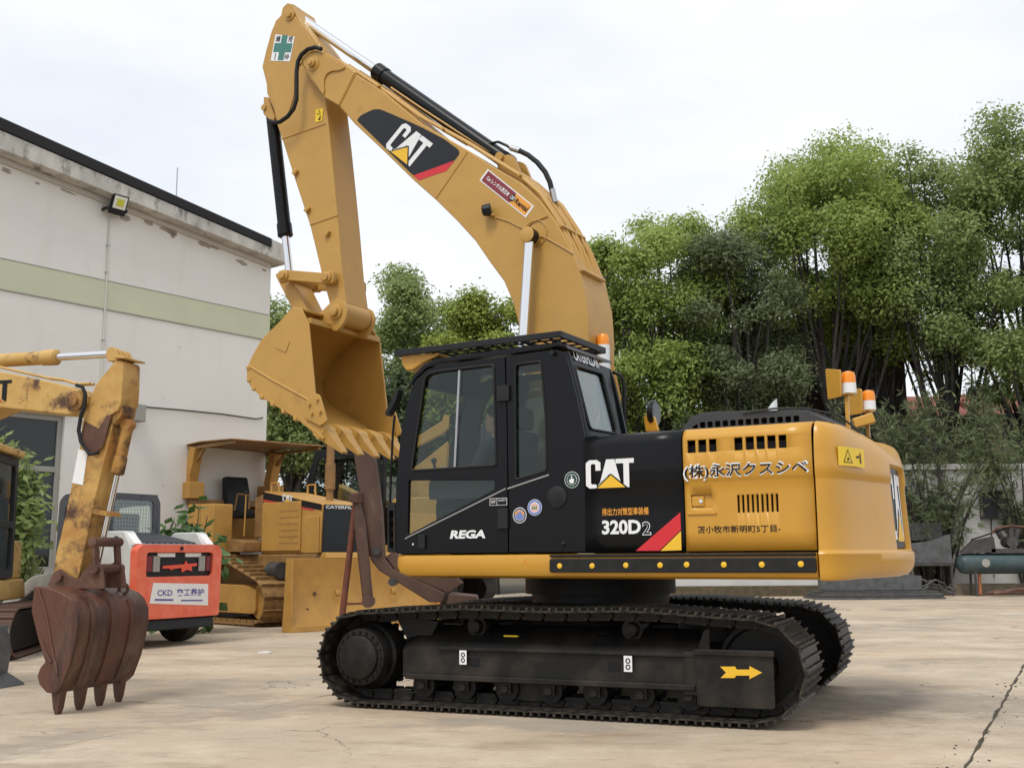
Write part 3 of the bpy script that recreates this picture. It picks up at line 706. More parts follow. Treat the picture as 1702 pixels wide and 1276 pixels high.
# black badge plate with the maker's letters on the back
def BR(z): return 2.645 - .03 * (z - 1.26) / .70
def arcP(v, z, R): return (-sqrt(R * R - v * v), v, z)
bd = MB(); vs_ = [-.265 + .0265 * i * 2 for i in range(11)]
bd.loft([[arcP(v, z, BR(z)) for v in vs_] for z in (1.28, 1.915)], closed=False, caps=False)
bdo = bd.build('rear_badge', 'decal_navy', cwo)
def arc_flat(polys, mt, R, zlo, zhi, vl, vr, nm):
    # 2-D unit polygons wrapped on the rear arc; subdivided so they follow it
    for P in polys:
        bm = bmesh.new(); vv = [bm.verts.new((p[0], p[1], 0)) for p in P]; bm.faces.new(vv); bmesh.ops.triangulate(bm, faces=bm.faces); bmesh.ops.subdivide_edges(bm, edges=bm.edges, cuts=3, use_grid_fill=True)
        for w in bm.verts: w.co = Vector(arcP(vl + (vr - vl) * w.co.x, zlo + (zhi - zlo) * w.co.y, BR(zlo + (zhi - zlo) * w.co.y) + R))
        me = bpy.data.meshes.new(nm); bm.to_mesh(me); bm.free(); me.materials.append(M[mt]); link(bpy.data.objects.new(nm, me), bdo)
arc_flat([CAT_C, CAT_A, CAT_T], 'decal_white', .004, 1.34, 1.86, .22, -.24, 'lettering')
arc_flat([[(.24, 0), (.82, 0), (.525, .44)]], 'decal_yellow', .007, 1.33, 1.82, .22, -.24, 'emblem_triangle')
# yellow warning label on the counterweight flank
def cwP(x, y):             # pixel-free: position on the flank by plan arc length
    pass
def flank(s, z, lift):     # s = metres along the plan from its front edge
    d = s
    for i in range(len(PL) - 1):
        a = Vector(PL[i]); b = Vector(PL[i + 1]); l = (b - a).length
        if d <= l:
            p = a + (b - a) * (d / l); t = (b - a).normalized(); nn = Vector((t.y, -t.x))
            if nn.dot(Vector((p.x + 1, p.y))) < 0: nn = -nn
            return (p.x + nn.x * lift, p.y + nn.y * lift, z)
        d -= l
def flank_patch(s0, s1, z0, z1, mt, lift, nm, k=6):
    m = MB(); m.loft([[flank(s0 + (s1 - s0) * i / k, z, lift) for i in range(k + 1)] for z in (z0, z1)], closed=False, caps=False); return m.build(nm, mt, cwo, smooth=False)
flank_patch(.19, .58, 1.862, 2.0, 'label_yellow', .010, 'warning_label')
def flank_poly(P, mt, lift, nm):
    me = bpy.data.meshes.new(nm); me.from_pydata([flank(s, z, lift) for s, z in P], [], [tuple(range(len(P)))]); me.materials.append(M[mt]); link(bpy.data.objects.new(nm, me), cwo)
def flank_tri(a, b, c, w, mt, lift, nm):
    g = ((a[0] + b[0] + c[0]) / 3, (a[1] + b[1] + c[1]) / 3); o3 = [a, b, c]; i3 = [(p[0] + (g[0] - p[0]) * w, p[1] + (g[1] - p[1]) * w) for p in o3]
    for k in range(3): flank_poly([o3[k], o3[(k + 1) % 3], i3[(k + 1) % 3], i3[k]], mt, lift, nm)
flank_tri((.25, 1.885), (.38, 1.885), (.315, 1.985), .16, 'decal_black', .0135, 'label_print')
flank_poly([(.30, 1.90), (.33, 1.905), (.325, 1.925), (.305, 1.92)], 'decal_black', .0135, 'label_print')
flank_poly([(.50, 1.89), (.52, 1.89), (.515, 1.97), (.50, 1.965)], 'decal_black', .0135, 'label_print')
flank_poly([(.44, 1.925), (.49, 1.93), (.49, 1.945), (.44, 1.94)], 'decal_black', .0135, 'label_print')

# ---------------- engine hood with louvres
hd = MB()
VH = 1.12
ho = [(-1.227,2.213),(-1.339,2.301),(-1.414,2.324),(-1.536,2.327),(-2.141,2.296),(-2.252,2.283),(-2.282,2.254),(-2.422,2.165)]
ho = [(p[0], p[1]) for p in ho]
base = 2.184
ho[0] = (ho[0][0], base); ho[-1] = (ho[-1][0], base)
lv = []
sl_ = [(-1.341,2.22),(-2.193,2.251)]
s0, s1 = sl_[0][0], sl_[1][0]; zlo, zhi = base + .022, sl_[1][1] - .0
st = (s0 - s1) / 14
for k in range(14):
    a = s0 - st * k; lv.append(fillet([(a, zlo), (a - st * .68, zlo), (a - st * .68, zhi - (.012 if k == 0 else 0)), (a, zhi - (.03 if k == 0 else 0))], .008, 2))
hd.prism(ho, 1.095, 1.12, 'y', holes=lv)
hd.prism(ho, -.72, -.695, 'y')
roofp = ho; inn_ = [(p[0], p[1] - .02) for p in ho]
strip = ho + [(p[0], p[1] - .018) for p in reversed(ho[1:-1])]
hd.prism(strip, -.694, 1.094, 'y')
hood = hd.build('engine_hood', 'hood_grey', exc, bev=.004)
MB().box(ho[1][0] - .03, ho[-2][0] + .03, -.6, 1.0, base, 2.30).build('radiator', 'interior', exc, smooth=False)
cable = MB().tube([(-1.75, 1.13, 2.30), (-2.0, 1.135, 2.315), (-2.2, 1.05, 2.31), (-2.4, .85, 2.27), (-2.5, .6, 2.16)], .008, 6).build('loose_cable', 'cable', exc)
ex = MB()
(eu, ez), (eu2, ez2) = [(-1.593,2.468),(-1.671,2.552)]
ex.loft([[(eu - .0 + .05 * cos(a) * k, -.2 + .05 * sin(a) * k, z + sh_ * cos(a)) for a in [2 * pi * i / 14 for i in range(14)]] for z, k, sh_ in ((2.19, 1, 0), (ez + .0, 1, 0), (ez + .05, .98, -.06))])
ex.build('exhaust_pipe', 'decal_white', exc)
# mirror on the right side of the deck
(mv, mz), = [(-0.122,2.64)]
mr = MB(); mr.lathe([(0, .01), (0, .13), (.03, .14), (.06, .12), (.07, .05)], (mv, -1.15, mz + .02), (1, .1, 0), 20)
mro = mr.build('side_mirror', 'black_paint', exc)
MB().cyl((mv - .004, -1.15, mz + .02), (mv - .008, -1.15, mz + .02), .115, n=24).build('mirror_glass', 'dark_glass', mro)
MB().prism([(mv - .06, mz - .17), (mv + .08, mz - .17), (mv + .10, mz - .02), (mv + .03, mz + .02), (mv - .02, mz - .03)], -1.10, -1.06).build('mirror_bracket', 'cat_yellow', exc, bev=.01)
# hand rail behind the cab
hr = [(p[0], .33, p[1]) for p in [(-0.279,2.839),(-0.327,2.851),(-0.385,2.83),(-0.419,2.773),(-0.428,2.674),(-0.418,2.288)]]
MB().tube(hr, .016, 8).build('hand_rail', 'black_paint', exc)
# two amber beacons on the counterweight
def beacon(u, v, zb, ztop, nm):
    b = MB(); b.beam((u, v, zb), (u, v, ztop), .03, .03); b.box(u - .06, u + .075, v - .05, v + .05, ztop, ztop + .012)
    bo_ = b.build('beacon_post', 'cat_yellow', exc, bev=.004)
    MB().lathe([(0, .058), (.08, .056)], (u - .02, v, ztop + .013), (0, 0, 1), 18).build('beacon_base', 'decal_white', bo_)
    MB().lathe([(0, .056), (.06, .054), (.085, .045), (.095, .02)], (u - .02, v, ztop + .0935), (0, 0, 1), 18).build('beacon_lens', 'amber', bo_)
    gd0 = MB().prism(fillet([(-.085, -.02), (.085, -.02), (.095, .19), (-.095, .23)], .02), -.008, .008, 'x'); gd0.xf(Matrix.Translation((u + .085, v + .03, ztop)) @ Matrix.Rotation(radians(48), 4, 'Z')); gd0.build('beacon_guard', 'cat_yellow', bo_, bev=.004)
(bu, bz), (bu2, bz2) = [(-2.404,2.455),(-2.392,2.233)]
beacon(bu, .55, 2.15, bz, 'near')
(bu, bz), (bu2, bz2) = [(-2.315,2.463),(-2.307,2.305)]
beacon(bu, -.62, 2.10, bz, 'far')
MB().obox((bu + .02, -.55, bz2 + .07), ((1, .3, -.3), (-.3, 1, 0), (.3, 0, 1)), .18, .12, .09).build('work_lamp', 'cat_yellow', exc, bev=.012)

# ---------------- cab
cab = MB()
DT = [(1.174,2.728),(1.136,2.784),(1.021,2.865),(0.883,2.901),(0.223,2.906),(-0.122,2.918),(-0.268,2.929),(-0.345,2.916)]       # line of the door tops
RT_ = [(1.206,2.731),(1.162,2.813),(1.047,2.903),(0.895,2.942),(-0.123,2.964),(-0.268,2.959),(-0.345,2.941),(-0.367,2.904)]     # outer roof line
cab.prism(RT_ + list(reversed([(p[0], p[1] + .004) for p in DT])), .42, 1.325)
rear_lo, = [(-0.52,2.102)]
# near wall behind the door with the narrow side window
WR = fillet([(0.125,2.815),(-0.121,2.822),(-0.16,2.369),(-0.165,1.916),(0.127,1.854)], .03)
side_o = [(0.195,1.267),(0.196,1.842),(0.2,2.343),(0.214,2.895),(-0.122,2.903),(-0.267,2.904),(-0.344,2.871),(-0.365,2.809),(-0.447,2.486),(-0.511,2.175),(-0.513,1.863),(-0.499,1.262)]
cab.prism(side_o, 1.285, 1.33, holes=[WR])
far_o = [(1.331,1.25),(1.342,1.624),(1.342,1.892),(1.283,2.399),(1.193,2.703),(1.148,2.769),(1.021,2.849),(0.883,2.885),(0.223,2.886),(-0.122,2.898),(-0.267,2.899),(-0.344,2.866),(-0.365,2.809),(-0.447,2.486),(-0.511,2.175),(-0.499,1.262)]
far_w = fillet([(1.06, 1.80), (1.0, 2.55), (.84, 2.80), (-.20, 2.86), (-.30, 1.80)], .12)
far_l = fillet([(1.18, 1.40), (1.12, 1.72), (.2, 1.72), (.2, 1.40)], .05)
cab.prism(far_o, .42, .455, holes=[far_w, far_l])
# rear wall leans back towards its foot
(ut, zt_), (ub, zb_) = [(-0.355,2.813),(-0.502,2.226)]
slope = (ub - ut) / (zb_ - zt_)
shr = lambda q: (q[0] + ut + slope * (q[2] - zt_) if q[2] > zb_ else q[0] + ub, q[1], q[2])
rw = fillet([(1.207,2.782),(0.654,2.79)] + [(0.658,2.258),(1.205,2.246)], .05)
rear_o = [(.455, 1.26), (1.285, 1.26), (1.285, 2.05), (1.285, zt_ + .06), (.455, zt_ + .06), (.455, 2.05)]
cab.prism(rear_o, 0.0, .035, 'x', holes=[rw], shear=shr)
cab.box(-.44, 1.28, .46, 1.283, 1.255, 1.30)
cab.box(1.28, 1.315, .46, 1.283, 1.255, 1.38)
FT = [(1.342,1.624),(1.342,1.892),(1.283,2.399),(1.193,2.703),(1.136,2.784),(1.021,2.865)]
for v in (.44, 1.27):
    cab.tube([(p[0] - .02, v, p[1]) for p in FT], .03, 8)
cabo = cab.build('cab', 'black_paint', exc, bev=.008)
# soft rear corner post
cp = [(p[0] + .05, 1.30, p[1]) for p in [(-0.355,2.875),(-0.371,2.809),(-0.452,2.486),(-0.516,2.175),(-0.516,1.862)]]
MB().tube([(p[0], 1.275, p[2]) for p in cp], .055, 12).build('corner_post', 'black_paint', cabo)
def pane(name, P, d0, d1, parent, ax='y', shear=None, mt='glass'):
    return MB().prism(P, d0, d1, ax, shear=shear).build(name, mt, parent, smooth=False)
pane('side_pane', WR, 1.305, 1.311, cabo)
pane('right_pane', far_w, .435, .441, cabo); pane('right_lower_pane', far_l, .435, .441, cabo)
pane('rear_pane', rw, .012, .018, cabo, 'x', shr, 'glass_clear')
wsm = MB(); wsm.loft([[(p[0] - .012, v, p[1]) for p in FT] for v in (.46, 1.25)], closed=False, caps=False)
wsm.build('windscreen', 'glass', cabo)
# rubber seal round the rear pane
def ring_tube(P, fn, r, nm, mt, parent):
    pts = [fn(p) for p in P]; MB().tube(pts + pts[:2], r, 6, caps=False).build(nm, mt, parent)
ring_tube(rw, lambda p: Vector(shr((-.002, p[0], p[1]))), .012, 'window_seal', 'black_rubber', cabo)
ring_tube(WR, lambda p: (p[0], 1.331, p[1]), .009, 'window_seal', 'black_rubber', cabo)
(lv0, lz0), (lv1, lz1), (lv2, lz2) = [(1.184,2.831),(0.704,2.82),(1.205,2.879)]
Xr = Vector((0, lv1 - lv0, lz1 - lz0)); 
lettering('CATERPILLAR', (0, 1, 0, 1), (ut + slope * (lz0 - zt_) - .006, lv0, lz0), (0, lv1 - lv0, 0), (slope * .1, 0, .1), 'decal_white', cabo, .006, .022)
# bolts of the guard bracket
for p in [(-0.239,2.877)]: MB().cyl((p[0], 1.331, p[1]), (p[0], 1.37, p[1]), .022, n=10).build('bracket_bolt', 'black_frame', cabo)

# door
do = [(1.321,1.26),(1.332,1.624),(1.332,1.892),(1.273,2.393),(1.18,2.697),(1.129,2.773),(1.015,2.849),(0.876,2.884),(0.226,2.894),(0.209,2.344),(0.207,1.843),(0.205,1.263)]
w1 = fillet([(1.17,1.974),(1.033,2.781),(0.989,2.814),(0.907,2.828),(0.329,2.834),(0.31,1.982)], .03)
w2 = fillet([(1.198,1.892),(0.328,1.862),(0.328,1.783),(1.124,1.454),(1.206,1.419)], .025)
dr = MB().prism(do, 1.288, 1.33, holes=[w1, w2]).build('cab_door', 'black_paint', exc, bev=.006)
pane('door_pane', w1, 1.303, 1.309, dr); pane('door_lower_pane', w2, 1.303, 1.309, dr)
ring_tube(w1, lambda p: (p[0], 1.331, p[1]), .011, 'window_seal', 'black_rubber', dr)
d_ = [(0.678,2.834),(0.726,1.976)]
MB().beam((d_[0][0], 1.312, d_[0][1]), (d_[1][0], 1.312, d_[1][1]), .02, .028, up=(0, 1, 0)).build('window_divider', 'steel', dr)
d_ = [(1.224,1.388),(1.193,1.403),(0.218,1.784)]
MB().tube([(p[0], 1.332, p[1]) for p in d_], .007, 6).build('trim_line', 'steel', dr)
d_ = [(0.201,1.783),(-0.003,1.835),(-0.187,1.881)]
MB().tube([(p[0], 1.332, p[1]) for p in d_], .007, 6).build('trim_line', 'steel', cabo)
for (a, b) in (((827, 668), (845, 640)), ((827, 878), (846, 844))):
    pass
for q in ([(0.289,2.512),(0.172,2.645)], [(0.289,1.455),(0.191,1.62)]):
    MB().box(q[1][0], q[0][0], 1.331, 1.358, q[0][1], q[1][1]).build('door_hinge', 'black_frame', dr, bev=.006)
q = [(1.079,1.3),(1.011,1.421)]
MB().box(q[1][0], q[0][0], 1.3305, 1.352, q[0][1], q[1][1]).build('door_handle', 'black_frame', dr, bev=.006)
q, = [(1.142,1.341)]
MB().cyl((q[0], 1.331, q[1]), (q[0], 1.337, q[1]), .010, n=12).build('door_lock', 'chrome', dr)
lettering('REGA', on_side([(0.767,1.382),(0.417,1.452)]), O133, NX, NZ, 'decal_white', dr, .003, .045, shear=.25)
# small maker badge on the door
bq = on_side([(0.375,1.65),(0.208,1.709)])
flat('badge_plate', [(bq[0], bq[2]), (bq[1], bq[2]), (bq[1], bq[3]), (bq[0], bq[3])], [(0, 1, 2, 3)], O133, NX, NZ, 'decal_white', dr, .0025)
mid = bq[0] + (bq[1] - bq[0]) * .42; e = .004
flat('badge_field', [(bq[0] + e, bq[2] + e), (mid - e / 2, bq[2] + e), (mid - e / 2, bq[3] - e), (bq[0] + e, bq[3] - e), (mid + e / 2, bq[2] + e), (bq[1] - e, bq[2] + e), (bq[1] - e, bq[3] - e), (mid + e / 2, bq[3] - e)], [(0, 1, 2, 3), (4, 5, 6, 7)], O133, NX, NZ, 'decal_black', dr, .004)
lettering('CAT', (bq[0] + .012, mid - .01, bq[2] + .018, bq[3] - .016), O133, NX, NZ, 'decal_white', dr, .0055, .02)
lettering('ACERT', (mid + .012, bq[1] - .01, bq[2] + .034, bq[3] - .014), O133, NX, NZ, 'decal_white', dr, .0055, .02)
# round stickers on the cab flank
def disc_sticker(c, r, layers, nm='round_sticker'):
    k = 0.003; first_ = None
    for mt, rr in layers:
        o = flat(nm if first_ is None else 'sticker_print', circle((-c[0], c[1]), r * rr, 28), [tuple(range(28))], O133, NX, NZ, mt, cabo, k); first_ = first_ or o; k += .0012
    return k
(g0,), (g1,), (g2,) = [(-0.392,1.834)], [(-0.051,1.623)], [(0.089,1.563)]
k = disc_sticker(g0, .066, [('decal_white', 1), ('decal_darkgreen', .94), ('decal_white', .68), ('decal_darkgreen', .63)])
hand = [(-.2, -.5), (.25, -.5), (.36, -.1), (.3, .12), (.06, .16), (.06, .56), (-.08, .56), (-.1, .1), (-.36, .02), (-.4, -.2)]
flat('sticker_print', [(-g0[0] + p[0] * .06, g0[1] + p[1] * .06) for p in hand], [tuple(range(len(hand)))], O133, NX, NZ, 'decal_white', cabo, k)
k = disc_sticker(g1, .066, [('decal_white', 1), ('decal_blue', .95), ('decal_white', .66), ('decal_pink', .58)])
for i in (-1, 0, 1):
    x = -g1[0] + i * .018
    flat('sticker_print', [(x - .009, g1[1] - .014), (x + .009, g1[1] - .014), (x, g1[1] + .022)], [(0, 1, 2)], O133, NX, NZ, 'leaf_print', cabo, k)
k = disc_sticker(g2, .064, [('decal_white', 1), ('decal_navy', .9), ('decal_white', .72), ('decal_blue', .66)])
for i in range(5):
    a = pi * (i + .0) / 4
    flat('sticker_print', circle((-g2[0] + .034 * cos(a), g2[1] + .012 + .02 * sin(a)), .010, 10), [tuple(range(10))], O133, NX, NZ, 'decal_orange', cabo, k)
# fuel hatch and small button
q, = [(-0.255,1.699)]
MB().lathe([(0, .09), (.012, .088), (.02, .07), (.021, .01)], (q[0], 1.328, q[1]), (0, 1, 0), 28).build('fuel_hatch', 'black_frame', cabo)
q, = [(-0.309,1.33)]
MB().ball((q[0], 1.332, q[1]), .02).build('button', 'black_frame', cabo)

# roof guard: frame and flat bars
gd = MB(); gz0_, gz1_ = 3.012, 3.066
ga, gb, gl, gr = 1.385, -.295, 1.305, .415
gd.box(ga, gb, gl - .03, gl, gz0_, gz1_); gd.box(ga, gb, gr, gr + .03, gz0_, gz1_)
gd.box(ga, ga - .03, gr + .031, gl - .031, gz0_, gz1_); gd.box(gb + .03, gb, gr + .031, gl - .031, gz0_, gz1_)
for u in (1.0, .55, .1): gd.box(u + .02, u - .02, gr + .031, gl - .031, gz0_ + .004, gz0_ + .028)
for u, v in ((1.0, 1.2), (-.2, 1.2), (1.0, .55), (-.2, .55)): gd.box(u + .03, u - .03, v - .03, v + .03, 2.90, gz0_ + .003)
gdo = gd.build('roof_guard', 'black_frame', exc, bev=.004)
sb = None
for i in range(6):
    v = gr + .085 + i * .143
    if sb is None: sb = MB().box(ga - .032, gb + .032, -.022, .022, gz0_ + .029, gz0_ + .036).build('guard_slat', 'black_frame', gdo, smooth=False, loc=(0, v, 0))
    else: dup(sb, gdo, (0, v, 0))
for i in range(14):
    u = ga - .10 - i * .115
    if i == 0: sc_ = MB().box(-.014, .014, gr + .032, gl - .032, gz0_ + .0375, gz0_ + .043).build('guard_crossbar', 'black_frame', gdo, smooth=False, loc=(u, 0, 0))
    else: dup(sc_, gdo, (u, 0, 0))
vz = [(1.35,3.017),(1.336,2.939),(1.289,2.88),(1.218,2.884),(1.108,2.934),(0.948,2.984),(0.949,3.011)]
MB().prism(vz, 1.02, 1.25).build('lamp_visor', 'cat_yellow', exc, bev=.012)
# mirror, wiper stalk and grab bar ahead of the door
st_ = [(p[0], 1.18, p[1]) for p in [(1.46,2.497),(1.478,2.334),(1.494,2.009),(1.502,1.66)]]
gb_ = MB().tube(st_, .011, 6)
gbm = gb_.build('mirror_stalk', 'black_paint', exc)
mp_ = [(1.416,2.724),(1.39,2.728),(1.415,2.636),(1.5,2.505),(1.533,2.491),(1.541,2.519)]
MB().prism(fillet(mp_, .01), 1.14, 1.22).build('front_mirror', 'black_frame', gbm, bev=.01)
gp = [(1.465,1.704),(1.381,1.712),(1.369,1.271),(1.46,1.272)]
gh = fillet([(1.448,1.64),(1.399,1.644),(1.389,1.303),(1.44,1.298)], .02)
gbo = MB().prism(fillet(gp, .02), 1.20, 1.27, holes=[gh]).build('grab_bar', 'black_frame', exc, bev=.01)
for f_ in (.25, .5, .75):
    p = [(1.448,1.64),(1.44,1.298)]; z = p[0][1] + (p[1][1] - p[0][1]) * f_
    MB().beam((p[0][0] + .005, 1.235, z), (p[0][0] - .05, 1.235, z + .01), .02, .012).build('grab_rung', 'black_frame', gbo)
# inside: seat, consoles, levers
se = MB(); se.prism(fillet([(.55, 1.66), (.05, 1.62), (.0, 1.70), (-.10, 2.30), (-.22, 2.30), (-.16, 1.62), (-.1, 1.55), (.55, 1.55)], .04), .66, 1.10); se.prism(fillet([(-.10, 2.32), (-.13, 2.50), (-.22, 2.50), (-.22, 2.32)], .03), .76, 1.0)
se.box(.4, -.05, .72, 1.04, 1.30, 1.548)
seat = se.build('operator_seat', 'seat_fabric', exc, bev=.02, loc=(.44, .06, 0))
for v in (.55, 1.14):
    c_ = MB().prism(fillet([(.62, 1.72), (.0, 1.72), (-.05, 1.85), (.5, 1.92), (.62, 1.88)], .03), v, v + .10); c_.cyl((.56, v + .05, 1.88), (.60, v + .05, 2.04), .014, n=8); c_.ball((.60, v + .05, 2.06), .026)
    c_.build('control_console', 'interior', exc, bev=.008, loc=(.40, .04, 0))
MB().prism(fillet([(1.10, 1.75), (1.02, 2.05), (1.05, 2.06), (1.14, 1.75)], .01), .50, .68).build('monitor', 'interior', exc, bev=.006)

# ---------------- boom
bt = [(2.681,6.412),(2.3,6.12),(1.795,5.652),(1.226,5.248),(0.981,5.057),(0.629,4.808),(0.414,4.584),(0.249,4.348),(0.101,4.074),(0.018,3.86),(-0.051,3.548),(-0.069,3.208)]
bb = [(2.888,6.086),(2.67,5.834),(2.29,5.462),(1.895,5.061),(1.616,4.801),(1.36,4.539),(1.149,4.302),(0.985,4.065),(0.83,3.858),(0.735,3.645),(0.674,3.432),(0.637,3.166)]
foot = [(.66, 2.5), (.62, 1.95), (.55, 1.72), (.40, 1.64), (.25, 1.72), (.12, 2.0), (-.02, 2.6)]
bo_pts = bt + [(p[0], p[1]) for p in reversed(foot)] + list(reversed(bb))
bm_ = MB().prism(bo_pts, -.29, .29)
tip = [(2.875,6.077),(3.082,6.219),(3.284,6.476),(3.411,6.676),(3.431,6.759),(3.381,6.819),(3.243,6.821),(3.002,6.691),(2.866,6.595),(2.673,6.424),(2.665,6.405)]
tipf = tip
bm_.prism(tipf, .24, .305); bm_.prism(tipf, -.305, -.24)
boom = bm_.build('boom', 'boom_hazed_yellow', exc, bev=.012)
# weld seams and the raised boss plates
for q in ([(1.618,4.816),(1.238,5.234)], [(2.874,6.081),(2.659,6.398)]):
    MB().beam((q[0][0], .291, q[0][1]), (q[1][0], .291, q[1][1]), .008, .012, up=(0, 1, 0)).build('weld_seam', 'boom_hazed_yellow', boom)
bs = fillet([(3.083,6.237),(3.241,6.462),(3.376,6.664),(3.387,6.738),(3.31,6.776),(3.181,6.759),(2.993,6.657),(2.823,6.525),(2.781,6.487),(2.864,6.472),(2.972,6.49),(3.047,6.473),(3.079,6.41),(3.067,6.282)], .03)
MB().prism(bs, .306, .322).build('boss_plate', 'boom_hazed_yellow', boom, bev=.006)
(pu, pz), = [(3.23,6.635)]
MB().lathe([(0, .085), (.01, .085), (.012, .05), (.05, .048), (.055, .03), (.07, .028), (.071, .002)], (pu, .322, pz), (0, 1, 0), 20).build('tip_pin', 'boom_hazed_yellow', boom)
MB().cyl((pu, -.36, pz), (pu, .32, pz), .045, n=16).build('tip_axle', 'steel', boom)
# black maker's panel along the boom
dc = fillet([(2.638,5.865),(2.582,5.908),(2.415,5.94),(2.328,5.921),(2.139,5.814),(1.794,5.61),(1.513,5.423),(1.346,5.281),(1.328,5.24),(1.389,5.175),(1.895,5.109)], .03, 3)
flat('decal', [(-p[0], p[1]) for p in dc], [tuple(range(len(dc)))], (0, .29, 0), NX, NZ, 'decal_navy', boom, .003)
dc = [(1.895,5.109),(1.389,5.175),(1.49,5.083),(1.599,5.074),(1.827,5.045)]
flat('decal', [(-p[0], p[1]) for p in dc], [tuple(range(len(dc)))], (0, .29, 0), NX, NZ, 'decal_red', boom, .003)
(a0, b0), (a1, b1), (a2, b2_) = [(2.267,5.494),(1.903,5.182),(2.015,5.715)]
a0 += 0.0
cat_logo((a0, .29, b0), (a1 - a0, 0, b1 - b0), (a2 - a0, 0, b2_ - b0), boom, .005, back='decal_navy')
def para(name, px4, mt, parent, v, lift):
    o = flat(name, [(-p[0], p[1]) for p in px4], [(0, 1, 2, 3)], (0, v, 0), NX, NZ, mt, parent, lift); return o
R1 = [(1.098,4.914),(1.001,5.014),(0.485,4.545),(0.578,4.446)]
para('rental_label', R1, 'decal_white', boom, .29, .003)
def sub4(R, a, b, c, d):
    P = [Vector(p) for p in R]
    f = lambda s, t: tuple((P[0] * (1 - s) + P[3] * s) * (1 - t) + (P[1] * (1 - s) + P[2] * s) * t)
    return [f(a, c), f(a, d), f(b, d), f(b, c)]
para('label_field', sub4(R1, .03, .64, .08, .92), 'decal_maroon', boom, .29, .0045)
para('label_field', sub4(R1, .64, .97, .08, .92), 'decal_orange', boom, .29, .0045)
def frame4(R):
    P = [Vector((p[0], 0, p[1])) for p in R]; return P[0], P[3] - P[0], P[1] - P[0]
o_, x_, y_ = frame4(R1); o_.y = .29
lettering('Cat レンタル西日本', (.08, .56, .34, .68), o_, x_, y_, 'decal_white', boom, .006, .02)
q = sub4(R1, .575, .695, .22, .78); cc = ((q[0][0] + q[2][0]) / 2, (q[0][1] + q[2][1]) / 2)
flat('label_print', circle((-cc[0], cc[1]), .036, 20), [tuple(range(20))], (0, .29, 0), NX, NZ, 'decal_black', boom, .0055)
lettering('CAT', (.595, .675, .36, .64), o_, x_, y_, 'decal_white', boom, .0065, .03)
lettering('Rental', (.70, .95, .3, .68), o_, x_, y_, 'decal_black', boom, .006, .03)
# pipes along the back of the boom
btall = [(3.169,6.766),(2.946,6.634),(2.743,6.474),(2.334,6.152),(1.864,5.755),(1.288,5.357),(1.04,5.169),(0.684,4.904),(0.453,4.673),(0.281,4.398),(0.138,4.128),(0.054,3.871),(0.01,3.547),(-0.014,3.202)] + [(-.12, 2.7), (.02, 2.2)]
pv = None
for k, (v, d, a, b) in enumerate(((.24, .03, 1, 16), (.185, .055, 3, 16), (.07, .065, 1, 16), (.01, .09, 6, 16), (-.13, .08, 1, 16), (-.22, .05, 1, 16))):
    pts = offline(btall, -d * .3)[a:b]
    MB().tube([(p[0], v, p[1]) for p in pts], .018, 8).build('hydraulic_pipe', 'boom_hazed_yellow', boom)
for (qx, qz) in [(2.366,6.18),(1.549,5.526),(0.651,4.873),(0.199,4.29),(-0.008,3.833)]:
    MB().obox((qx, .04, qz + .02), ((1, 0, -.6), (0, 1, 0), (.6, 0, 1)), .03, .5, .03).build('pipe_clamp', 'boom_hazed_yellow', boom, bev=.004)
# electric line to the lamp and round the boss
ring = [(0.476,4.272)][0]
MB().tube([(ring[0] + .125 * cos(a), .296, ring[1] + .13 * sin(a)) for a in [2 * pi * i / 28 for i in range(29)]], .006, 6, caps=False).build('weld_ring', 'boom_hazed_yellow', boom)
wl = [(p[0], .298, p[1]) for p in [(0.908,4.503),(0.759,4.436),(0.646,4.364),(0.587,4.331),(0.501,4.389),(0.338,4.422)]]
MB().tube(wl, .006, 6).build('lamp_cable', 'boom_hazed_yellow', boom)
wl = [(p[0], .298, p[1]) for p in [(0.45,4.244),(0.373,4.22),(0.214,4.114),(0.077,4.018)]]
MB().tube(wl, .006, 6).build('lamp_cable', 'boom_hazed_yellow', boom)
(lu, lz), = [(0.961,4.568)]
lm = MB().lathe([(-.03, .03), (-.03, .066), (.05, .058), (.06, .03)], (lu, .36, lz), (.9, .35, -.12), 6).build('work_lamp', 'black_frame', boom, bev=.008)
MB().beam((lu - .01, .30, lz - .045), (lu - .06, .36, lz - .055), .04, .02).build('lamp_bracket', 'boom_hazed_yellow', boom)
# amber beacon standing behind the cab
(qu, qz), = [(-0.065,3.157)]
bb_ = MB().lathe([(-.25, .06), (0, .06)], (qu - .06, .1, qz), (0, 0, 1), 18).build('roof_beacon', 'decal_white', exc)
MB().lathe([(0, .057), (.07, .055), (.1, .04), (.112, .01)], (qu - .06, .1, qz + .001), (0, 0, 1), 18).build('beacon_lens', 'amber', bb_)
MB().beam((qu - .06, .1, 2.19), (qu - .06, .1, qz - .25), .04, .04).build('beacon_post', 'boom_hazed_yellow', bb_)

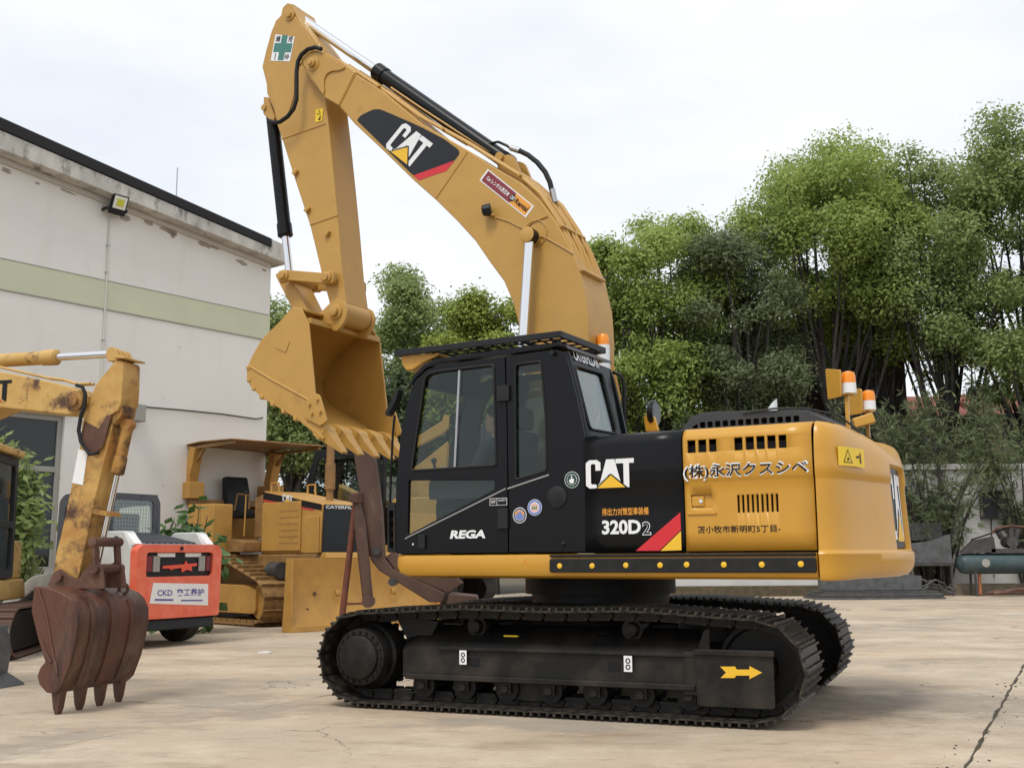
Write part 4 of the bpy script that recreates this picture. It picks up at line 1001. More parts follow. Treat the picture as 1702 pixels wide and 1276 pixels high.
def hyd(name, a, b, r, rod_r, t, y, collar=True, mt='black_paint', par=None, rod_mt='chrome'):
    """cylinder barrel a->a+(b-a)*t and chrome rod on to b (points in u,z)"""
    A = Vector((a[0], y, a[1])); B = Vector((b[0], y, b[1])); d = (B - A); L_ = d.length; d.normalize()
    m = MB().lathe([(0, r * .6), (.02, r), (L_ * t - .16, r), (L_ * t - .155, r * 1.14), (L_ * t - .015, r * 1.16), (L_ * t, r * .85), (L_ * t + .002, rod_r)], A, d, 24)
    m.cyl(A + Vector((0, -r * .8, 0)), A + Vector((0, r * .8, 0)), r * 1.05, n=18)
    o = m.build(name, mt, par or exc)
    rd = MB().lathe([(0, rod_r), (L_ - L_ * t + .0, rod_r)], A + d * (L_ * t + .003), d, 20); rd.build('rod', rod_mt, o)
    MB().cyl(B + Vector((0, -r * .7, 0)), B + Vector((0, r * .7, 0)), rod_r * 1.6, n=18).build('rod_eye', mt, o)
    return o
# stick cylinder above the boom with its mounting ears
sa, sb_ = [(0.954,5.179),(3.819,7.539)]
sc = hyd('stick_cylinder', sa, sb_, .083, .052, .575, 0.0)
er = fillet([(1.009,5.044),(0.924,5.179),(0.868,5.194),(0.799,5.156),(0.719,4.965),(0.506,4.681),(0.706,4.87)], .02)
for v in ((.09, .13), (-.13, -.09)): MB().prism(er, *v).build('cylinder_ear', 'boom_hazed_yellow', boom, bev=.008)
MB().cyl((sa[0], -.16, sa[1]), (sa[0], .16, sa[1]), .045, n=14).build('ear_pin', 'boom_hazed_yellow', boom)
hp = [(p[0], .06, p[1]) for p in [(1.13,5.354),(1.087,5.377),(1.016,5.376),(0.918,5.318),(0.863,5.269)]]
MB().tube(hp, .014, 8).build('oil_line', 'black_paint', sc)
hp = [(p[0], .06, p[1]) for p in [(0.863,5.276),(0.78,5.24),(0.671,5.169),(0.57,5.075),(0.484,4.96),(0.432,4.845),(0.407,4.737),(0.388,4.654)]]
MB().tube(hp, .026, 10).build('hose', 'black_rubber', sc)
for q in ([(0.87,5.283),(0.766,5.231)], [(0.407,4.767),(0.382,4.629)]):
    MB().cyl((q[0][0], .06, q[0][1]), (q[1][0], .06, q[1][1]), .029, n=12).build('hose_fitting', 'steel', sc)
hl = [(p[0], .07, p[1]) for p in [(2.35,6.254),(1.954,5.935),(1.5,5.58),(1.103,5.281)]]
MB().tube(hl, .012, 6).build('oil_line', 'boom_hazed_yellow', sc)
# boom cylinders
ca, = [(0.47,4.216)]
for sgn in (1, -1):
    bc = hyd('boom_cylinder', (.70, 1.25), ca, .075, .048, .55, .42 * sgn)
    MB().lathe([(-.07, .075), (.055, .075), (.06, .06), (.062, .004)], (ca[0], .42 * sgn, ca[1]), (0, sgn, 0), 22).build('rod_cap', 'boom_hazed_yellow', bc)
MB().cyl((ca[0], -.46, ca[1]), (ca[0], .46, ca[1]), .05, n=16).build('cylinder_axle', 'boom_hazed_yellow', boom)

# ---------------- stick
so_ = [(3.841,7.432),(3.817,7.522),(3.746,7.559),(3.664,7.518),(3.616,7.424),(3.559,7.306),(3.358,7.05),(3.232,6.882),(3.123,6.634),(3.147,6.236),(3.077,5.781),(3.007,5.285),(2.937,4.765),(2.876,4.256),(2.812,3.899),(2.93,3.749),(3.02,3.812),(3.048,3.948),(3.164,4.289),(3.33,4.82),(3.561,5.385),(3.742,5.843),(3.849,6.101),(3.91,6.302),(4.018,6.515),(4.031,6.636),(4.104,6.859),(4.056,7.04),(3.981,7.26),(3.913,7.391),(3.877,7.404)]
stick = MB().prism(so_, -.195, .195).build('stick', 'boom_hazed_yellow', exc, bev=.012)
hi_ = fillet([(3.805,7.43),(3.771,7.495),(3.699,7.483),(3.651,7.389),(3.421,7.095),(3.302,6.906),(3.602,6.69),(3.601,6.386),(3.69,6.147),(3.832,6.127),(3.985,6.618),(4.067,6.843),(3.944,7.258),(3.894,7.364)], .04)
MB().prism(hi_, .196, .209).build('cheek_plate', 'boom_hazed_yellow', stick, bev=.005)
(qu, qz), = [(3.686,7.384)]
MB().lathe([(0, .07), (.012, .07), (.015, .04), (.04, .038), (.042, .002)], (qu, .209, qz), (0, 1, 0), 16).build('stick_pin', 'boom_hazed_yellow', stick)
for q in ([(3.792,5.912),(3.144,5.963)], [(3.333,4.836),(2.951,4.883)]):
    MB().beam((q[0][0], .197, q[0][1]), (q[1][0], .197, q[1][1]), .008, .012, up=(0, 1, 0)).build('weld_seam', 'boom_hazed_yellow', stick)
for q in ([(3.546,5.474)], [(3.36,5.011)], [(3.075,4.699)]):
    MB().obox((q[0][0], .215, q[0][1]), ((1, 0, .9), (0, 1, 0), (-.9, 0, 1)), .05, .04, .07).build('hose_bracket', 'boom_hazed_yellow', stick, bev=.006)
gx = [(3.959,6.891),(3.897,7.201),(3.606,7.098),(3.668,6.814)]
para('safety_label', gx, 'decal_white', stick, .209, .003)
o_, x_, y_ = frame4(gx); o_.y = .209
flat('label_print', [(.36, .03), (.66, .03), (.66, .33), (.97, .33), (.97, .67), (.66, .67), (.66, .97), (.36, .97), (.36, .67), (.05, .67), (.05, .33), (.36, .33)], [tuple(range(12))], o_, x_, y_, 'decal_green', stick, .0045)
for ch_, cx_, cy_ in (('第', .19, .83), ('安', .83, .83), ('一', .2, .17), ('全', .82, .17)):
    oo = o_ + x_ * cx_ + y_ * cy_
    lettering(ch_, (-.5, .5, -.5, .5) if ch_ != '一' else (-.5, .5, -.08, .08), oo, y_ * -.24, x_ * .24, 'decal_black', stick, .0045, .02)
wq = [(3.286,6.005),(3.282,6.16),(3.171,6.15),(3.192,6.007)]
para('warning_label', wq, 'label_yellow', stick, .197, .004)
o_, x_, y_ = frame4(wq); o_.y = .197
flat('label_print', [(.2, .55), (.8, .55), (.5, .92)], [(0, 1, 2)], o_, x_, y_, 'decal_black', stick, .0055)
flat('label_print', [(.32, .6), (.68, .6), (.5, .82)], [(0, 1, 2)], o_, x_, y_, 'label_yellow', stick, .0065)
flat('label_print', [(.45, .1), (.8, .1), (.8, .45), (.65, .45), (.6, .25), (.45, .22)], [tuple(range(6))], o_, x_, y_, 'decal_black', stick, .0055)
# hose round the boom tip
hs = [(p[0], .345, p[1]) for p in [(3.102,6.767),(3.188,6.81),(3.291,6.814),(3.384,6.772),(3.434,6.699),(3.448,6.581),(3.442,6.402),(3.438,6.26),(3.478,6.156),(3.562,6.082),(3.674,6.042),(3.754,6.052),(3.835,6.09)]]
MB().tube(hs, .024, 10).build('hose', 'black_rubber', stick)
# bucket cylinder, its bracket, links
ka, kb = [(4.11,6.382),(3.77,4.34)]
hyd('bucket_cylinder', ka, kb, .075, .045, .76, 0.0)
br = fillet([(4.126,6.519),(4.062,6.504),(3.943,6.236),(3.977,6.178),(4.118,6.303)], .01)
for v in ((.09, .13), (-.13, -.09)): MB().prism(br, *v).build('cylinder_bracket', 'boom_hazed_yellow', stick, bev=.005)
MB().cyl((ka[0], -.15, ka[1]), (ka[0], .15, ka[1]), .035, n=12).build('bracket_pin', 'boom_hazed_yellow', stick)
la, lb = [(3.602,4.278),(3.005,4.178)]
lk0 = None
def link_bar(y):
    m = MB(); m.prism(fillet([(la[0] + .09, la[1] - .075), (la[0] + .09, la[1] + .075), (la[0] - .05, la[1] + .06), (lb[0] + .05, lb[1] + .06), (lb[0] - .09, lb[1] + .075), (lb[0] - .09, lb[1] - .075), (lb[0] + .05, lb[1] - .055), (la[0] - .05, la[1] - .055)], .05), y - .03, y + .03)
    s = 1 if y > 0 else -1
    for q in (la, lb): m.lathe([(0, .068), (.02, .066), (.024, .045), (.05, .043), (.052, .002)], (q[0], y + .03 * s, q[1]), (0, s, 0), 18)
    return m.build('link_arm', 'boom_hazed_yellow', exc, bev=.008)
link_bar(.26); link_bar(-.26)
MB().cyl((la[0], -.25, la[1]), (la[0], .25, la[1]), .045, n=14).build('link_pin', 'boom_hazed_yellow', exc); MB().cyl((lb[0], -.25, lb[1]), (lb[0], .25, lb[1]), .06, n=14).build('link_pin', 'boom_hazed_yellow', exc)
hb0, hb1 = [(3.769,4.312),(3.427,3.844)]
MB().prism(fillet([(hb0[0] + .10, hb0[1] + .06), (hb0[0] - .10, hb0[1] + .06), (hb1[0] - .09, hb1[1] - .02), (hb1[0] + .10, hb1[1] - .02)], .05), -.155, .155).build('power_link', 'boom_hazed_yellow', exc, bev=.015)

# ---------------- bucket
BW = .60
outer = [(3.062,3.791),(3.167,3.81),(3.255,3.75),(3.367,3.66),(3.505,3.571),(3.603,3.497),(3.715,3.346),(3.786,3.223),(3.781,3.106),(3.736,3.031),(3.58,2.897),(3.336,2.765),(3.131,2.656),(2.954,2.546),(2.795,2.432)]
def inset(pts, d): return offline(pts, d)
inn = inset(outer, -.03)
if (Vector(inn[6]) - Vector((2.9, 3.1))).length > (Vector(outer[6]) - Vector((2.9, 3.1))).length: inn = inset(outer, .03)
bk = MB()
bk.prism(outer + list(reversed(inn)), -BW, BW)
sp_ = [(3.061,3.785),(2.961,3.627),(2.853,2.884),(2.737,2.599),(2.779,2.443)]
sidepl = outer[1:-1] + list(reversed(sp_))
lipz = outer[-1]
for y0, y1 in ((BW + .001, BW + .028), (-BW - .028, -BW - .001)): bk.prism(sidepl, y0, y1)
bk.box(sp_[1][0] + .06, sp_[1][0] - .015, -BW, BW, sp_[1][1] - .01, sp_[1][1] + .05)
bucket = bk.build('bucket', 'boom_hazed_yellow', exc, bev=.008)
# lip plate
lp0 = Vector(outer[-2]); lp1 = Vector(outer[-1]); dl = (lp1 - lp0).normalized()
lip = MB(); lo_ = lp0 - dl * .10; hi2 = lp1 + dl * .07; nl = Vector((-dl.y, dl.x)); nl = nl if nl.y > 0 else -nl
lip.prism([tuple(lo_ + nl * .034), tuple(hi2 + nl * .034), tuple(hi2 + nl * .004), tuple(lo_ - nl * .006)], -BW - .03, BW + .03)
lip.build('lip_plate', 'boom_hazed_yellow', bucket, bev=.006)
# side cutters with bolts
cut = [(2.828,2.871),(2.773,2.854),(2.666,2.578),(2.757,2.535),(2.954,2.628),(2.944,2.818)]
for s in (1, -1):
    c_ = MB().prism(fillet(cut, .02), *sorted(((BW + .029) * s, (BW + .055) * s))).build('side_cutter', 'boom_hazed_yellow', bucket, bev=.006)
    bl_ = None
    for q in [(2.89,2.763),(2.856,2.668),(2.79,2.804),(2.748,2.679)]:
        MB().cyl((q[0], (BW + .055) * s, q[1]), (q[0], (BW + .08) * s, q[1]), .018, n=6).build('cutter_bolt', 'boom_hazed_yellow', bucket)
wp = [(3.759,3.248),(3.709,3.051),(3.029,2.751),(3.042,2.678),(2.961,2.598)]
MB().tube([(p[0], BW + .03, p[1]) for p in [(3.75,3.241),(3.443,3.073),(3.065,2.884),(2.936,2.819)]], .012, 6).build('wear_seam', 'boom_hazed_yellow', bucket)
wq = [(3.389,3.4),(3.327,3.502),(3.195,3.45),(3.248,3.335)]
MB().prism(wq, BW + .0285, BW + .036).build('wear_pad', 'boom_hazed_yellow', bucket, bev=.003)
for i, q in enumerate([(3.766,3.217),(3.752,3.086),(3.681,2.991),(3.569,2.892),(3.417,2.805),(3.268,2.719),(3.105,2.633)]):
    MB().box(q[0] - .032, q[0] + .022, BW - .03, BW + .04, q[1] - .02, q[1] + .028).build('wear_block', 'boom_hazed_yellow', bucket, bev=.012)
# lifting ears carrying the pins
eb = [(3.393,3.826),(3.345,3.894),(3.135,3.803),(2.99,3.904),(2.894,3.945),(2.789,3.899),(2.747,3.797),(2.784,3.678),(2.886,3.586),(2.951,3.606),(2.985,3.668),(3.256,3.718)]
for s in (1, -1):
    MB().prism(fillet(eb, .04), *sorted((.205 * s, .255 * s))).build('bucket_ear', 'boom_hazed_yellow', bucket, bev=.008)
pq, = [(2.899,3.8)]
MB().lathe([(0, .085), (.02, .083), (.024, .055), (.06, .05), (.064, .03), (.066, .002)], (pq[0], .255, pq[1]), (0, 1, 0), 20).build('bucket_pin', 'boom_hazed_yellow', bucket)
MB().cyl((pq[0], -.19, pq[1]), (pq[0], .19, pq[1]), .13, n=24).build('stick_boss', 'boom_hazed_yellow', stick)
MB().cyl((pq[0], -.30, pq[1]), (pq[0], .254, pq[1]), .05, n=14).build('bucket_axle', 'boom_hazed_yellow', bucket)
# teeth
tb_, tt_ = [(2.799,2.486),(2.541,2.283)]
td = Vector((tt_[0] - tb_[0], tt_[1] - tb_[1])); tl = td.length * 1.12; td.normalize(); tn = Vector((-td.y, td.x)); tn = tn if tn.y > 0 else -tn
tm = MB()
def tsec(d, hu, hd_, w):
    c = td * d; a = c + tn * hu; b = c - tn * hd_; return [(a.x, -w, a.y), (a.x, w, a.y), (b.x, w, b.y), (b.x, -w, b.y)]
tm.loft([tsec(-.12, .05, .05, .06), tsec(-.02, .085, .065, .088), tsec(.05, .085, .066, .086), tsec(.07, .072, .06, .07), tsec(.15, .05, .05, .062), tsec(tl * .97, .006, .02, .042)])
tm.cyl((td.x * .02, -.07, td.y * .02), (td.x * .02, .07, td.y * .02), .015, n=8)
t0 = None
for i in range(5):
    y = .54 - i * .27
    if t0 is None: t0 = tm.build('tooth', 'boom_hazed_yellow', bucket, bev=.006, loc=(tb_[0], y, tb_[1]))
    else: dup(t0, bucket, (tb_[0], y, tb_[1]))

# ================================================================== OPERATOR
def person():
    _c = Matrix.Rotation(pi - TU, 3, 'Z') @ Vector((.44, .06, 0))
    root = empty('person', (MX + _c.x, MY + _c.y, 0), pi - TU)
    tag(root, 'person in dark clothes sitting at the controls inside the black cab', 'person')
    J = {'pel': (.10, .88, 1.70, .145), 'bel': (.11, .88, 1.86, .135), 'che': (.10, .88, 2.06, .165), 'sho': (.08, .88, 2.19, .13), 'nec': (.085, .88, 2.27, .06)}
    E = [('pel', 'bel'), ('bel', 'che'), ('che', 'sho'), ('sho', 'nec')]
    for s, t in ((1, 'l'), (-1, 'r')):
        y = .88 + .19 * s
        J['sh' + t] = (.08, y, 2.17, .075); J['el' + t] = (.18, y + .07 * s, 1.93, .052); J['wr' + t] = (.44, y + .05 * s, 1.97, .036); E += [('sho', 'sh' + t), ('sh' + t, 'el' + t), ('el' + t, 'wr' + t)]
        y = .88 + .10 * s
        J['hi' + t] = (.14, y, 1.71, .10); J['kn' + t] = (.58, y + .03 * s, 1.74, .075); J['an' + t] = (.56, y + .03 * s, 1.40, .05); J['to' + t] = (.74, y + .03 * s, 1.345, .04); E += [('pel', 'hi' + t), ('hi' + t, 'kn' + t), ('kn' + t, 'an' + t), ('an' + t, 'to' + t)]
    def skin(name, J, E, mt, rootk, sub=2, parent=None):
        ks = list(J); me = bpy.data.meshes.new(name); me.from_pydata([J[k][:3] for k in ks], [(ks.index(a), ks.index(b)) for a, b in E], [])
        o = bpy.data.objects.new(name, me); link(o, parent)
        m = o.modifiers.new('skin', 'SKIN'); m.use_smooth_shade = True
        for i, k in enumerate(ks):
            r = J[k][3]; sv = me.skin_vertices[0].data[i]; sv.radius = (r, r) if not isinstance(r, tuple) else r; sv.use_root = (k == rootk)
        s_ = o.modifiers.new('subsurf', 'SUBSURF'); s_.levels = sub; s_.render_levels = sub
        me.materials.append(M[mt]); return o
    body = skin('body', J, E, 'cloth_dark', 'pel', 2, root)
    head = MB()
    rings = []
    for z, rx, ry, ox in ((2.25, .05, .05, .085), (2.30, .052, .05, .09), (2.325, .075, .06, .11), (2.36, .09, .068, .105), (2.40, .098, .074, .10), (2.44, .102, .078, .095), (2.48, .10, .078, .09), (2.515, .085, .066, .085), (2.54, .05, .04, .08), (2.548, .01, .01, .08)):
        rings.append([(ox + rx * cos(a) + (.018 if abs(a - 0) < .01 and 2.37 < z < 2.42 else 0), .88 + ry * sin(a), z) for a in [2 * pi * i / 20 for i in range(20)]])
    head.loft(rings)
    for s in (1, -1): head.ball((.085, .88 + .08 * s, 2.41), .026, 8, 6, (.7, .35, 1.1))
    head.loft([[(.19 + d, .88 + w * cos(a), 2.395 + h * sin(a)) for a in [2 * pi * i / 8 for i in range(8)]] for d, w, h in ((0, .016, .026), (.02, .008, .012))])
    hd_ = head.build('head', 'skin', root)
    for s in (1, -1): MB().ball((.187, .88 + .03 * s, 2.425), .010, 8, 6, (.6, 1.2, .8)).build('eye', 'hair_black', hd_)
    MB().obox((.195, .88, 2.355), ((1, 0, 0), (0, 1, 0), (0, 0, 1)), .012, .04, .008).build('mouth', 'decal_maroon', hd_)
    hr_ = MB(); R_ = []
    for z, rx, ry, ox in ((2.37, .06, .07, .03), (2.41, .08, .079, .06), (2.45, .10, .086, .075), (2.49, .108, .087, .085), (2.525, .095, .076, .083), (2.555, .06, .05, .08), (2.566, .012, .012, .08)): R_.append([(ox + rx * cos(a), .88 + ry * sin(a), z) for a in [2 * pi * i / 18 for i in range(18)]])
    hr_.loft(R_); hr_.build('hair', 'hair_black', root)
    for s in (1, -1):
        w = Vector((.44, .88 + .24 * s, 1.97)); hm = MB(); hm.ball(w + Vector((.05, 0, .01)), .05, 10, 8, (1, .5, .75))
        for k in range(4):
            b = w + Vector((.09, (.03 - .02 * k) * .9, .012)); ln = (.045, .05, .047, .038)[k]; hm.tube([b, b + Vector((ln * .6, 0, .004)), b + Vector((ln * .8, 0, -.02)), b + Vector((ln * .35, 0, -.04))], [.009, .009, .0085, .007], 6)
        hm.tube([w + Vector((.03, -.03 * s, .01)), w + Vector((.065, -.045 * s, .0)), w + Vector((.095, -.03 * s, -.02))], [.011, .010, .008], 6)
        hm.build('hand', 'skin', root)
person()

# ================================================================== WHITE BUILDING ON THE LEFT
WYAW = radians(52.157)
bld = empty('warehouse', (-5.43, 24.0, 0), WYAW)
tag(bld, 'white plastered warehouse with a pale green band and black roof edge behind the dozer', 'building')
def plaster():
    m = bpy.data.materials.new('plaster'); m.use_nodes = True; n = m.node_tree.nodes; L = m.node_tree.links; b = n['Principled BSDF']
    t = n.new('ShaderNodeTexCoord')
    def noise(sc, det, st=(1, 1, 1)):
        mp_ = n.new('ShaderNodeMapping'); mp_.inputs['Scale'].default_value = st; L.new(t.outputs['Object'], mp_.inputs[0])
        z = n.new('ShaderNodeTexNoise'); z.inputs['Scale'].default_value = sc; z.inputs['Detail'].default_value = det; z.inputs['Roughness'].default_value = .6; L.new(mp_.outputs[0], z.inputs['Vector']); return z.outputs['Fac']
    def layer(prev, s, lo, hi, amt, col):
        r = n.new('ShaderNodeMapRange'); r.inputs[1].default_value = lo; r.inputs[2].default_value = hi; r.inputs[4].default_value = amt; L.new(s, r.inputs[0])
        x = n.new('ShaderNodeMix'); x.data_type = 'RGBA'; L.new(r.outputs[0], x.inputs[0]); x.inputs[7].default_value = (*col, 1)
        if isinstance(prev, tuple): x.inputs[6].default_value = (*prev, 1)
        else: L.new(prev, x.inputs[6])
        return x.outputs[2]
    c = layer((.78, .765, .72), noise(.5, 6), .35, .7, .8, (.72, .695, .645))
    c = layer(c, noise(1.6, 8, (1, 1, .25)), .55, .75, .4, (.58, .555, .50))
    c = layer(c, noise(3.2, 3), .70, .76, .55, (.40, .375, .34))
    L.new(c, b.inputs['Base Color']); b.inputs['Roughness'].default_value = .9
    bp = n.new('ShaderNodeBump'); bp.inputs['Strength'].default_value = .12; L.new(noise(18, 6), bp.inputs['Height']); L.new(bp.outputs[0], b.inputs['Normal']); M['plaster'] = m
plaster()
mat('band_green', (.60, .615, .445), .9, col2=(.55, .57, .42), scale=.8)
mat('chip_brown', (.30, .25, .20), .95, col2=(.42, .38, .33), scale=8)
mat('stained_fascia', (.60, .58, .53), .9, col2=(.36, .35, .32), scale=2.5, lo=.4, hi=.7, col3=(.07, .068, .06), scale3=3.2, lo3=.52, hi3=.68, stretch=(1, 1, .45), bump=.2, bscale=20)
def ztop(t): return 7.78 - .108 * t
def zfas(t): return 8.01 - .127 * t
def zroof(t): return 8.205 - .1325 * t
win = [(-7.6, 1.0), (-4.75, 1.0), (-4.75, 3.87), (-7.6, 3.87)]
MB().prism([(-14, 0), (0, 0), (0, ztop(0)), (-14, ztop(-14))], 0, .28, holes=[win]).build('front_wall', 'plaster', bld, smooth=False)
MB().prism([(.28, 0), (12, 0), (12, ztop(0)), (.28, ztop(0))], -.28, 0, 'x').build('end_wall', 'plaster', bld, smooth=False)
MB().prism([(-14, 0), (-.282, 0), (-.282, ztop(0)), (-14, ztop(-14))], 11.7, 12).build('back_wall', 'plaster', bld, smooth=False)
MB().prism([(.285, 0), (11.695, 0), (11.695, ztop(-14)), (.285, ztop(-14))], -14, -13.7, 'x').build('end_wall', 'plaster', bld, smooth=False)
fas = MB(); fas.prism([(-14.2, ztop(-14.2) + .002), (.19, ztop(.19) + .002), (.19, zfas(.19) + .20), (-.302, zfas(-.302) + .20), (-.302, zfas(-.302)), (-14.2, zfas(-14.2))], -.36, 12.3); fas.build('fascia', 'stained_fascia', bld, bev=.02)
MB().prism([(-14.2, ztop(-14.2) - .10), (-.06, ztop(-.06) - .10), (-.06, ztop(-.06)), (-14.2, ztop(-14.2))], -.07, -.002).build('fascia_ledge', 'bare_plaster', bld, bev=.01)
rf = MB(); rf.prism([(-14.2, zfas(-14.2) + .003), (-.305, zfas(-.305) + .003), (-.305, zroof(-.305)), (-14.2, zroof(-14.2))], -.385, 12.3)
rfo = rf.build('roof', 'dark_roof', bld, bev=.02)
MB().cyl((-2.35, .3, zroof(-2.35) - .05), (-2.35, .3, zroof(-2.35) + .95), .012, n=6).build('aerial', 'steel', rfo)
rc_ = random.Random(12)
chip0 = None
for k in range(16):
    t_ = -rc_.uniform(.1, 6.6); w_ = rc_.uniform(.05, .22); h_ = rc_.uniform(.02, .07); z_ = ztop(t_) - .12 - rc_.uniform(0, .10)
    P_ = [(t_ + w_ * cos(a) * rc_.uniform(.6, 1.1), z_ - .108 * w_ * cos(a) + h_ * sin(a) * rc_.uniform(.5, 1.2)) for a in [2 * pi * i / 9 for i in range(9)]]
    MB().prism(P_, -.008, -.002).build('plaster_chip', 'chip_brown', bld, smooth=False)
bandg = MB().box(-14, 0.004, -.014, -.002, 6.04, 6.60).build('green_band', 'band_green', bld, smooth=False)
for z in (6.03, 6.605): MB().box(-14, .004, -.02, -.002, z - .012, z + .004).build('band_groove', 'frame_grey', bld, smooth=False)
mat('expansion_line', (.40, .385, .35), .9)
for t_ in (-9.2,): MB().box(t_ - .008, t_ + .008, -.006, -.002, 0, 6.0).build('panel_joint', 'expansion_line', bld, smooth=False)
# window with frame, transoms and panes
wf = MB(); wf.box(-7.6, -4.75, .07, .15, 3.77, 3.868); wf.box(-7.6, -4.75, .07, .15, 1.002, 1.1); wf.box(-4.85, -4.752, .07, .15, 1.1, 3.77); wf.box(-7.598, -7.5, .07, .15, 1.1, 3.77); wf.box(-6.2, -6.1, .07, .15, 1.1, 3.77)
wf.box(-7.5, -6.2, .072, .148, 2.82, 2.92); wf.box(-6.1, -4.85, .072, .148, 2.82, 2.92)
wfo = wf.build('window', 'frame_grey', bld, bev=.006)
for a, b in ((-7.5, -6.2), (-6.1, -4.85)):
    for z0, z1 in ((1.1, 2.82), (2.92, 3.77)): MB().box(a, b, .105, .112, z0, z1).build('pane', 'dark_glass', wfo, smooth=False)
MB().box(-7.5, -4.62, -.05, .06, 3.89, 4.06).build('lintel', 'frame_grey', bld, bev=.01)
MB().box(-7.7, -4.65, -.08, .06, .90, .998).build('sill', 'frame_grey', bld, bev=.01)
# flood light, its conduit; vent box and cable
fl = empty('flood_light', (-5.43, 24.0, 0), WYAW); tag(fl, 'square black floodlight with yellow chip fixed under the roof edge of the white building', 'light')
(lt_, lz_), = [(-4.045,8.087)]
ax_ = (Vector((1, 0, 0)), Vector((0, .92, .38)), Vector((0, -.38, .92)))
lc = Vector((lt_, -.27, lz_))
MB().obox(lc, ax_, .34, .07, .40).build('housing', 'black_frame', fl, bev=.012)
MB().obox(lc - ax_[1] * .04 + ax_[2] * .05, ax_, .27, .012, .25).build('lens', 'lamp_face', fl)
MB().obox(lc - ax_[1] * .05 + ax_[2] * .05, ax_, .15, .008, .14).build('led_chip', 'lamp_chip', fl)
bk_ = MB(); bk_.box(lt_ - .2, lt_ - .18, -.28, -.002, lz_ - .12, lz_ - .06); bk_.box(lt_ + .18, lt_ + .2, -.28, -.002, lz_ - .12, lz_ - .06); bk_.build('bracket', 'black_frame', fl)
cdt = empty('conduit_pipe', (-5.43, 24.0, 0), WYAW); tag(cdt, 'thin pale conduit running down the white wall below the floodlight', 'pipe')
MB().tube([(lt_ - .02, -.02, lz_ - .22), (lt_ - .02, -.02, 3.5)], .018, 8).build('pipe', 'conduit', cdt)
for z in (7.3, 6.75, 5.4, 4.3): MB().box(lt_ - .05, lt_ + .01, -.042, -.002, z, z + .03).build('clip', 'steel', cdt)
(v0, w0), (v1, w1_) = [(-3.546,3.879),(-3.231,4.219)]
vb = MB().box(v0, v1, -.30, -.003, w0, w1_).build('vent_box', 'frame_grey', None, bev=.02); vb.location = (-5.43, 24.0, 0); vb.rotation_euler = (0, 0, WYAW)
tag(vb, 'small grey box on the white wall beside the rusty excavator stick', 'box')
cq = [(-3.097,4.213),(-2.254,4.237),(-1.203,4.253),(-0.32,4.234),(-0.123,4.279)]
cb2 = MB().tube([(p[0], -.022, p[1]) for p in cq], .014, 6).build('wall_cable', 'cable', None); cb2.location = (-5.43, 24.0, 0); cb2.rotation_euler = (0, 0, WYAW)
tag(cb2, 'dark cable sagging along the white wall from the small grey box to the corner', 'cable')

# ================================================================== OLD EXCAVATOR WITH RUSTY BUCKET
OY = radians(-16.3)
old = empty('old_excavator', (-3.585, 9.53, 0), OY)
tag(old, 'worn yellow excavator reaching in from the left with a rusty brown bucket', 'excavator')
bo1 = [(-1.007,2.9),(-0.744,2.843),(-0.505,2.787),(-0.319,2.74),(-0.154,2.689),(-0.096,2.639),(-0.092,2.581),(-0.137,2.519),(-0.252,2.477),(-0.981,2.572)]
bo1 = [(-4.3, 1.35), (-3.9, 2.1), (-2.6, 2.66)] + bo1[:-1] + [bo1[-1], (-2.5, 2.12), (-3.5, 1.55), (-3.9, 1.0), (-4.2, 1.0)]
ob = MB().prism(bo1, -.14, .14).build('boom', 'old_yellow', old, bev=.012)
tq = [(-0.96,2.611),(-0.885,2.814)]
fq = [(-1.334,2.628),(-0.879,2.819)]
(u0, z0), (u1, z1) = fq
cat_logo((u0, -.14, z0), (u1 - u0, 0, 0), (0, 0, z1 - z0), ob, .003, letters='decal_black', tri='decal_red', back='old_yellow')
(pu, pz), = [(-0.191,2.59)]
MB().lathe([(0, .09), (.03, .088), (.034, .05), (.06, .045), (.062, .004)], (pu, -.14, pz), (0, -1, 0), 18).build('boom_pin', 'old_yellow_rusty', ob)
pp = [(-1.053,2.939),(-0.528,2.812),(-0.368,2.788),(-0.221,2.743),(-0.085,2.741)]
for v in (-.10, -.05): MB().tube([(p[0], v, p[1] + .01) for p in pp], .014, 6).build('oil_line', 'old_yellow', ob)
hz_ = [(-0.174,2.731),(-0.111,2.712),(-0.076,2.647),(-0.076,2.542),(-0.108,2.464),(-0.124,2.333),(-0.092,2.228),(-0,2.121),(0.09,2.133)]
MB().tube([(p[0], -.17, p[1]) for p in hz_], .017, 8).build('hose', 'black_rubber', ob)
# stick with its head casting
hs_ = [(0.119,2.871),(0.176,2.942),(0.243,2.933),(0.257,2.906),(0.262,2.715),(0.258,2.568),(0.226,2.497),(0.155,2.458),(0.057,2.174),(0.017,2.139),(-0.098,2.216),(-0.134,2.301),(-0.129,2.417),(-0.071,2.562),(-0.019,2.719),(0.049,2.806)]
ls_ = [(-0.139,2.28),(0.057,2.174),(0.168,2.457),(0.191,2.467),(0.001,1.618),(-0.038,1.379),(-0.097,1.075),(-0.262,1),(-0.364,1.065),(-0.332,1.305),(-0.298,1.433),(-0.212,1.896)]
ost = MB(); ost.prism(hs_, -.125, .125); ost.prism(ls_, -.105, .105)
mat('stick_worn', (0.56, 0.345, 0.10), 0.55, col2=(0.42, 0.21, 0.05), scale=4, col3=(0.075, 0.032, 0.017), scale3=3.6, lo3=0.50, hi3=0.63, bump=0.15, bscale=30)
osto = ost.build('stick', 'stick_worn', old, bev=.01)
MB().prism([(-0.128,2.301),(-0.098,2.416),(0.047,2.347),(0.119,2.459),(0.168,2.457),(0.099,2.188),(0.03,2.128),(-0.058,2.162)], -.13, -.1255).build('grease_patch', 'rust', osto, smooth=False)
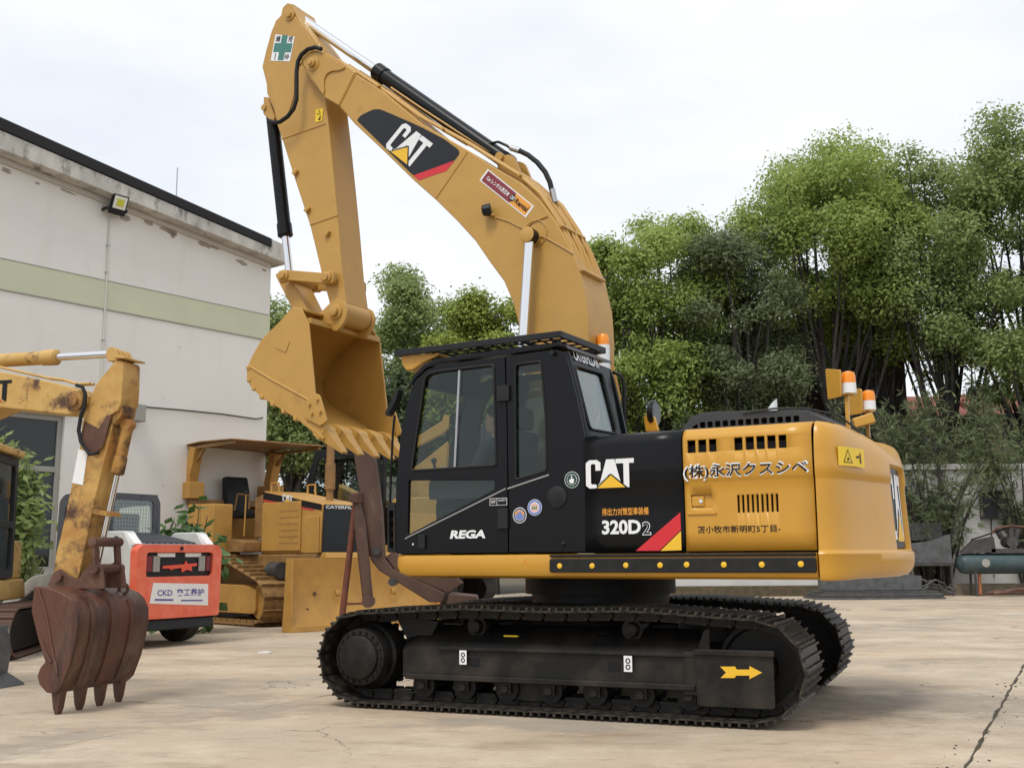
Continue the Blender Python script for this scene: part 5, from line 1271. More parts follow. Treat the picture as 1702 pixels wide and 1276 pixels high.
ft = [(0.199,2.957),(0.426,2.902)]
MB().beam((ft[0][0] - .02, 0, ft[0][1] + .01), (ft[0][0] + .09, 0, ft[0][1] - .005), .30, .018).build('top_flange', 'old_yellow', osto, bev=.004)
lg = fillet([(0.086,2.933),(0.075,3.014),(0.109,3.055),(0.159,3.047),(0.187,2.991),(0.22,2.947)], .02)
for v in (-.10, -.04, .03, .09): MB().prism(lg, v - .015, v + .015).build('lug', 'old_yellow', osto, bev=.004)
wq = [(-0.21,1.886),(-0.162,2.178),(-0.068,2.154),(-0.098,1.863)]
flat('paper_label', wq, [(0, 1, 2, 3)], (0, -.1055, 0), (1, 0, 0), (0, 0, 1), 'paper', osto, .003)
a_, b_ = [(-1.964,3.039),(0.071,3.023)]
hyd('stick_cylinder', a_, b_, .062, .034, .71, 0.0, mt='old_yellow', par=old)
for v in (-.10, .075): MB().prism(fillet([(a_[0] - .09, a_[1] + .03), (a_[0] + .03, a_[1] + .09), (a_[0] + .10, a_[1] + .02), (a_[0] + .34, a_[1] - .42), (a_[0] - .30, a_[1] - .42)], .04), v, v + .025).build('cylinder_ear', 'old_yellow', ob, bev=.006)
MB().cyl((a_[0], -.13, a_[1]), (a_[0], .13, a_[1]), .035, n=12).build('ear_pin', 'old_yellow', ob)
# bucket cylinder down the front of the stick
a_, b_ = [(0.249,2.384),(-0,1.149)]
oc = hyd('bucket_cylinder', a_, b_, .05, .026, .35, 0.0, mt='old_yellow_rusty', par=old)
a_, b_ = [(0.153,2.46),(0.346,2.452)]
ml = [(0.048,2.466),(0.114,2.579),(0.198,2.607),(0.249,2.552),(0.249,2.457),(0.175,2.377),(0.089,2.39)]
MB().prism(fillet(ml, .02), -.10, .10).build('cylinder_mount', 'old_yellow_rusty', osto, bev=.008)
MB().prism([(-0.029,1.66),(0.141,1.632),(0.156,1.591),(-0.015,1.619)], -.10, .10).build('guard_plate', 'old_yellow_rusty', osto, bev=.004)
lkq = [(-0.36,1.015),(-0.319,1.116),(-0.248,1.157),(-0.159,1.096),(-0.061,1.065),(0.028,1.176),(0.109,1.226),(0.173,1.155),(0.207,0.985),(-0.346,0.984)]
for v in (-.16, .135): MB().beam(*[(q[0], v + .0125, q[1]) for q in [(0.112,1.151),(0.086,1.377)]], .03, .07, up=(0, 1, 0)).build('link_bar', 'rust', old, bev=.006)
for v in (-.155, .13): MB().prism(fillet(lkq, .02), v, v + .025).build('bucket_link', 'rust', old, bev=.006)
for q in [(-0.244,1.086),(0.112,1.151),(0.086,1.377)]: MB().cyl((q[0], -.19, q[1]), (q[0], .19, q[1]), .04, n=12).build('link_pin', 'rust', old)
# bucket: curved back, side plates, teeth
BW2 = .46
prof_ = [(-0.226,1.014),(-0.096,1),(0.005,0.971),(0.095,0.937),(0.162,0.885),(0.207,0.804),(0.214,0.699),(0.195,0.556),(0.154,0.39),(0.086,0.215),(0.043,0.166)]
inn_ = offline(prof_, -.022)
if (Vector(inn_[5]) - Vector((-.2, .7))).length > (Vector(prof_[5]) - Vector((-.2, .7))).length: inn_ = offline(prof_, .022)
obk = MB().prism(prof_ + list(reversed(inn_)), -BW2, BW2)
sdp = prof_[0:10] + [(0.02,0.166),(-0.049,0.173),(-0.123,0.237),(-0.146,0.303),(-0.121,0.37),(-0.078,0.414),(-0.161,0.599),(-0.241,0.815)]
for y0, y1 in ((-BW2 - .022, -BW2 - .001), (BW2 + .001, BW2 + .022)): obk.prism(sdp, y0, y1)
obko = obk.build('bucket', 'bucket_rust', old, bev=.006)
wl = [(-0.189,1.005),(-0.134,0.889),(-0.077,0.745),(-0.029,0.555),(0.051,0.32)]
MB().tube([(p[0], -BW2 - .024, p[1]) for p in wl], .013, 6).build('wear_bar', 'bucket_rust', obko)
wl = [(-0.124,0.592),(-0.07,0.483),(-0.019,0.413)]
MB().tube([(p[0], -BW2 - .024, p[1]) for p in wl], .012, 6).build('wear_bar', 'bucket_rust', obko)
(tu0, tz0), (tu1, tz1) = [(-0.011,0.167),(0.013,-0.006)]
tm2 = MB(); tm2.loft([[(sx * w, sy * d, z) for sx, sy in ((-1, -1), (1, -1), (1, 1), (-1, 1))] for z, w, d in ((.04, .05, .04), (0, .05, .045), (-.05, .042, .042), (-.16, .028, .036), (-.215, .012, .026))])
for i in range(4):
    v = -.40 + i * .262
    if i == 0: t2 = tm2.build('tooth', 'bucket_rust', obko, bev=.008, loc=(tu0 + .02, v, .205))
    else: dup(t2, obko, (tu0 + .02, v, .205))
MB().prism([(tu0 - .03, .185), (tu0 + .07, .185), (tu0 + .10, .33), (tu0 + .04, .33)], -BW2 - .02, BW2 + .02).build('lip_plate', 'bucket_rust', obko, bev=.006)
for v in (-.28, -.02, .24):
    rb_ = [q for q in prof_[4:10]]; ro_ = offline(prof_, .014)[4:10]; ri_ = offline(prof_, -.014)[4:10]
    MB().prism(ro_ + list(reversed(ri_)), v - .035, v + .035).build('wear_strap', 'bucket_rust', obko, bev=.004)
ringc = MB().tube([(prof_[3][0] + .045 * cos(a), .26, prof_[3][1] + .035 + .045 * sin(a)) for a in [2 * pi * i / 14 for i in range(15)]], .014, 6, caps=False).build('lifting_eye', 'rust', obko)
# the body stands outside the picture on the left
hb_ = MB(); hb_.prism(fillet([(-3.1, .95), (-3.1, 1.45), (-5.0, 1.6), (-5.6, 1.5), (-5.7, .95)], .1), -1.0, 1.0)
hb_.build('house', 'old_yellow', old, bev=.03)
cb_ = MB(); cb_.prism(fillet([(-3.15, 1.46), (-3.2, 2.3), (-3.45, 2.75), (-4.6, 2.75), (-4.7, 1.56)], .08), .2, .98); cb_.build('cab', 'black_frame', old, bev=.03)
for s in (-1, 1):
    tp_ = fillet([(-2.9, .35), (-3.2, .02), (-5.5, .02), (-5.8, .35), (-5.5, .7), (-3.2, .7)], .25, 6); MB().prism(tp_, s * .9 - .225, s * .9 + .225).build('track', 'track_black', old, bev=.01)
MB().box(-3.3, -5.4, -.65, .65, .35, .94).build('undercarriage', 'track_black', old, bev=.02)
# levelling blade whose worn corner shows at the left edge
bl = MB(); bl.prism([(-2.03, .02), (-1.97, .02), (-1.93, .30), (-1.97, .58), (-2.05, .58), (-2.01, .30)], .25, 1.3)
blo = bl.build('blade', 'grey_metal', old, bev=.008)
MB().prism([(-2.03, .0), (-1.74, .0), (-1.76, .022), (-2.03, .15)], .245, 1.3).build('cutting_edge', 'dark_metal', old, bev=.004)
for v in (.4, 1.0): MB().beam((-2.07, v, .3), (-3.2, v, .45), .12, .14).build('blade_arm', 'old_yellow', old, bev=.01)

# ================================================================== SMALL EXCAVATOR BEHIND (cab and track end at the left edge)
sm = empty('small_excavator', (-7.38, 14.75, 0), radians(-80)); tag(sm, 'small excavator at the left edge with dark glazed cab and yellow roof', 'excavator')
def W2(X, Y): return X, Y
cs_ = MB()
# local x points towards the camera, local y to the right
for y0, y1 in ((-.55, -.49), (.47, .53)):
    cs_.prism(fillet([(.92, .98), (.88, 2.2), (.72, 2.64), (-.55, 2.64), (-.6, .98)], .08), y0, y1, holes=[fillet([(.80, 1.75), (.78, 2.2), (.66, 2.52), (-.42, 2.52), (-.45, 1.75)], .06), fillet([(.80, 1.1), (.80, 1.66), (-.45, 1.66), (-.45, 1.1)], .06)])
cs_.prism([(-.489, 2.58), (.469, 2.58), (.469, 2.639), (-.489, 2.639)], -.54, .70, 'x'); cs_.prism([(-.489, 1.66), (.469, 1.66), (.469, 1.72), (-.489, 1.72)], .86, .91, 'x'); cs_.box(.3, .90, -.489, .469, .98, 1.08); cs_.box(-.6, -.55, -.489, .469, .98, 2.57)
sc2 = cs_.build('cab', 'black_frame', sm, bev=.015)
ws = MB().loft([[(x, y, z) for x, z in ((.905, 1.08), (.87, 2.2), (.70, 2.58))] for y in (-.489, .469)], closed=False, caps=False).build('windscreen', 'glass', sc2)
for z0, z1 in ((1.1, 1.66), (1.75, 2.52)): MB().box(-.44, .78, .495, .50, z0, z1).build('side_pane', 'glass', sc2, smooth=False)
MB().tube([(.86, .1, 1.2), (.87, .15, 2.0), (.80, .2, 2.4)], .014, 6).build('wiper', 'black_rubber', sc2)
MB().prism(fillet([(.86, 2.645), (.84, 2.74), (-.6, 2.74), (-.6, 2.645)], .04), -.62, .60).build('cab_roof', 'old_yellow', sm, bev=.03)
MB().prism(fillet([(.98, .68), (.98, .96), (-1.3, .96), (-1.4, .68)], .06), -1.0, .52).build('house', 'old_yellow', sm, bev=.03)
MB().prism(fillet([(-.62, .965), (-.62, 1.5), (-1.3, 1.5), (-1.35, .965)], .08), -1.0, .45).build('engine_cover', 'old_yellow', sm, bev=.03)
mat('mud_shoe', (.13, .06, .04), .8, col2=(.075, .05, .035), scale=6)
for s in (-.62, .82):
    pth = fillet([(1.42, .33), (1.12, .03), (-1.12, .03), (-1.42, .33), (-1.12, .64), (1.12, .64)], .28, 6)
    ch_ = MB().prism(offline(pth + [pth[0]], .05)[:-1] if False else [(p[0] * .93, .33 + (p[1] - .33) * .8) for p in pth], s - .10, s + .10).build('track_frame', 'track_black', sm)
    cum = [0]; 
    for i in range(len(pth)): cum.append(cum[-1] + hypot(pth[(i + 1) % len(pth)][0] - pth[i][0], pth[(i + 1) % len(pth)][1] - pth[i][1]))
    def al(d):
        d %= cum[-1]
        for i in range(len(pth)):
            if d <= cum[i + 1]: t = (d - cum[i]) / (cum[i + 1] - cum[i] + 1e-9); a = pth[i]; b = pth[(i + 1) % len(pth)]; return a[0] + (b[0] - a[0]) * t, a[1] + (b[1] - a[1]) * t
    N_ = 44; s0_ = None
    for i in range(N_):
        a = al(cum[-1] * i / N_); b = al(cum[-1] * (i + 1) / N_); rt_ = (0, atan2(-(b[1] - a[1]), b[0] - a[0]), 0); lc_ = ((a[0] + b[0]) / 2, s, (a[1] + b[1]) / 2)
        if s0_ is None:
            q_ = cum[-1] / N_ / 2 * .97; mm_ = MB().box(-q_, q_, -.21, .21, -.02, .006); mm_.prism([(-.012, .006), (.012, .006), (.006, .028), (-.006, .028)], -.21, .21); s0_ = mm_.build('track_shoe', 'mud_shoe', ch_, smooth=False, loc=lc_, rot=rt_)
        else: dup(s0_, ch_, lc_, rt_)

# ================================================================== SKID STEER
sk = empty('skid_steer_loader', (-5.95, 16.594, 0), radians(150)); tag(sk, 'white skid steer loader with orange tailgate and dark mesh-windowed cab', 'loader')
# local x forward (away to the left), y left (towards the camera), tail at x = -1.3
tl = MB(); tl.prism(fillet([(-.78, .40), (.78, .40), (.80, 1.36), (.70, 1.43), (-.70, 1.43), (-.80, 1.36)], .05), -1.36, -1.22, 'x', holes=[fillet([(-.63, .98), (.63, .98), (.63, 1.32), (-.63, 1.32)], .05)])
tlo = tl.build('tailgate', 'skid_orange', sk, bev=.025, seg=3)
MB().box(-1.30, -1.26, -.64, .64, .97, 1.33).build('lamp_recess', 'black_frame', tlo, smooth=False)
for y0, y1, mt in ((.36, .48, 'frame_grey'), (-.50, -.38, 'frame_grey'), (.50, .62, 'lamp_red'), (-.62, -.52, 'lamp_red')): MB().box(-1.33, -1.301, y0, y1, 1.05, 1.27).build('tail_lamp', mt, tlo, bev=.006)
for y0, y1 in ((.08, .40), (-.42, -.12)): MB().box(-1.322, -1.302, y0, y1, 1.255, 1.31).build('sticker_strip', 'paper', tlo)
scr = [(.30, 1.13), (.02, 1.145), (-.10, 1.15), (-.13, 1.20), (-.16, 1.155), (-.34, 1.165), (-.34, 1.125), (-.24, 1.115), (-.25, 1.05), (-.15, 1.075), (-.06, 1.035), (-.05, 1.10), (.12, 1.085), (.14, 1.065), (.17, 1.095), (.30, 1.095)]
MB().prism(scr, -1.325, -1.303, 'x').build('red_paint_patch', 'red_scrawl', tlo, smooth=False)
TO = (-1.3602, 0, 0)
flat('dealer_sticker', [(-.55, .62), (.55, .55), (.54, .86), (-.50, .90)], [(0, 1, 2, 3)], TO, (0, -1, 0), (0, 0, 1), 'paper', tlo, .003)
lettering('CKD  交工养护', (-.42, .46, .70, .81), TO, (0, -1, -.02), (0, 0, 1), 'decal_purple', tlo, .005, .02)
lettering('021-5886 8888', (-.44, -.05, .635, .665), TO, (0, -1, -.02), (0, 0, 1), 'decal_purple', tlo, .005, .01) if False else None
flat('sticker_print', [(.02, .63), (.44, .615), (.44, .635), (.02, .65), (-.46, .655), (-.12, .64), (-.12, .665), (-.46, .68)], [(0, 1, 2, 3), (4, 5, 6, 7)], TO, (0, -1, 0), (0, 0, 1), 'decal_purple', tlo, .005)
MB().cyl((-1.37, 0, 1.375), (-1.35, 0, 1.375), .03, n=12).build('lock', 'black_frame', tlo)
MB().prism(fillet([(-1.34, .24), (-1.30, .40), (-1.0, .42), (-1.0, .22)], .03), -.72, .72).build('bumper', 'black_frame', sk, bev=.02)
MB().prism(fillet([(-1.2, .28), (-1.2, 1.10), (1.1, .85), (1.2, .30)], .05), -.62, .62).build('chassis', 'skid_white', sk, bev=.02)
lid = MB(); lid.prism([(-1.22, 1.12), (-1.22, 1.43), (-.32, 1.60), (-.32, 1.12)], -.52, .52); lido = lid.build('engine_lid', 'skid_lightgrey', sk, bev=.015)
for i in range(9):
    y = -.44 + i * .11
    if i == 0: fn_ = MB().beam((-1.15, 0, 1.455), (-.36, 0, 1.604), .045, .02).build('louvre', 'skid_grey', lido, loc=(0, y, 0))
    else: dup(fn_, lido, (0, y, 0))
# loader arms: tall uprights at the tail, long arm forward and down
for s in (1, -1):
    y = .68 * s
    ar_ = MB(); ar_.prism(fillet([(-1.20, .50), (-1.20, 1.40), (-1.05, 1.62), (-.55, 1.62), (-.30, 1.40), (-.05, 1.12), (.9, .98), (1.55, .60), (1.62, .25), (1.45, .22), (1.35, .50), (.8, .80), (.1, .88), (-.15, .55)], .05), y - .10, y + .10)
    aro = ar_.build('loader_arm', 'skid_white', sk, bev=.02)
    for q in ((-.92, 1.50), (-.70, .62), (-.55, 1.02)): MB().cyl((q[0], y + .10 * s, q[1]), (q[0], y + .13 * s, q[1]), .05, n=14).build('pivot_pin', 'dark_metal', aro)
    MB().obox((-1.14, y, 1.50), ((1, 0, .9), (0, 1, 0), (-.9, 0, 1)), .22, .14, .04).build('bare_patch', 'paper', aro)
    for x in (-.55, .62):
        w_ = MB().lathe([(-.13, .20), (-.14, .30), (-.10, .385), (.10, .385), (.14, .30), (.13, .20), (.06, .18), (.05, .02)], (x, .76 * s, .385), (0, s, 0), 28); wo_ = w_.build('wheel', 'tyre', sk)
        for k in range(14):
            a = 2 * pi * k / 14
            MB().obox((x + .385 * cos(a), .76 * s, .385 + .385 * sin(a)), ((-sin(a), .4, cos(a)), (0, 1, 0), (cos(a), 0, sin(a))), .05, .24, .03).build('lug', 'tyre', wo_) if False else None
# cab
ck = MB(); side_ck = fillet([(.75, .90), (.72, 2.10), (.60, 2.20), (-.25, 2.20), (-.34, 2.10), (-.36, 1.55), (-.30, .90)], .07)
for y0, y1 in ((.44, .50), (-.50, -.44)): ck.prism(side_ck, y0, y1, holes=[fillet([(.60, 1.35), (.58, 2.02), (-.18, 2.05), (-.22, 1.35)], .08)])
ck.prism([(-.439, 1.14), (.439, 1.14), (.439, 2.195), (-.439, 2.195)], -.345, -.305, 'x', holes=[fillet([(-.38, 1.62), (.38, 1.62), (.36, 2.10), (-.36, 2.10)], .06)])
ck.box(-.30, .60, -.439, .439, 2.13, 2.198)
cko = ck.build('cab', 'skid_grey', sk, bev=.02)
MB().box(-.33, -.325, -.38, .38, 1.60, 2.11).build('rear_pane', 'glass_clear', cko, smooth=False)
for i in range(14): 
    if i == 0: g0_ = MB().box(-.318, -.312, -.003, .003, 1.60, 2.11).build('mesh_wire', 'frame_grey', cko, smooth=False, loc=(0, -.36, 0))
    else: dup(g0_, cko, (0, -.36 + i * .055, 0))
for i in range(9): 
    if i == 0: g1_ = MB().box(-.312, -.307, -.38, .38, -.003, .003).build('mesh_wire', 'frame_grey', cko, smooth=False, loc=(0, 0, 1.63))
    else: dup(g1_, cko, (0, 0, 1.63 + i * .055))
MB().box(-.2, .58, .465, .47, 1.33, 2.05).build('side_pane', 'glass', cko, smooth=False)
MB().prism(fillet([(.0, 1.0), (.0, 1.2), (-.12, 1.9), (-.22, 1.9), (-.2, 1.0)], .04), -.22, .22).build('seat', 'seat_fabric', sk, bev=.02)
bkt = MB().prism(fillet([(1.5, .15), (1.5, .60), (1.56, .62), (1.62, .2), (2.3, .06), (2.3, .03), (1.6, .03)], .02), -.85, .85).build('loader_bucket', 'dark_metal', sk, bev=.01)

# ================================================================== BULLDOZER
dz_ = empty('bulldozer', (-4.0, 21.2, 0), radians(-45)); tag(dz_, 'old yellow bulldozer with flat brown canopy and wide blade in front of the white building', 'bulldozer')
def tangent_path(cs, k=10):
    """belt round circles (x,z,r), given counter-clockwise"""
    P = []; n = len(cs)
    for i in range(n):
        a = cs[i - 1]; b = cs[i]; c = cs[(i + 1) % n]
        def nrm(p, q):
            d = Vector((q[0] - p[0], q[1] - p[1])); L_ = d.length; al = atan2(d.y, d.x); return al - pi / 2 + math.asin(max(-1, min(1, (q[2] - p[2]) / L_))) * -1
        a0 = nrm(a, b); a1 = nrm(b, c)
        while a1 < a0: a1 += 2 * pi
        for j in range(k + 1): t = a0 + (a1 - a0) * j / k; P.append((b[0] + b[2] * cos(t), b[1] + b[2] * sin(t)))
    return P
for s in (-1, 1):
    yv = .95 * s
    pth = tangent_path([(.18, .44, .40), (-2.15, 1.22, .36), (-2.85, .44, .40)][::1])
    pth2 = pth
    cum = [0]
    for i in range(len(pth2)): cum.append(cum[-1] + hypot(pth2[(i + 1) % len(pth2)][0] - pth2[i][0], pth2[(i + 1) % len(pth2)][1] - pth2[i][1]))
    def al(d):
        d %= cum[-1]
        for i in range(len(pth2)):
            if d <= cum[i + 1]: t = (d - cum[i]) / (cum[i + 1] - cum[i] + 1e-9); a = pth2[i]; b = pth2[(i + 1) % len(pth2)]; return a[0] + (b[0] - a[0]) * t, a[1] + (b[1] - a[1]) * t
    fr2 = MB().prism(fillet([(.1, .22), (.1, .66), (-.3, .74), (-2.4, .74), (-2.8, .62), (-2.8, .22)], .1), yv - .16, yv + .16); fr2.lathe([(-.1, .33), (.1, .33)], (.18, yv, .44), (0, 1, 0), 24); fr2.lathe([(-.1, .33), (.1, .33)], (-2.85, yv, .44), (0, 1, 0), 24); fr2.lathe([(-.12, .30), (.2, .28)], (-2.15, yv, 1.22), (0, s, 0), 24)
    fo2 = fr2.build('track_frame', 'dozer_yellow', dz_, bev=.015)
    N_ = 40; d0 = None
    for i in range(N_):
        a = al(cum[-1] * i / N_); b = al(cum[-1] * (i + 1) / N_)
        rt_ = (0, atan2(-(b[1] - a[1]), b[0] - a[0]) + pi, 0); lc_ = ((a[0] + b[0]) / 2, yv, (a[1] + b[1]) / 2)
        if d0 is None:
            q_ = cum[-1] / N_ / 2 * .96; mm_ = MB().box(-q_, q_, -.28, .28, -.012, .012); mm_.prism([(q_ * .55, .012), (q_ * .8, .012), (q_ * .72, .065), (q_ * .62, .065)], -.28, .28); mm_.box(-q_ * .9, q_ * .9, -.1, .1, -.07, -.0125); d0 = mm_.build('track_shoe', 'dozer_shoe', fo2, smooth=False, loc=lc_, rot=rt_)
        else: dup(d0, fo2, lc_, rt_)
# hull, hood, grille
MB().box(-2.9, 1.15, -.55, .55, .60, 1.30).build('hull', 'dozer_brown', dz_, bev=.03)
hd2 = MB(); hd2.prism([(-.70, 1.31), (1.20, 1.31), (1.25, 2.20), (-.70, 2.52)], -.50, .50); hdo = hd2.build('hood', 'dozer_yellow', dz_, bev=.03)
MB().prism([(-.70, 2.36), (1.245, 2.08), (1.25, 2.19), (-.70, 2.50)], -.506, -.502).build('hood_stripe', 'decal_black', hdo, smooth=False)
MB().prism([(-.70, 2.325), (1.0, 2.08), (1.0, 2.105), (-.70, 2.355)], -.507, -.503).build('hood_stripe', 'decal_red', hdo, smooth=False)
cat_logo((-.02, -.5065, 2.30), (.34, 0, -.05), (0, 0, .13), hdo, .002)
lettering('CATERPILLAR', (-.42, .42, 2.115, 2.17), (1.262, 0, 0), (0, 1, 0), (0, 0, 1), 'decal_white', hdo, .002, .02)
MB().box(1.21, 1.262, -.46, .46, 1.30, 2.19).build('grille', 'decal_navy', dz_, bev=.02)
pn = MB(); pn.prism(rect(-.68, .62, 1.36, 2.28), -.53, -.503); pno = pn.build('perforated_panel', 'dozer_yellow', dz_, bev=.01)
first_ = None
for i in range(11):
    for j in range(6):
        p = (-.05 + i * .058, -.5305, 1.50 + j * .12)
        if first_ is None: first_ = MB().cyl((0, 0, 0), (0, -.003, 0), .018, n=8).build('vent_hole', 'dozer_brown', pno, smooth=False, loc=p)
        else: dup(first_, pno, p)
MB().box(.72, 1.20, -.535, -.503, 1.31, 1.98).build('side_post', 'dozer_yellow', dz_, bev=.015)
for s in (-1, 1):
    MB().tube([(-.55, .42 * s, 2.48), (-.55, .42 * s, 2.66), (-.30, .42 * s, 2.66), (-.28, .42 * s, 2.44)], .022, 8).build('hood_handle', 'dozer_yellow', dz_)
MB().lathe([(0, .07), (.25, .07), (.26, .10), (.75, .10), (.76, .075), (1.25, .075)], (.62, .12, 2.25), (0, 0, 1), 16).build('exhaust_stack', 'dozer_brown', dz_)
# operator station
MB().prism(fillet([(-.72, 1.35), (-.72, 1.55), (-1.3, 1.6), (-1.3, 1.35)], .03), -.9, .9).build('floor', 'dozer_brown', dz_, bev=.01)
for s in (-1, 1):
    MB().prism(fillet([(-1.35, 1.35), (-1.35, 2.28), (-2.35, 2.30), (-2.35, 1.62), (-1.75, 1.60), (-1.70, 1.35)], .03), s * .95 - .25, s * .95 + .18).build('fender_box', 'dozer_yellow', dz_, bev=.02)
    MB().box(-1.86, -1.84, s * .95 - (.255 if s < 0 else -.185), s * .95 - (.251 if s < 0 else -.181), 1.65, 2.25).build('box_seam', 'dozer_brown', dz_, smooth=False)
    MB().obox((-2.75, s * .95, 2.60), ((1, 0, 0), (0, 1, 0), (0, 0, 1)), .55, .36, .34).build('rops_box', 'dozer_yellow', dz_, bev=.02)
    MB().beam((-2.75, s * .95, 2.76), (-2.55, s * .95, 3.48), .20, .24).build('canopy_post', 'dozer_yellow', dz_, bev=.015)
    MB().beam((-2.5, s * .95, 3.2), (-2.2, s * .95, 3.46), .05, .05).build('canopy_brace', 'dozer_brown', dz_)
MB().prism(fillet([(-2.80, 1.4), (-2.80, 2.30), (-3.0, 2.32), (-3.4, 2.0), (-3.5, 1.4)], .1), -.75, .75).build('fuel_tank', 'dozer_yellow', dz_, bev=.03)
MB().box(-2.96, -2.56, -1.02, 1.02, 2.30, 2.428).build('tank_rail', 'dozer_brown', dz_, bev=.015)
cpy = MB(); cpy.prism([(-3.28, 3.50), (-2.2, 3.545), (-.95, 3.50), (-.95, 3.53), (-2.2, 3.575), (-3.28, 3.53)], -1.08, 1.08); cpo = cpy.build('canopy', 'dozer_brown', dz_, bev=.015)
MB().beam((-3.2, -1.0, 3.47), (-1.0, -1.0, 3.47), .06, .06).build('canopy_rail', 'dozer_brown', cpo); MB().beam((-3.2, 1.0, 3.47), (-1.0, 1.0, 3.47), .06, .06).build('canopy_rail', 'dozer_brown', cpo)
st2 = MB(); st2.prism(fillet([(-1.5, 2.05), (-1.5, 2.2), (-1.95, 2.2), (-2.0, 2.55), (-2.12, 2.92), (-2.28, 2.90), (-2.2, 2.05)], .05), -.27, .27); st2.build('seat', 'black_rubber', dz_, bev=.04, loc=(-.42, 0, 0))
MB().tube([(-1.45, -.35, 2.2), (-1.45, -.35, 2.48), (-1.9, -.35, 2.52), (-2.0, -.35, 2.2)], .02, 6).build('arm_rest', 'dozer_brown', dz_)
MB().tube([(-.95, -.75, 1.65), (-.92, -.75, 2.45)], .016, 6).build('lever', 'dozer_yellow', dz_); MB().ball((-.92, -.75, 2.48), .035).build('lever_knob', 'black_rubber', dz_)
MB().prism(fillet([(-.73, 1.62), (-.73, 2.45), (-1.0, 2.40), (-1.0, 1.62)], .03), -.5, .5).build('dashboard', 'dozer_brown', dz_, bev=.02)
# push arms, lift cylinder, blade
for s in (-1, 1):
    MB().beam((-.4, s * .62, .62), (1.95, s * .62, .45), .16, .22).build('push_arm', 'dozer_yellow', dz_, bev=.015)
    lc2 = hyd('lift_cylinder', (.55, 1.05), (1.9, .62), .07, .045, .55, -.62 * -s, mt='dozer_yellow', par=dz_)
MB().cyl((.0, -.72, 1.0), (.35, -.72, 1.0), .16, n=16).build('air_canister', 'dark_metal', dz_)
bld_ = MB(); pr_ = [(2.06 - .13 * sin(pi * i / 8), 1.22 * i / 8) for i in range(9)]
bl_in = [(p[0] - .045, p[1]) for p in reversed(pr_)]
bld_.prism(pr_ + bl_in, -1.62, 1.62)
bl2 = bld_.build('blade', 'dozer_yellow', dz_, bev=.008)
MB().prism([(1.85, 1.2205), (2.07, 1.2205), (2.04, 1.32), (1.92, 1.32)], -.95, .95).build('blade_rail', 'dozer_yellow', bl2, bev=.01)
MB().box(2.02, 2.075, -1.63, 1.63, 0.0, .10).build('cutting_edge', 'dozer_yellow', bl2, bev=.008)
for s in (-1, 1): MB().prism([(1.80, .0), (2.07, .0), (2.07, 1.22), (1.88, 1.22), (1.84, .5)], *sorted((s * 1.625, s * 1.65))).build('end_plate', 'dozer_yellow', bl2, bev=.006)
for a, b in ((-1.1, .62), (-.7, .95), (-1.25, .35)): MB().obox((1.95, a, b), ((1, 0, .3), (.1, 1, .5), (0, -.5, 1)), .02, .05, .06).build('rust_pit', 'rust', bl2)

# ================================================================== RUSTY ATTACHMENT ARM between the dozer and the main machine
at = empty('attachment_arm', (-1.6, 15.5, 0), 0.0); tag(at, 'tall brown bent steel arm standing between the dozer blade and the black cab', 'arm')
def loc_(P): return [(p[0] + 1.6, p[1]) for p in P]
am = loc_([(-2.257,2.787),(-1.966,2.785),(-1.835,1.865),(-1.794,1.237),(-1.666,1.07),(-0.933,0.734),(-0.966,0.611),(-1.159,0.612),(-1.859,1.046),(-1.979,1.196),(-2.106,1.867)])
MB().prism(am, -.13, .13).build('arm', 'brown_arm', at, bev=.02)
MB().prism(loc_([(-1.777,1.237),(-1.666,1.086),(-0.908,0.734),(-0.698,0.873),(-0.824,0.981),(-1.456,1.151),(-1.668,1.319)]), -.09, .09).build('gusset_plate', 'brown_arm', at, bev=.01)
for q in loc_([(-1.672,0.896),(-1.896,1.321)]): MB().cyl((q[0], -.17, q[1]), (q[0], .17, q[1]), .06, n=12).build('pin', 'dark_metal', at)
p0, p1 = loc_([(-2.196,1.989),(-2.34,0.583)])
MB().cyl((p0[0], -.15, p0[1]), (p1[0] - .06, -.15, .02), .045, n=10).build('rusty_rod', 'red_rust', at)
p0, p1, p2 = loc_([(-2.18,2.031),(-2.124,1.696),(-2,0.663)])
MB().tube([(p0[0], -.2, p0[1]), (p1[0], -.2, p1[1]), (p2[0], -.2, p2[1])], [.05, .085, .075], 10).build('link_rod', 'brown_arm', at)
MB().lathe([(-.09, .05), (-.09, .085), (.09, .085), (.09, .05)], (p2[0] + .01, -.2, p2[1] - .03), (0, 1, 0), 12).build('rod_eye', 'brown_arm', at)
p0, p1 = loc_([(-2.18,2.048),(-2,1.238)])
MB().tube([(p0[0] + .04, -.1, p0[1]), (p1[0], -.1, p1[1])], .03, 8).build('side_link', 'red_rust', at)
MB().beam((p0[0] - .02, -.3, p0[1]), (p0[0] + .1, .15, p0[1] + .02), .12, .14).build('pivot_block', 'rust', at, bev=.015)
q0, q1 = loc_([(-2.341,0.599),(-2.108,0.606)])
MB().beam((q0[0], -.15, q0[1]), (q1[0] + .1, -.17, q1[1]), .03, .03).build('cross_link', 'red_rust', at)
MB().prism([(.55, 0), (1.2, 0), (1.1, .70), (.72, .74)], -.3, .3).build('stand', 'brown_arm', at, bev=.02)

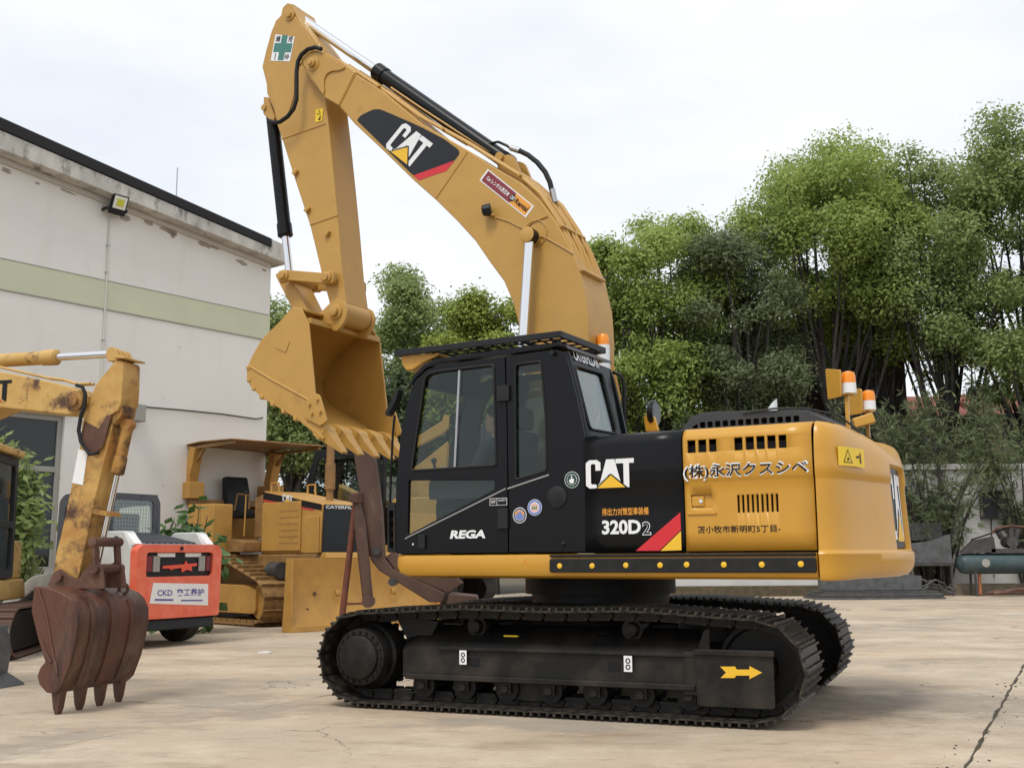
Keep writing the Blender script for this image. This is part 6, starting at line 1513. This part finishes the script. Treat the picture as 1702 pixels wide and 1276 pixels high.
# ================================================================== PARKED EXCAVATOR seen past the cab
pk = empty('parked_excavator', (-2.95, 25.6, 0), radians(160)); pk.scale = (1.2, 1.2, 1.2); tag(pk, 'yellow excavator with black cab, mostly hidden behind the large excavator bucket and cab', 'excavator')
pc = MB(); pcs = fillet([(1.25, 1.25), (1.2, 2.4), (1.0, 3.05), (-.35, 3.05), (-.45, 1.25)], .1)
for y0, y1 in ((.95, 1.0), (.0, .05)): pc.prism(pcs, y0, y1, holes=[fillet([(1.08, 1.95), (1.05, 2.4), (.92, 2.90), (-.2, 2.90), (-.28, 1.95)], .08)])
pc.box(-.4, 1.05, .051, .949, 2.97, 3.04); pc.prism([(.051, 1.25), (.949, 1.25), (.949, 2.96), (.051, 2.96)], -.43, -.38, 'x', holes=[[(.15, 1.95), (.85, 1.95), (.85, 2.85), (.15, 2.85)]]); pc.box(-.4, 1.2, .051, .949, 1.25, 1.9)
pco = pc.build('cab', 'black_frame', pk, bev=.02)
MB().box(-.25, 1.05, .97, .976, 1.9, 2.92).build('side_pane', 'glass', pco, smooth=False)
MB().box(-.425, -.42, .14, .86, 1.93, 2.87).build('rear_pane', 'glass', pco, smooth=False)
MB().prism(fillet([(1.3, 1.0), (1.3, 1.24), (-2.6, 1.24), (-2.7, 1.0)], .05), -1.2, 1.02).build('house', 'dozer_yellow', pk, bev=.03)
MB().prism(fillet([(-.6, 1.245), (-.6, 2.1), (-2.5, 2.1), (-2.7, 1.6), (-2.68, 1.245)], .15), -1.2, 1.02).build('engine_cover', 'dozer_yellow', pk, bev=.03)
MB().prism([(.3, 1.5), (.8, 1.6), (1.35, 2.1), (1.5, 2.35), (1.3, 2.5), (.9, 2.3), (.2, 2.0)], -.7, -.25).build('boom', 'dozer_yellow', pk, bev=.02)
for s in (-1, 1):
    MB().prism(fillet([(1.9, .4), (1.5, .02), (-1.5, .02), (-1.9, .4), (-1.5, .85), (1.5, .85)], .3, 6), s * 1.0 - .3, s * 1.0 + .3).build('track', 'track_black', pk, bev=.01)
MB().box(-.9, .9, -.69, .69, .5, .995).build('undercarriage', 'track_black', pk)
# yellow loader seen through the cab glass
ld = empty('parked_loader', (-.75, 26.5, 0), radians(0)); tag(ld, 'yellow loader arm and body visible through the door glass of the black cab', 'loader')
def l2(P): return [(p[0] + .75, p[1]) for p in P]
MB().prism(l2([(-2.569,3.734),(-2.571,3.94),(-1.709,4.494),(-1.666,4.642),(-1.534,4.626),(-1.547,4.316),(-1.708,4.169)]), -.12, .12).build('lift_arm', 'dozer_yellow', ld, bev=.015)
MB().prism(l2([(-2.623,3.179),(-2.217,3.439),(-1.547,3.977),(-1.603,3.027),(-1.599,1.586),(-2.609,1.593)]), -.35, .35).build('body', 'dozer_yellow', ld, bev=.02)
MB().box(-2.3, -.9, -.5, .5, .55, 1.45).build('frame', 'dozer_brown', ld, bev=.03)
for x in (-2.2, -1.0):
    for y in (-.6, .6): MB().lathe([(-.2, .3), (-.22, .5), (-.15, .6), (.15, .6), (.22, .5), (.2, .3)], (x, y, .6), (0, 1, 0), 24).build('wheel', 'tyre', ld)

# ================================================================== YARD EDGE ON THE RIGHT
wl_ = empty('boundary_wall', (0, 34.0, 0)); tag(wl_, 'dirty white boundary wall with a ledge behind the compressor and oleanders', 'wall')
MB().box(2.0, 32, 0, .22, -.02, 3.78).build('wall_body', 'wall_white', wl_, smooth=False)
MB().box(2.0, 32, -.10, .32, 3.79, 3.97).build('coping', 'wall_white', wl_, bev=.02)
kb = MB().box(13.0, 26, 33.05, 33.2, -.02, .34).build('kerb', 'kerb', None, bev=.02); kb['kind'] = 'structure'; kb['label'] = 'low concrete kerb of the planting strip'
pb = MB().box(2.0, 26, 33.2, 34.0, -.02, .30).build('planting_bed', 'soil', None, smooth=False); pb['kind'] = 'structure'; pb['label'] = 'bare earth strip below the boundary wall'
# meter box on the wall
mbx = empty('meter_box', (0, 34, 0)); tag(mbx, 'dark metal meter box hanging open on the white wall above the compressor', 'box')
(x0, z1), (x1, z0) = [(14.418,3.101),(15.208,2.266)]
MB().box(x0, x1, -.22, -.002, z0, z1).build('case', 'dark_metal', mbx, bev=.01)
MB().box(x0 + .03, x0 + .48, -.235, -.221, z0 + .03, z1 - .03).build('door', 'black_frame', mbx, bev=.006)
MB().box(x0 + .54, x1 - .05, -.228, -.221, z0 + .12, z1 - .1).build('panel', 'grey_metal', mbx)
MB().box(x0 - .05, x1 + .05, -.30, -.002, z1 + .003, z1 + .03).build('rain_cover', 'dark_metal', mbx)
MB().tube([(x0 + .33, -.05, z0), (x0 + .30, -.05, z0 - .5), (x0 + .28, -.05, .5)], .015, 6).build('cable', 'cable', mbx)
# compressor
cm = empty('air_compressor', (14.4, 32.6, 0)); tag(cm, 'dark green air compressor tank with motor and belt guard on top', 'compressor')
tk = MB().lathe([(-1.35, .02), (-1.33, .16), (-1.25, .27), (-1.15, .30), (1.15, .30), (1.25, .27), (1.33, .16), (1.35, .02)], (0, 0, .93), (1, 0, 0), 28).build('tank', 'green_tank', cm)
for x in (-.9, .9):
    for y in (-.2, .2): MB().beam((x, y, .0), (x, y * .8, .75), .06, .06).build('leg', 'dark_metal', cm)
MB().cyl((-.62, -.29, .95), (-.62, -.302, .95), .12, n=20).build('tank_label', 'frame_grey', cm)
MB().prism(fillet([(-1.3, 1.24), (-.9, 1.60), (-.30, 1.72), (-.25, 1.24)], .06), -.22, .0).build('belt_guard', 'dark_metal', cm, bev=.02)
mt_ = MB().cyl((.25, -.2, 1.55), (.25, .25, 1.55), .17, n=18); mt_.cyl((.25, -.1, 1.70), (.25, -.1, 1.98), .09, n=12); mt_.cyl((.05, .05, 1.66), (-.08, .05, 1.92), .08, n=12); mt_.cyl((.45, .05, 1.66), (.58, .05, 1.92), .08, n=12); mt_.box(-.4, .7, -.22, .22, 1.225, 1.36)
mt_.build('pump', 'dark_metal', cm)
MB().tube([(.85, -.2, 1.25), (.86, -.2, 1.8), (.75, -.2, 1.98), (.2, -.2, 2.02), (-.2, -.2, 1.95), (-.35, -.2, 1.80)], .035, 8).build('guard_hoop', 'rust', cm)
MB().tube([(-.95, -.15, 1.62), (.1, -.15, 1.94)], .025, 6).build('drive_belt', 'black_rubber', cm)
MB().cyl((.98, 0, 1.22), (.98, 0, 1.45), .03, n=8).build('valve', 'dark_metal', cm)
MB().cyl((.90, 0, 1.47), (1.10, 0, 1.47), .06, n=10).build('gauge', 'dark_metal', cm)
# scrap bench and box
bx_ = empty('tool_bench', (11.6, 33.0, 0)); tag(bx_, 'grey sheet metal box on a dark bench behind the counterweight', 'bench')
(a0, a1), (c0, c1) = [(12.165,0.959),(12.938,1.788)]
a0 -= 11.6; c0 -= 11.6
MB().prism([(a0 - .5, a1), (c0, a1), (c0, c1), (a0 + .3, a1 + .65), (a0 - .5, a1 + .55)], -.35, .35).build('sheet_box', 'grey_metal', bx_, bev=.01)
MB().box(a0 - .6, c0 + .02, -.38, .38, a1 - .09, a1 - .002).build('bench_top', 'dark_metal', bx_, bev=.01)
for x in (a0 - .5, c0 - .06):
    for y in (-.33, .33): MB().box(x, x + .06, y - .03, y + .03, 0, a1 - .092).build('leg', 'dark_metal', bx_)
MB().box(a0 - .2, c0 - .1, .0, .36, a1 + .66, c1 + .35).build('back_plate', 'dark_metal', bx_)
pl_ = empty('steel_plate_stack', (10.5, 31.2, 0)); tag(pl_, 'low stack of flat steel plates lying behind the counterweight', 'plates')
for k in range(4): MB().box(-2.2 + .06 * k, 1.35 - .05 * k, -.7, .7, .001 + .055 * k, .05 + .055 * k).build('steel_plate', 'dark_metal' if k % 2 else 'grey_metal', pl_, bev=.006)
MB().prism([(-1.9, .225), (.9, .225), (.9, .62), (.4, .66), (-1.9, .60)], -.2, .2).build('steel_beam', 'grey_metal', pl_, bev=.01)
ps = empty('marker_post', (13.72, 33.0 - .3, 0)); tag(ps, 'thin faded orange post standing in front of the compressor', 'post')
MB().cyl((0, 0, .04), (.02, 0, 1.50), .045, n=10).build('pole', 'post_orange', ps); MB().prism(circle((0, 0), .16, 9), 0, .05, 'z').build('foot', 'rust', ps, bev=.02)
# tangle of hoses and scrap
rr = random.Random(5)
def tangle(name, label, c, n, w, h, mt, r):
    e = empty(name, c); tag(e, label, 'scrap')
    for k in range(n):
        a = rr.uniform(0, 6.28); P = []
        for i in range(14):
            t = i / 13; P.append((w * (t - .5) + .12 * sin(5 * t + a), .3 * sin(3 * t + a * 2), max(r, r + h * abs(sin(pi * t * rr.uniform(.8, 1.2) + .3)) * rr.uniform(.3, 1))))
        # smooth once
        P = [P[0]] + [tuple((P[i - 1][j] + 2 * P[i][j] + P[i + 1][j]) / 4 for j in range(3)) for i in range(1, 13)] + [P[-1]]
        MB().tube(P, r, 6).build('hose', mt, e)
    return e
tangle('hose_tangle', 'tangle of hoses and cables on the ground beside the bench', (12.1, 32.0, 0), 7, .9, .55, 'dark_metal', .03)
tangle('scrap_heap', 'low heap of scrap pipes at the foot of the orange post', (15.0, 32.0, 0), 8, 2.4, .22, 'rust', .04)
# small litter on the slab
(gx_, gy_), = [(-3.265,14.705)]
lt2 = MB(); lt2.prism(fillet([(-.09, -.05), (.07, -.06), (.10, .03), (-.03, .06)], .02), .001, .02, 'z'); lo2 = lt2.build('litter', 'paper', None, loc=(gx_, gy_, 0)); tag(lo2, 'crumpled white paper scrap lying on the concrete left of the tracks', 'litter')
pb_ = MB()
for k in range(150):
    # crumbs along the joint and behind the track
    if k < 150: t = rr.uniform(0, 9); p = _e1 * (3 + t) + _e2 * (-.736 + rr.gauss(0, .07))
    else: t = rr.uniform(0, 12); p = _e1 * 7.25 + _e1 * rr.gauss(0, .05) + _e2 * (-7 + t)
    s = abs(rr.gauss(0, .003)) + .0015
    pb_.obox((p.x, p.y, s * .4), ((1, rr.uniform(-1, 1), 0), (0, 0, 1), (rr.uniform(-1, 1), 1, 0)), s * 2, s, s * 1.5)
pbo = pb_.build('gravel_crumbs', 'joint_dirt', None, smooth=False); tag(pbo, 'dirt crumbs scattered along the slab joint', None, kind='stuff')

# ================================================================== BACKGROUND BUILDINGS
bb0 = empty('brown_warehouse', (0, 41.5, 0)); tag(bb0, 'tall dark brown windowless building behind the trees on the right', 'building')
(xa, za), (xb, zb2), (xc, zc2) = [(9.179,9.494),(12.821,10.158),(15.13,9.786)]
MB().prism([(xa - .3, 0), (xc, 0), (xc, zc2), (xb, zb2), (xa - .3, za)], 0, 9).build('wall', 'brown_block', bb0, smooth=False)
MB().prism([(xa - .5, za + .02), (xb, zb2 + .02), (xc + .2, zc2 + .02), (xc + .2, zc2 + .45), (xb, zb2 + .45), (xa - .5, za + .45)], -.2, 9.2).build('roof_edge', 'block_trim', bb0, bev=.03)
for x in (xa + 1.5, xa + 3.6): MB().box(x, x + .12, -.06, -.002, 0, za - .3).build('pilaster', 'brown_block', bb0, smooth=False)
def house(name, label, pts, Y, ridge):
    e = empty(name, (0, Y, 0)); tag(e, label, 'house')
    (x0, ze), (x1, _) = pts
    MB().box(x0, x1, 0, 6, 0, ze).build('wall', 'house_wall', e, smooth=False)
    MB().prism([(-.5, ze + .005), (6.5, ze + .005), (3, ze + ridge)], x0 - .4, x1 + .4, 'x').build('roof', 'roof_tile', e, bev=.03)
    k = int((x1 - x0) / 1.6)
    for i in range(k):
        w = MB().box(x0 + .5 + i * 1.6, x0 + 1.3 + i * 1.6, -.04, -.002, ze - 1.6, ze - .5).build('window', 'frame_grey', e); MB().box(x0 + .56 + i * 1.6, x0 + 1.24 + i * 1.6, -.048, -.041, ze - 1.54, ze - .56).build('pane', 'dark_glass', w, smooth=False)
    return e
house('red_roof_house', 'low house with red tiled roof showing through the shrubs right of the counterweight', [(15.962,6.669),(18.253,6.654)], 44, 1.3)
house('red_roof_house', 'house with red tiled roof at the right edge behind the shrubs', [(19.357,6.745),(22.892,6.721)], 44, 1.3)
house('red_roof_house', 'low brown house glimpsed between trunks behind the cab', [(5.012,6.952),(10.195,6.917)], 48, .9)

# ================================================================== VEGETATION
def leaf_mesh(name, C, A, B, mt, parent):
    """C centre, A half length vectors, B half width vectors -> one rhombus per leaf, folded a little along its rib"""
    n = len(C); V = np.empty((n, 4, 3), np.float32); V[:, 0] = C - A; V[:, 1] = C + B; V[:, 2] = C + A; V[:, 3] = C - B
    me = bpy.data.meshes.new(name); me.vertices.add(n * 4); me.vertices.foreach_set('co', V.reshape(-1))
    me.loops.add(n * 4); me.loops.foreach_set('vertex_index', np.arange(n * 4, dtype=np.int32))
    me.polygons.add(n); me.polygons.foreach_set('loop_start', np.arange(0, n * 4, 4, dtype=np.int32)); me.polygons.foreach_set('loop_total', np.full(n, 4, np.int32))
    me.update(calc_edges=True); me.materials.append(M[mt]); return link(bpy.data.objects.new(name, me), parent)
def unit(a): return a / (np.linalg.norm(a, axis=1, keepdims=True) + 1e-9)
def leaves_at(rng, P, out, ln, wd, droop=.3):
    n = len(P)
    nrm = unit(out * .8 + np.array([0, 0, .65]) + rng.normal(0, .42, (n, 3)))
    d = unit(np.cross(nrm, rng.normal(0, 1, (n, 3)))); d[:, 2] -= droop; d = unit(d)
    b = unit(np.cross(nrm, d)); L_ = (ln * rng.uniform(.6, 1.3, n))[:, None]; W_ = (wd * rng.uniform(.7, 1.2, n))[:, None]
    return P, d * L_ / 2, b * W_ / 2
def tree(label, x, y, h, cr, cb, seed, leaf='leaf_mid', nl=20000, ln=.155, wd=.09, ncl=60, lean=0., group='trees behind the yard wall', trunks=1, name='tree', density=1.0, crz=None):
    rng = np.random.default_rng(seed); e = empty(name, (x, y, 0)); tag(e, label, 'tree', group)
    cz = (h + cb) / 2; rz = (h - cb) / 2
    # clumps: uneven shell and some inside
    C = []; R = []
    while len(C) < ncl:
        d = rng.normal(0, 1, 3); d /= np.linalg.norm(d); k = rng.uniform(.35, .92) ** .7
        p = np.array([d[0] * cr * k, d[1] * cr * k, cz + d[2] * rz * k]); p[0] += lean * (p[2] - cb) / max(h - cb, .1)
        C.append(p); R.append(cr * rng.uniform(.13, .33))
    C = np.array(C); R = np.array(R)
    m = MB(); r0 = .011 * h + .035
    tops = []
    for t in range(trunks):
        bx0 = (rng.uniform(-.35, .35), rng.uniform(-.3, .3)) if trunks > 1 else (0, 0); P = []; rad = []
        ht = h * rng.uniform(.72, .86); sx = rng.uniform(-.5, .5) + (lean * .6); sy = rng.uniform(-.4, .4)
        for i in range(9):
            q = i / 8; P.append((bx0[0] + sx * q * cr * .5 + .10 * sin(4 * q + seed), bx0[1] + sy * q * cr * .5 + .08 * cos(3 * q + seed), -.05 + ht * q)); rad.append((r0 * (.7 if trunks > 1 else 1)) * (1 - .82 * q) + .015)
        m.tube(P, rad, 9); tops.append(np.array(P))
    for i in range(min(ncl, 26)):
        T = tops[i % trunks]; zc_ = C[i][2]; j = int(np.clip((zc_ * .62 / h) * 8 + rng.uniform(-1, 1), 2, 7)); s = T[j]; eP = C[i]; mid_ = (s + eP) / 2 + np.array([0, 0, -.05 * np.linalg.norm(eP - s)]) + rng.normal(0, .12, 3)
        k = r0 * (1 - .8 * j / 8) * .55 + .012
        m.tube([tuple(s), tuple((s + mid_) / 2 + rng.normal(0, .06, 3)), tuple(mid_), tuple((mid_ + eP) / 2 + rng.normal(0, .08, 3)), tuple(eP)], [k, k * .8, k * .6, k * .4, k * .15], 6)
    m.build('trunk', 'bark', e)
    # twig fans: leaves follow short sprays inside each clump, so the outline breaks up
    n = int(nl * 1.9); w = R ** 2; idx = rng.choice(ncl, n // 10, p=w / w.sum())
    d = unit(rng.normal(0, 1, (len(idx), 3)) + np.array([0, 0, .25])); rr_ = rng.uniform(.25, 1.12, len(idx)) ** .6
    S = C[idx] + d * (R[idx] * rr_)[:, None] * np.array([1.05, 1.05, .8])
    Pq = np.repeat(S, 10, 0) + rng.normal(0, .19, (len(idx) * 10, 3)) * np.array([1, 1, .75]); dd = np.repeat(d, 10, 0)
    leaf_mesh('crown', *leaves_at(rng, Pq, dd, ln, wd), leaf, e)
    return e
def shrub(label, x, y, h, r, seed, leaf='leaf_olive', nst=16, nl=5000, ln=.22, wd=.035, name='oleander', group='oleanders along the wall', base_z=0.0, cat='shrub', flop=.5):
    """many upright stems with long narrow leaves in whorls"""
    rng = np.random.default_rng(seed); e = empty(name, (x, y, base_z)); tag(e, label, cat, group); m = MB(); SP = []; SD = []
    for k in range(nst):
        a = rng.uniform(0, 2 * pi); o = rng.uniform(0, 1) ** .5; hx = h * rng.uniform(.55, 1.0); tx, ty = r * o * cos(a), r * o * sin(a); bx0, by0 = tx * .18, ty * .18; P = []; N = 8
        for i in range(N):
            q = i / (N - 1); P.append((bx0 + (tx - bx0) * q ** 1.5 + .05 * sin(7 * q + k), by0 + (ty - by0) * q ** 1.5 + .05 * cos(6 * q + k), -.03 + hx * q - flop * .12 * h * o * q ** 3))
        m.tube(P, [.035 * (1 - .8 * i / (N - 1)) + .006 for i in range(N)], 6)
        P = np.array(P); c = max(8, nl // nst // 6); t = rng.uniform(.28, 1.0, c) ** .8 * (N - 1); i0 = np.clip(t.astype(int), 0, N - 2); f = (t - i0)[:, None]; Q = P[i0] * (1 - f) + P[i0 + 1] * f
        # side twigs
        dv = unit(rng.normal(0, 1, (c, 3)) + np.array([0, 0, .5])); Q = Q + dv * rng.uniform(0, .5, (c, 1)) * (r * .45 + .12); SP.append(Q); SD.append(dv)
    m.build('stems', 'bark', e)
    Q = np.concatenate(SP); D = np.concatenate(SD); k = 6; n = len(Q) * k
    base = np.repeat(Q, k, 0); ax = np.repeat(D, k, 0); d = unit(ax * .7 + rng.normal(0, .75, (n, 3))); L_ = (ln * rng.uniform(.7, 1.2, n))[:, None]
    Cc = base + d * L_ * .5; b = unit(np.cross(d, rng.normal(0, 1, (n, 3)))) * (wd * rng.uniform(.7, 1.2, n))[:, None] / 2
    leaf_mesh('foliage', Cc, d * L_ / 2, b, leaf, e); return e

def at(P): return P[0]
G1, G2, G3 = 'bright camphor trees behind the right wall', 'trees behind the white building', 'oleanders along the wall'
# right of the boom
def px_tree(label, top, Y, halfw, cbz, seed, **k):
    X, Z = top; return tree(label, X, Y, Z, halfw, cbz, seed, **k)
px_tree('round bright green tree directly right of the yellow boom', at([(5.575,14.229)]), 38, 3.1, 4.6, 11, leaf='leaf_bright', nl=30000, ncl=62, group=G1, trunks=3)
px_tree('lower bright green tree close behind the boom foot', at([(3.491,12.43)]), 37, 1.8, 3.6, 12, leaf='leaf_bright', nl=16000, ncl=40, group=G1)
px_tree('dark olive tree between the two bright round trees', at([(7.79,13.395)]), 36.5, 2.4, 3.4, 13, leaf='leaf_olive', nl=26000, ncl=60, ln=.17, wd=.07, group=G1, trunks=2)
px_tree('largest bright green tree above the rear of the excavator', at([(11.583,16.162)]), 38.5, 3.6, 8.6, 14, leaf='leaf_bright', nl=38000, ncl=80, group=G1, trunks=3)
px_tree('mid green tree right of the largest one, thin crown with visible trunk', at([(14.931,15.829)]), 38, 3.0, 6.8, 15, leaf='leaf_mid', nl=24000, ncl=60, group=G1, trunks=2)
px_tree('tallest tree cut by the right edge of the picture', at([(17.583,16.772)]), 37, 3.0, 4.8, 16, leaf='leaf_mid', nl=26000, ncl=60, group=G1, trunks=2)
px_tree('tree mostly outside the right edge, its crown joining the tallest one', at([(20.862,16.018)]), 38, 2.8, 4.8, 17, leaf='leaf_mid', nl=16000, ncl=50, group=G1)
px_tree('thin tree with bright leaves above the brown building roof', at([(13.172,11.158)]), 39.5, 2.2, 7.6, 18, leaf='leaf_lime', nl=9000, ncl=40, group=G1)
# left of the boom
px_tree('mid green tree right of the raised bucket', at([(-4.298,11.753)]), 40, 2.3, 4.2, 21, leaf='leaf_mid', nl=26000, ncl=60, group=G2)
px_tree('dark green tree between the bucket and the lime tree', at([(-2.609,11.705)]), 42, 2.2, 3.5, 22, leaf='leaf_mid', nl=22000, ncl=55, group=G2)
px_tree('yellow green tree seen under the boom above the cab roof', at([(-0.518,11.091)]), 37, 1.6, 5.0, 23, leaf='leaf_lime', nl=20000, ncl=50, group=G2)
px_tree('low lime green tree just above the front of the cab roof', at([(-2.131,8.92)]), 36, 1.0, 5.4, 24, leaf='leaf_lime', nl=8000, ncl=26, group=G2)
px_tree('tree showing between the white building and the bucket', at([(-7.478,9.994)]), 36, 1.9, 4.0, 25, leaf='leaf_mid', nl=18000, ncl=50, group=G2)
px_tree('dark tree behind the bucket teeth and dozer canopy', at([(-6.182,8.397)]), 38, 2.6, 1.2, 26, leaf='leaf_dark', nl=26000, ncl=60, group=G2)
px_tree('dark tree behind the windscreen of the black cab', at([(-3.328,8.401)]), 37, 2.2, 1.0, 27, leaf='leaf_dark', nl=24000, ncl=60, group=G2)
px_tree('dark tree behind the door of the black cab', at([(-1.105,8.884)]), 39, 2.4, .8, 28, leaf='leaf_dark', nl=22000, ncl=60, group=G2)
px_tree('dark tree behind the rear of the black cab', at([(1.482,8.887)]), 38, 2.2, .8, 29, leaf='leaf_dark', nl=20000, ncl=60, group=G2)
# undergrowth and oleanders
for i, (px, lab, Y, h, r, lf) in enumerate((
    (at([(3.261,5.113)])[0], 'dark leafy shrub behind the rear window of the black cab', 35, 4.6, 1.3, 'leaf_dark'),
    (at([(5.282,5.551)])[0], 'dark shrub between the trunks behind the far mirror', 35.5, 5.0, 1.4, 'leaf_dark'),
    (at([(6.759,5.48)])[0], 'dark oleander left of the black engine hood', 35, 6.0, 1.4, 'leaf_dark'),
    (at([(8.503,5.468)])[0], 'dark oleander directly behind the engine hood', 35, 6.2, 1.5, 'leaf_dark'),
    (at([(10.248,5.456)])[0], 'grey green oleander behind the twin beacons', 35, 6.4, 1.6, 'leaf_olive'),
    (at([(11.895,5.445)])[0], 'grey green oleander above the counterweight', 35, 6.6, 1.6, 'leaf_olive'),
    (at([(12.878,3.409)])[0], 'large oleander right of the counterweight with bare stems on the white wall', 33.6, 6.6, 2.0, 'leaf_olive'),
    (at([(12.498,2.682)])[0], 'low oleander touching the counterweight edge', 33.7, 4.2, 1.1, 'leaf_olive'),
    (at([(14.984,5.449)])[0], 'tall oleander behind the meter box', 35.2, 7.4, 1.8, 'leaf_olive'),
    (at([(15.83,3.403)])[0], 'oleander hanging over the wall at the right edge', 33.8, 6.6, 1.7, 'leaf_olive'))):
    shrub(lab, px, Y, h, r, 100 + i, leaf=lf, nst=20, nl=(9000 if px < 10 else 5200) if Y > 34 else 2800, ln=.30, wd=.05, name='oleander', group=G3)
# leaning bare trunk of the wall oleander
(ta, tb1), (tc1, td1), (te1, tf1) = [(13.046,0.503),(13.328,2.485),(14.555,4.221)]
bt_ = empty('leaning_trunk', (ta, 33.5, 0)); tag(bt_, 'leaning bare oleander trunk in front of the white wall', 'tree')
MB().tube([(0, 0, .25), (.05, 0, 1.2), (tc1 - ta, 0, td1), ((te1 + tc1) / 2 - ta - .1, 0, (td1 + tf1) / 2 - .05), (te1 - ta, 0, tf1)], [.14, .12, .10, .08, .05], 8).build('trunk', 'bark', bt_)
MB().tube([(.05, 0, 1.1), (-.05, .05, 2.4), (.08, .1, 3.6), (-.1, .1, 4.8)], [.11, .09, .07, .04], 8).build('limb', 'bark', bt_)
rngb = np.random.default_rng(77); cP = np.concatenate([np.array([te1 - ta, 0, tf1]) + rngb.normal(0, .5, (500, 3)), np.array([-.1, .1, 4.8]) + rngb.normal(0, .6, (500, 3))]); leaf_mesh('crown', *leaves_at(rngb, cP, unit(rngb.normal(0, 1, (1000, 3))), .30, .05), 'leaf_olive', bt_)
# weeds by the machines
def weed(label, x, y, h, r, seed, nl, ln, wd, z=0.0, name='leafy_bush', leaf='leaf_weed'):
    rng = np.random.default_rng(seed); e = empty(name, (x, y, 0)); tag(e, label, 'bush'); m = MB(); P = []; D = []
    for k in range(14):
        a = rng.uniform(0, 6.28); o = rng.uniform(.1, 1); tx, ty, hz = r * o * cos(a), r * o * sin(a), h * (1 - .35 * o * o) * rng.uniform(.75, 1); m.tube([(tx * .2, ty * .2, -.02), (tx * .6, ty * .6, hz * .6), (tx, ty, hz)], [.022, .016, .006], 6)
        c = nl // 14; t = rng.uniform(.15, 1.0, c)[:, None]; q = np.array([tx, ty, hz]) * np.concatenate([.2 + .8 * t, .2 + .8 * t, t], 1) + rng.normal(0, .16 * r + .03, (c, 3)); q[:, 2] = np.clip(q[:, 2], .05, h * 1.05); P.append(q); D.append(unit(q - np.array([0, 0, h * .4])))
    m.build('stems', 'bark', e); leaf_mesh('foliage', *leaves_at(rng, np.concatenate(P), np.concatenate(D), ln, wd, .45), leaf, e); return e
(wx, wz), = [(-5.446,2.195)]
weed('broad leaved green bush between the skid steer and the dozer', wx, 18.6, wz, .62, 41, 900, .24, .17)
(wx, wz), = [(-8.099,3.544)]
weed('leafy green bush behind the small excavator cab at the left edge', wx, 17.6, wz, .75, 42, 2600, .20, .10, leaf='leaf_mid')
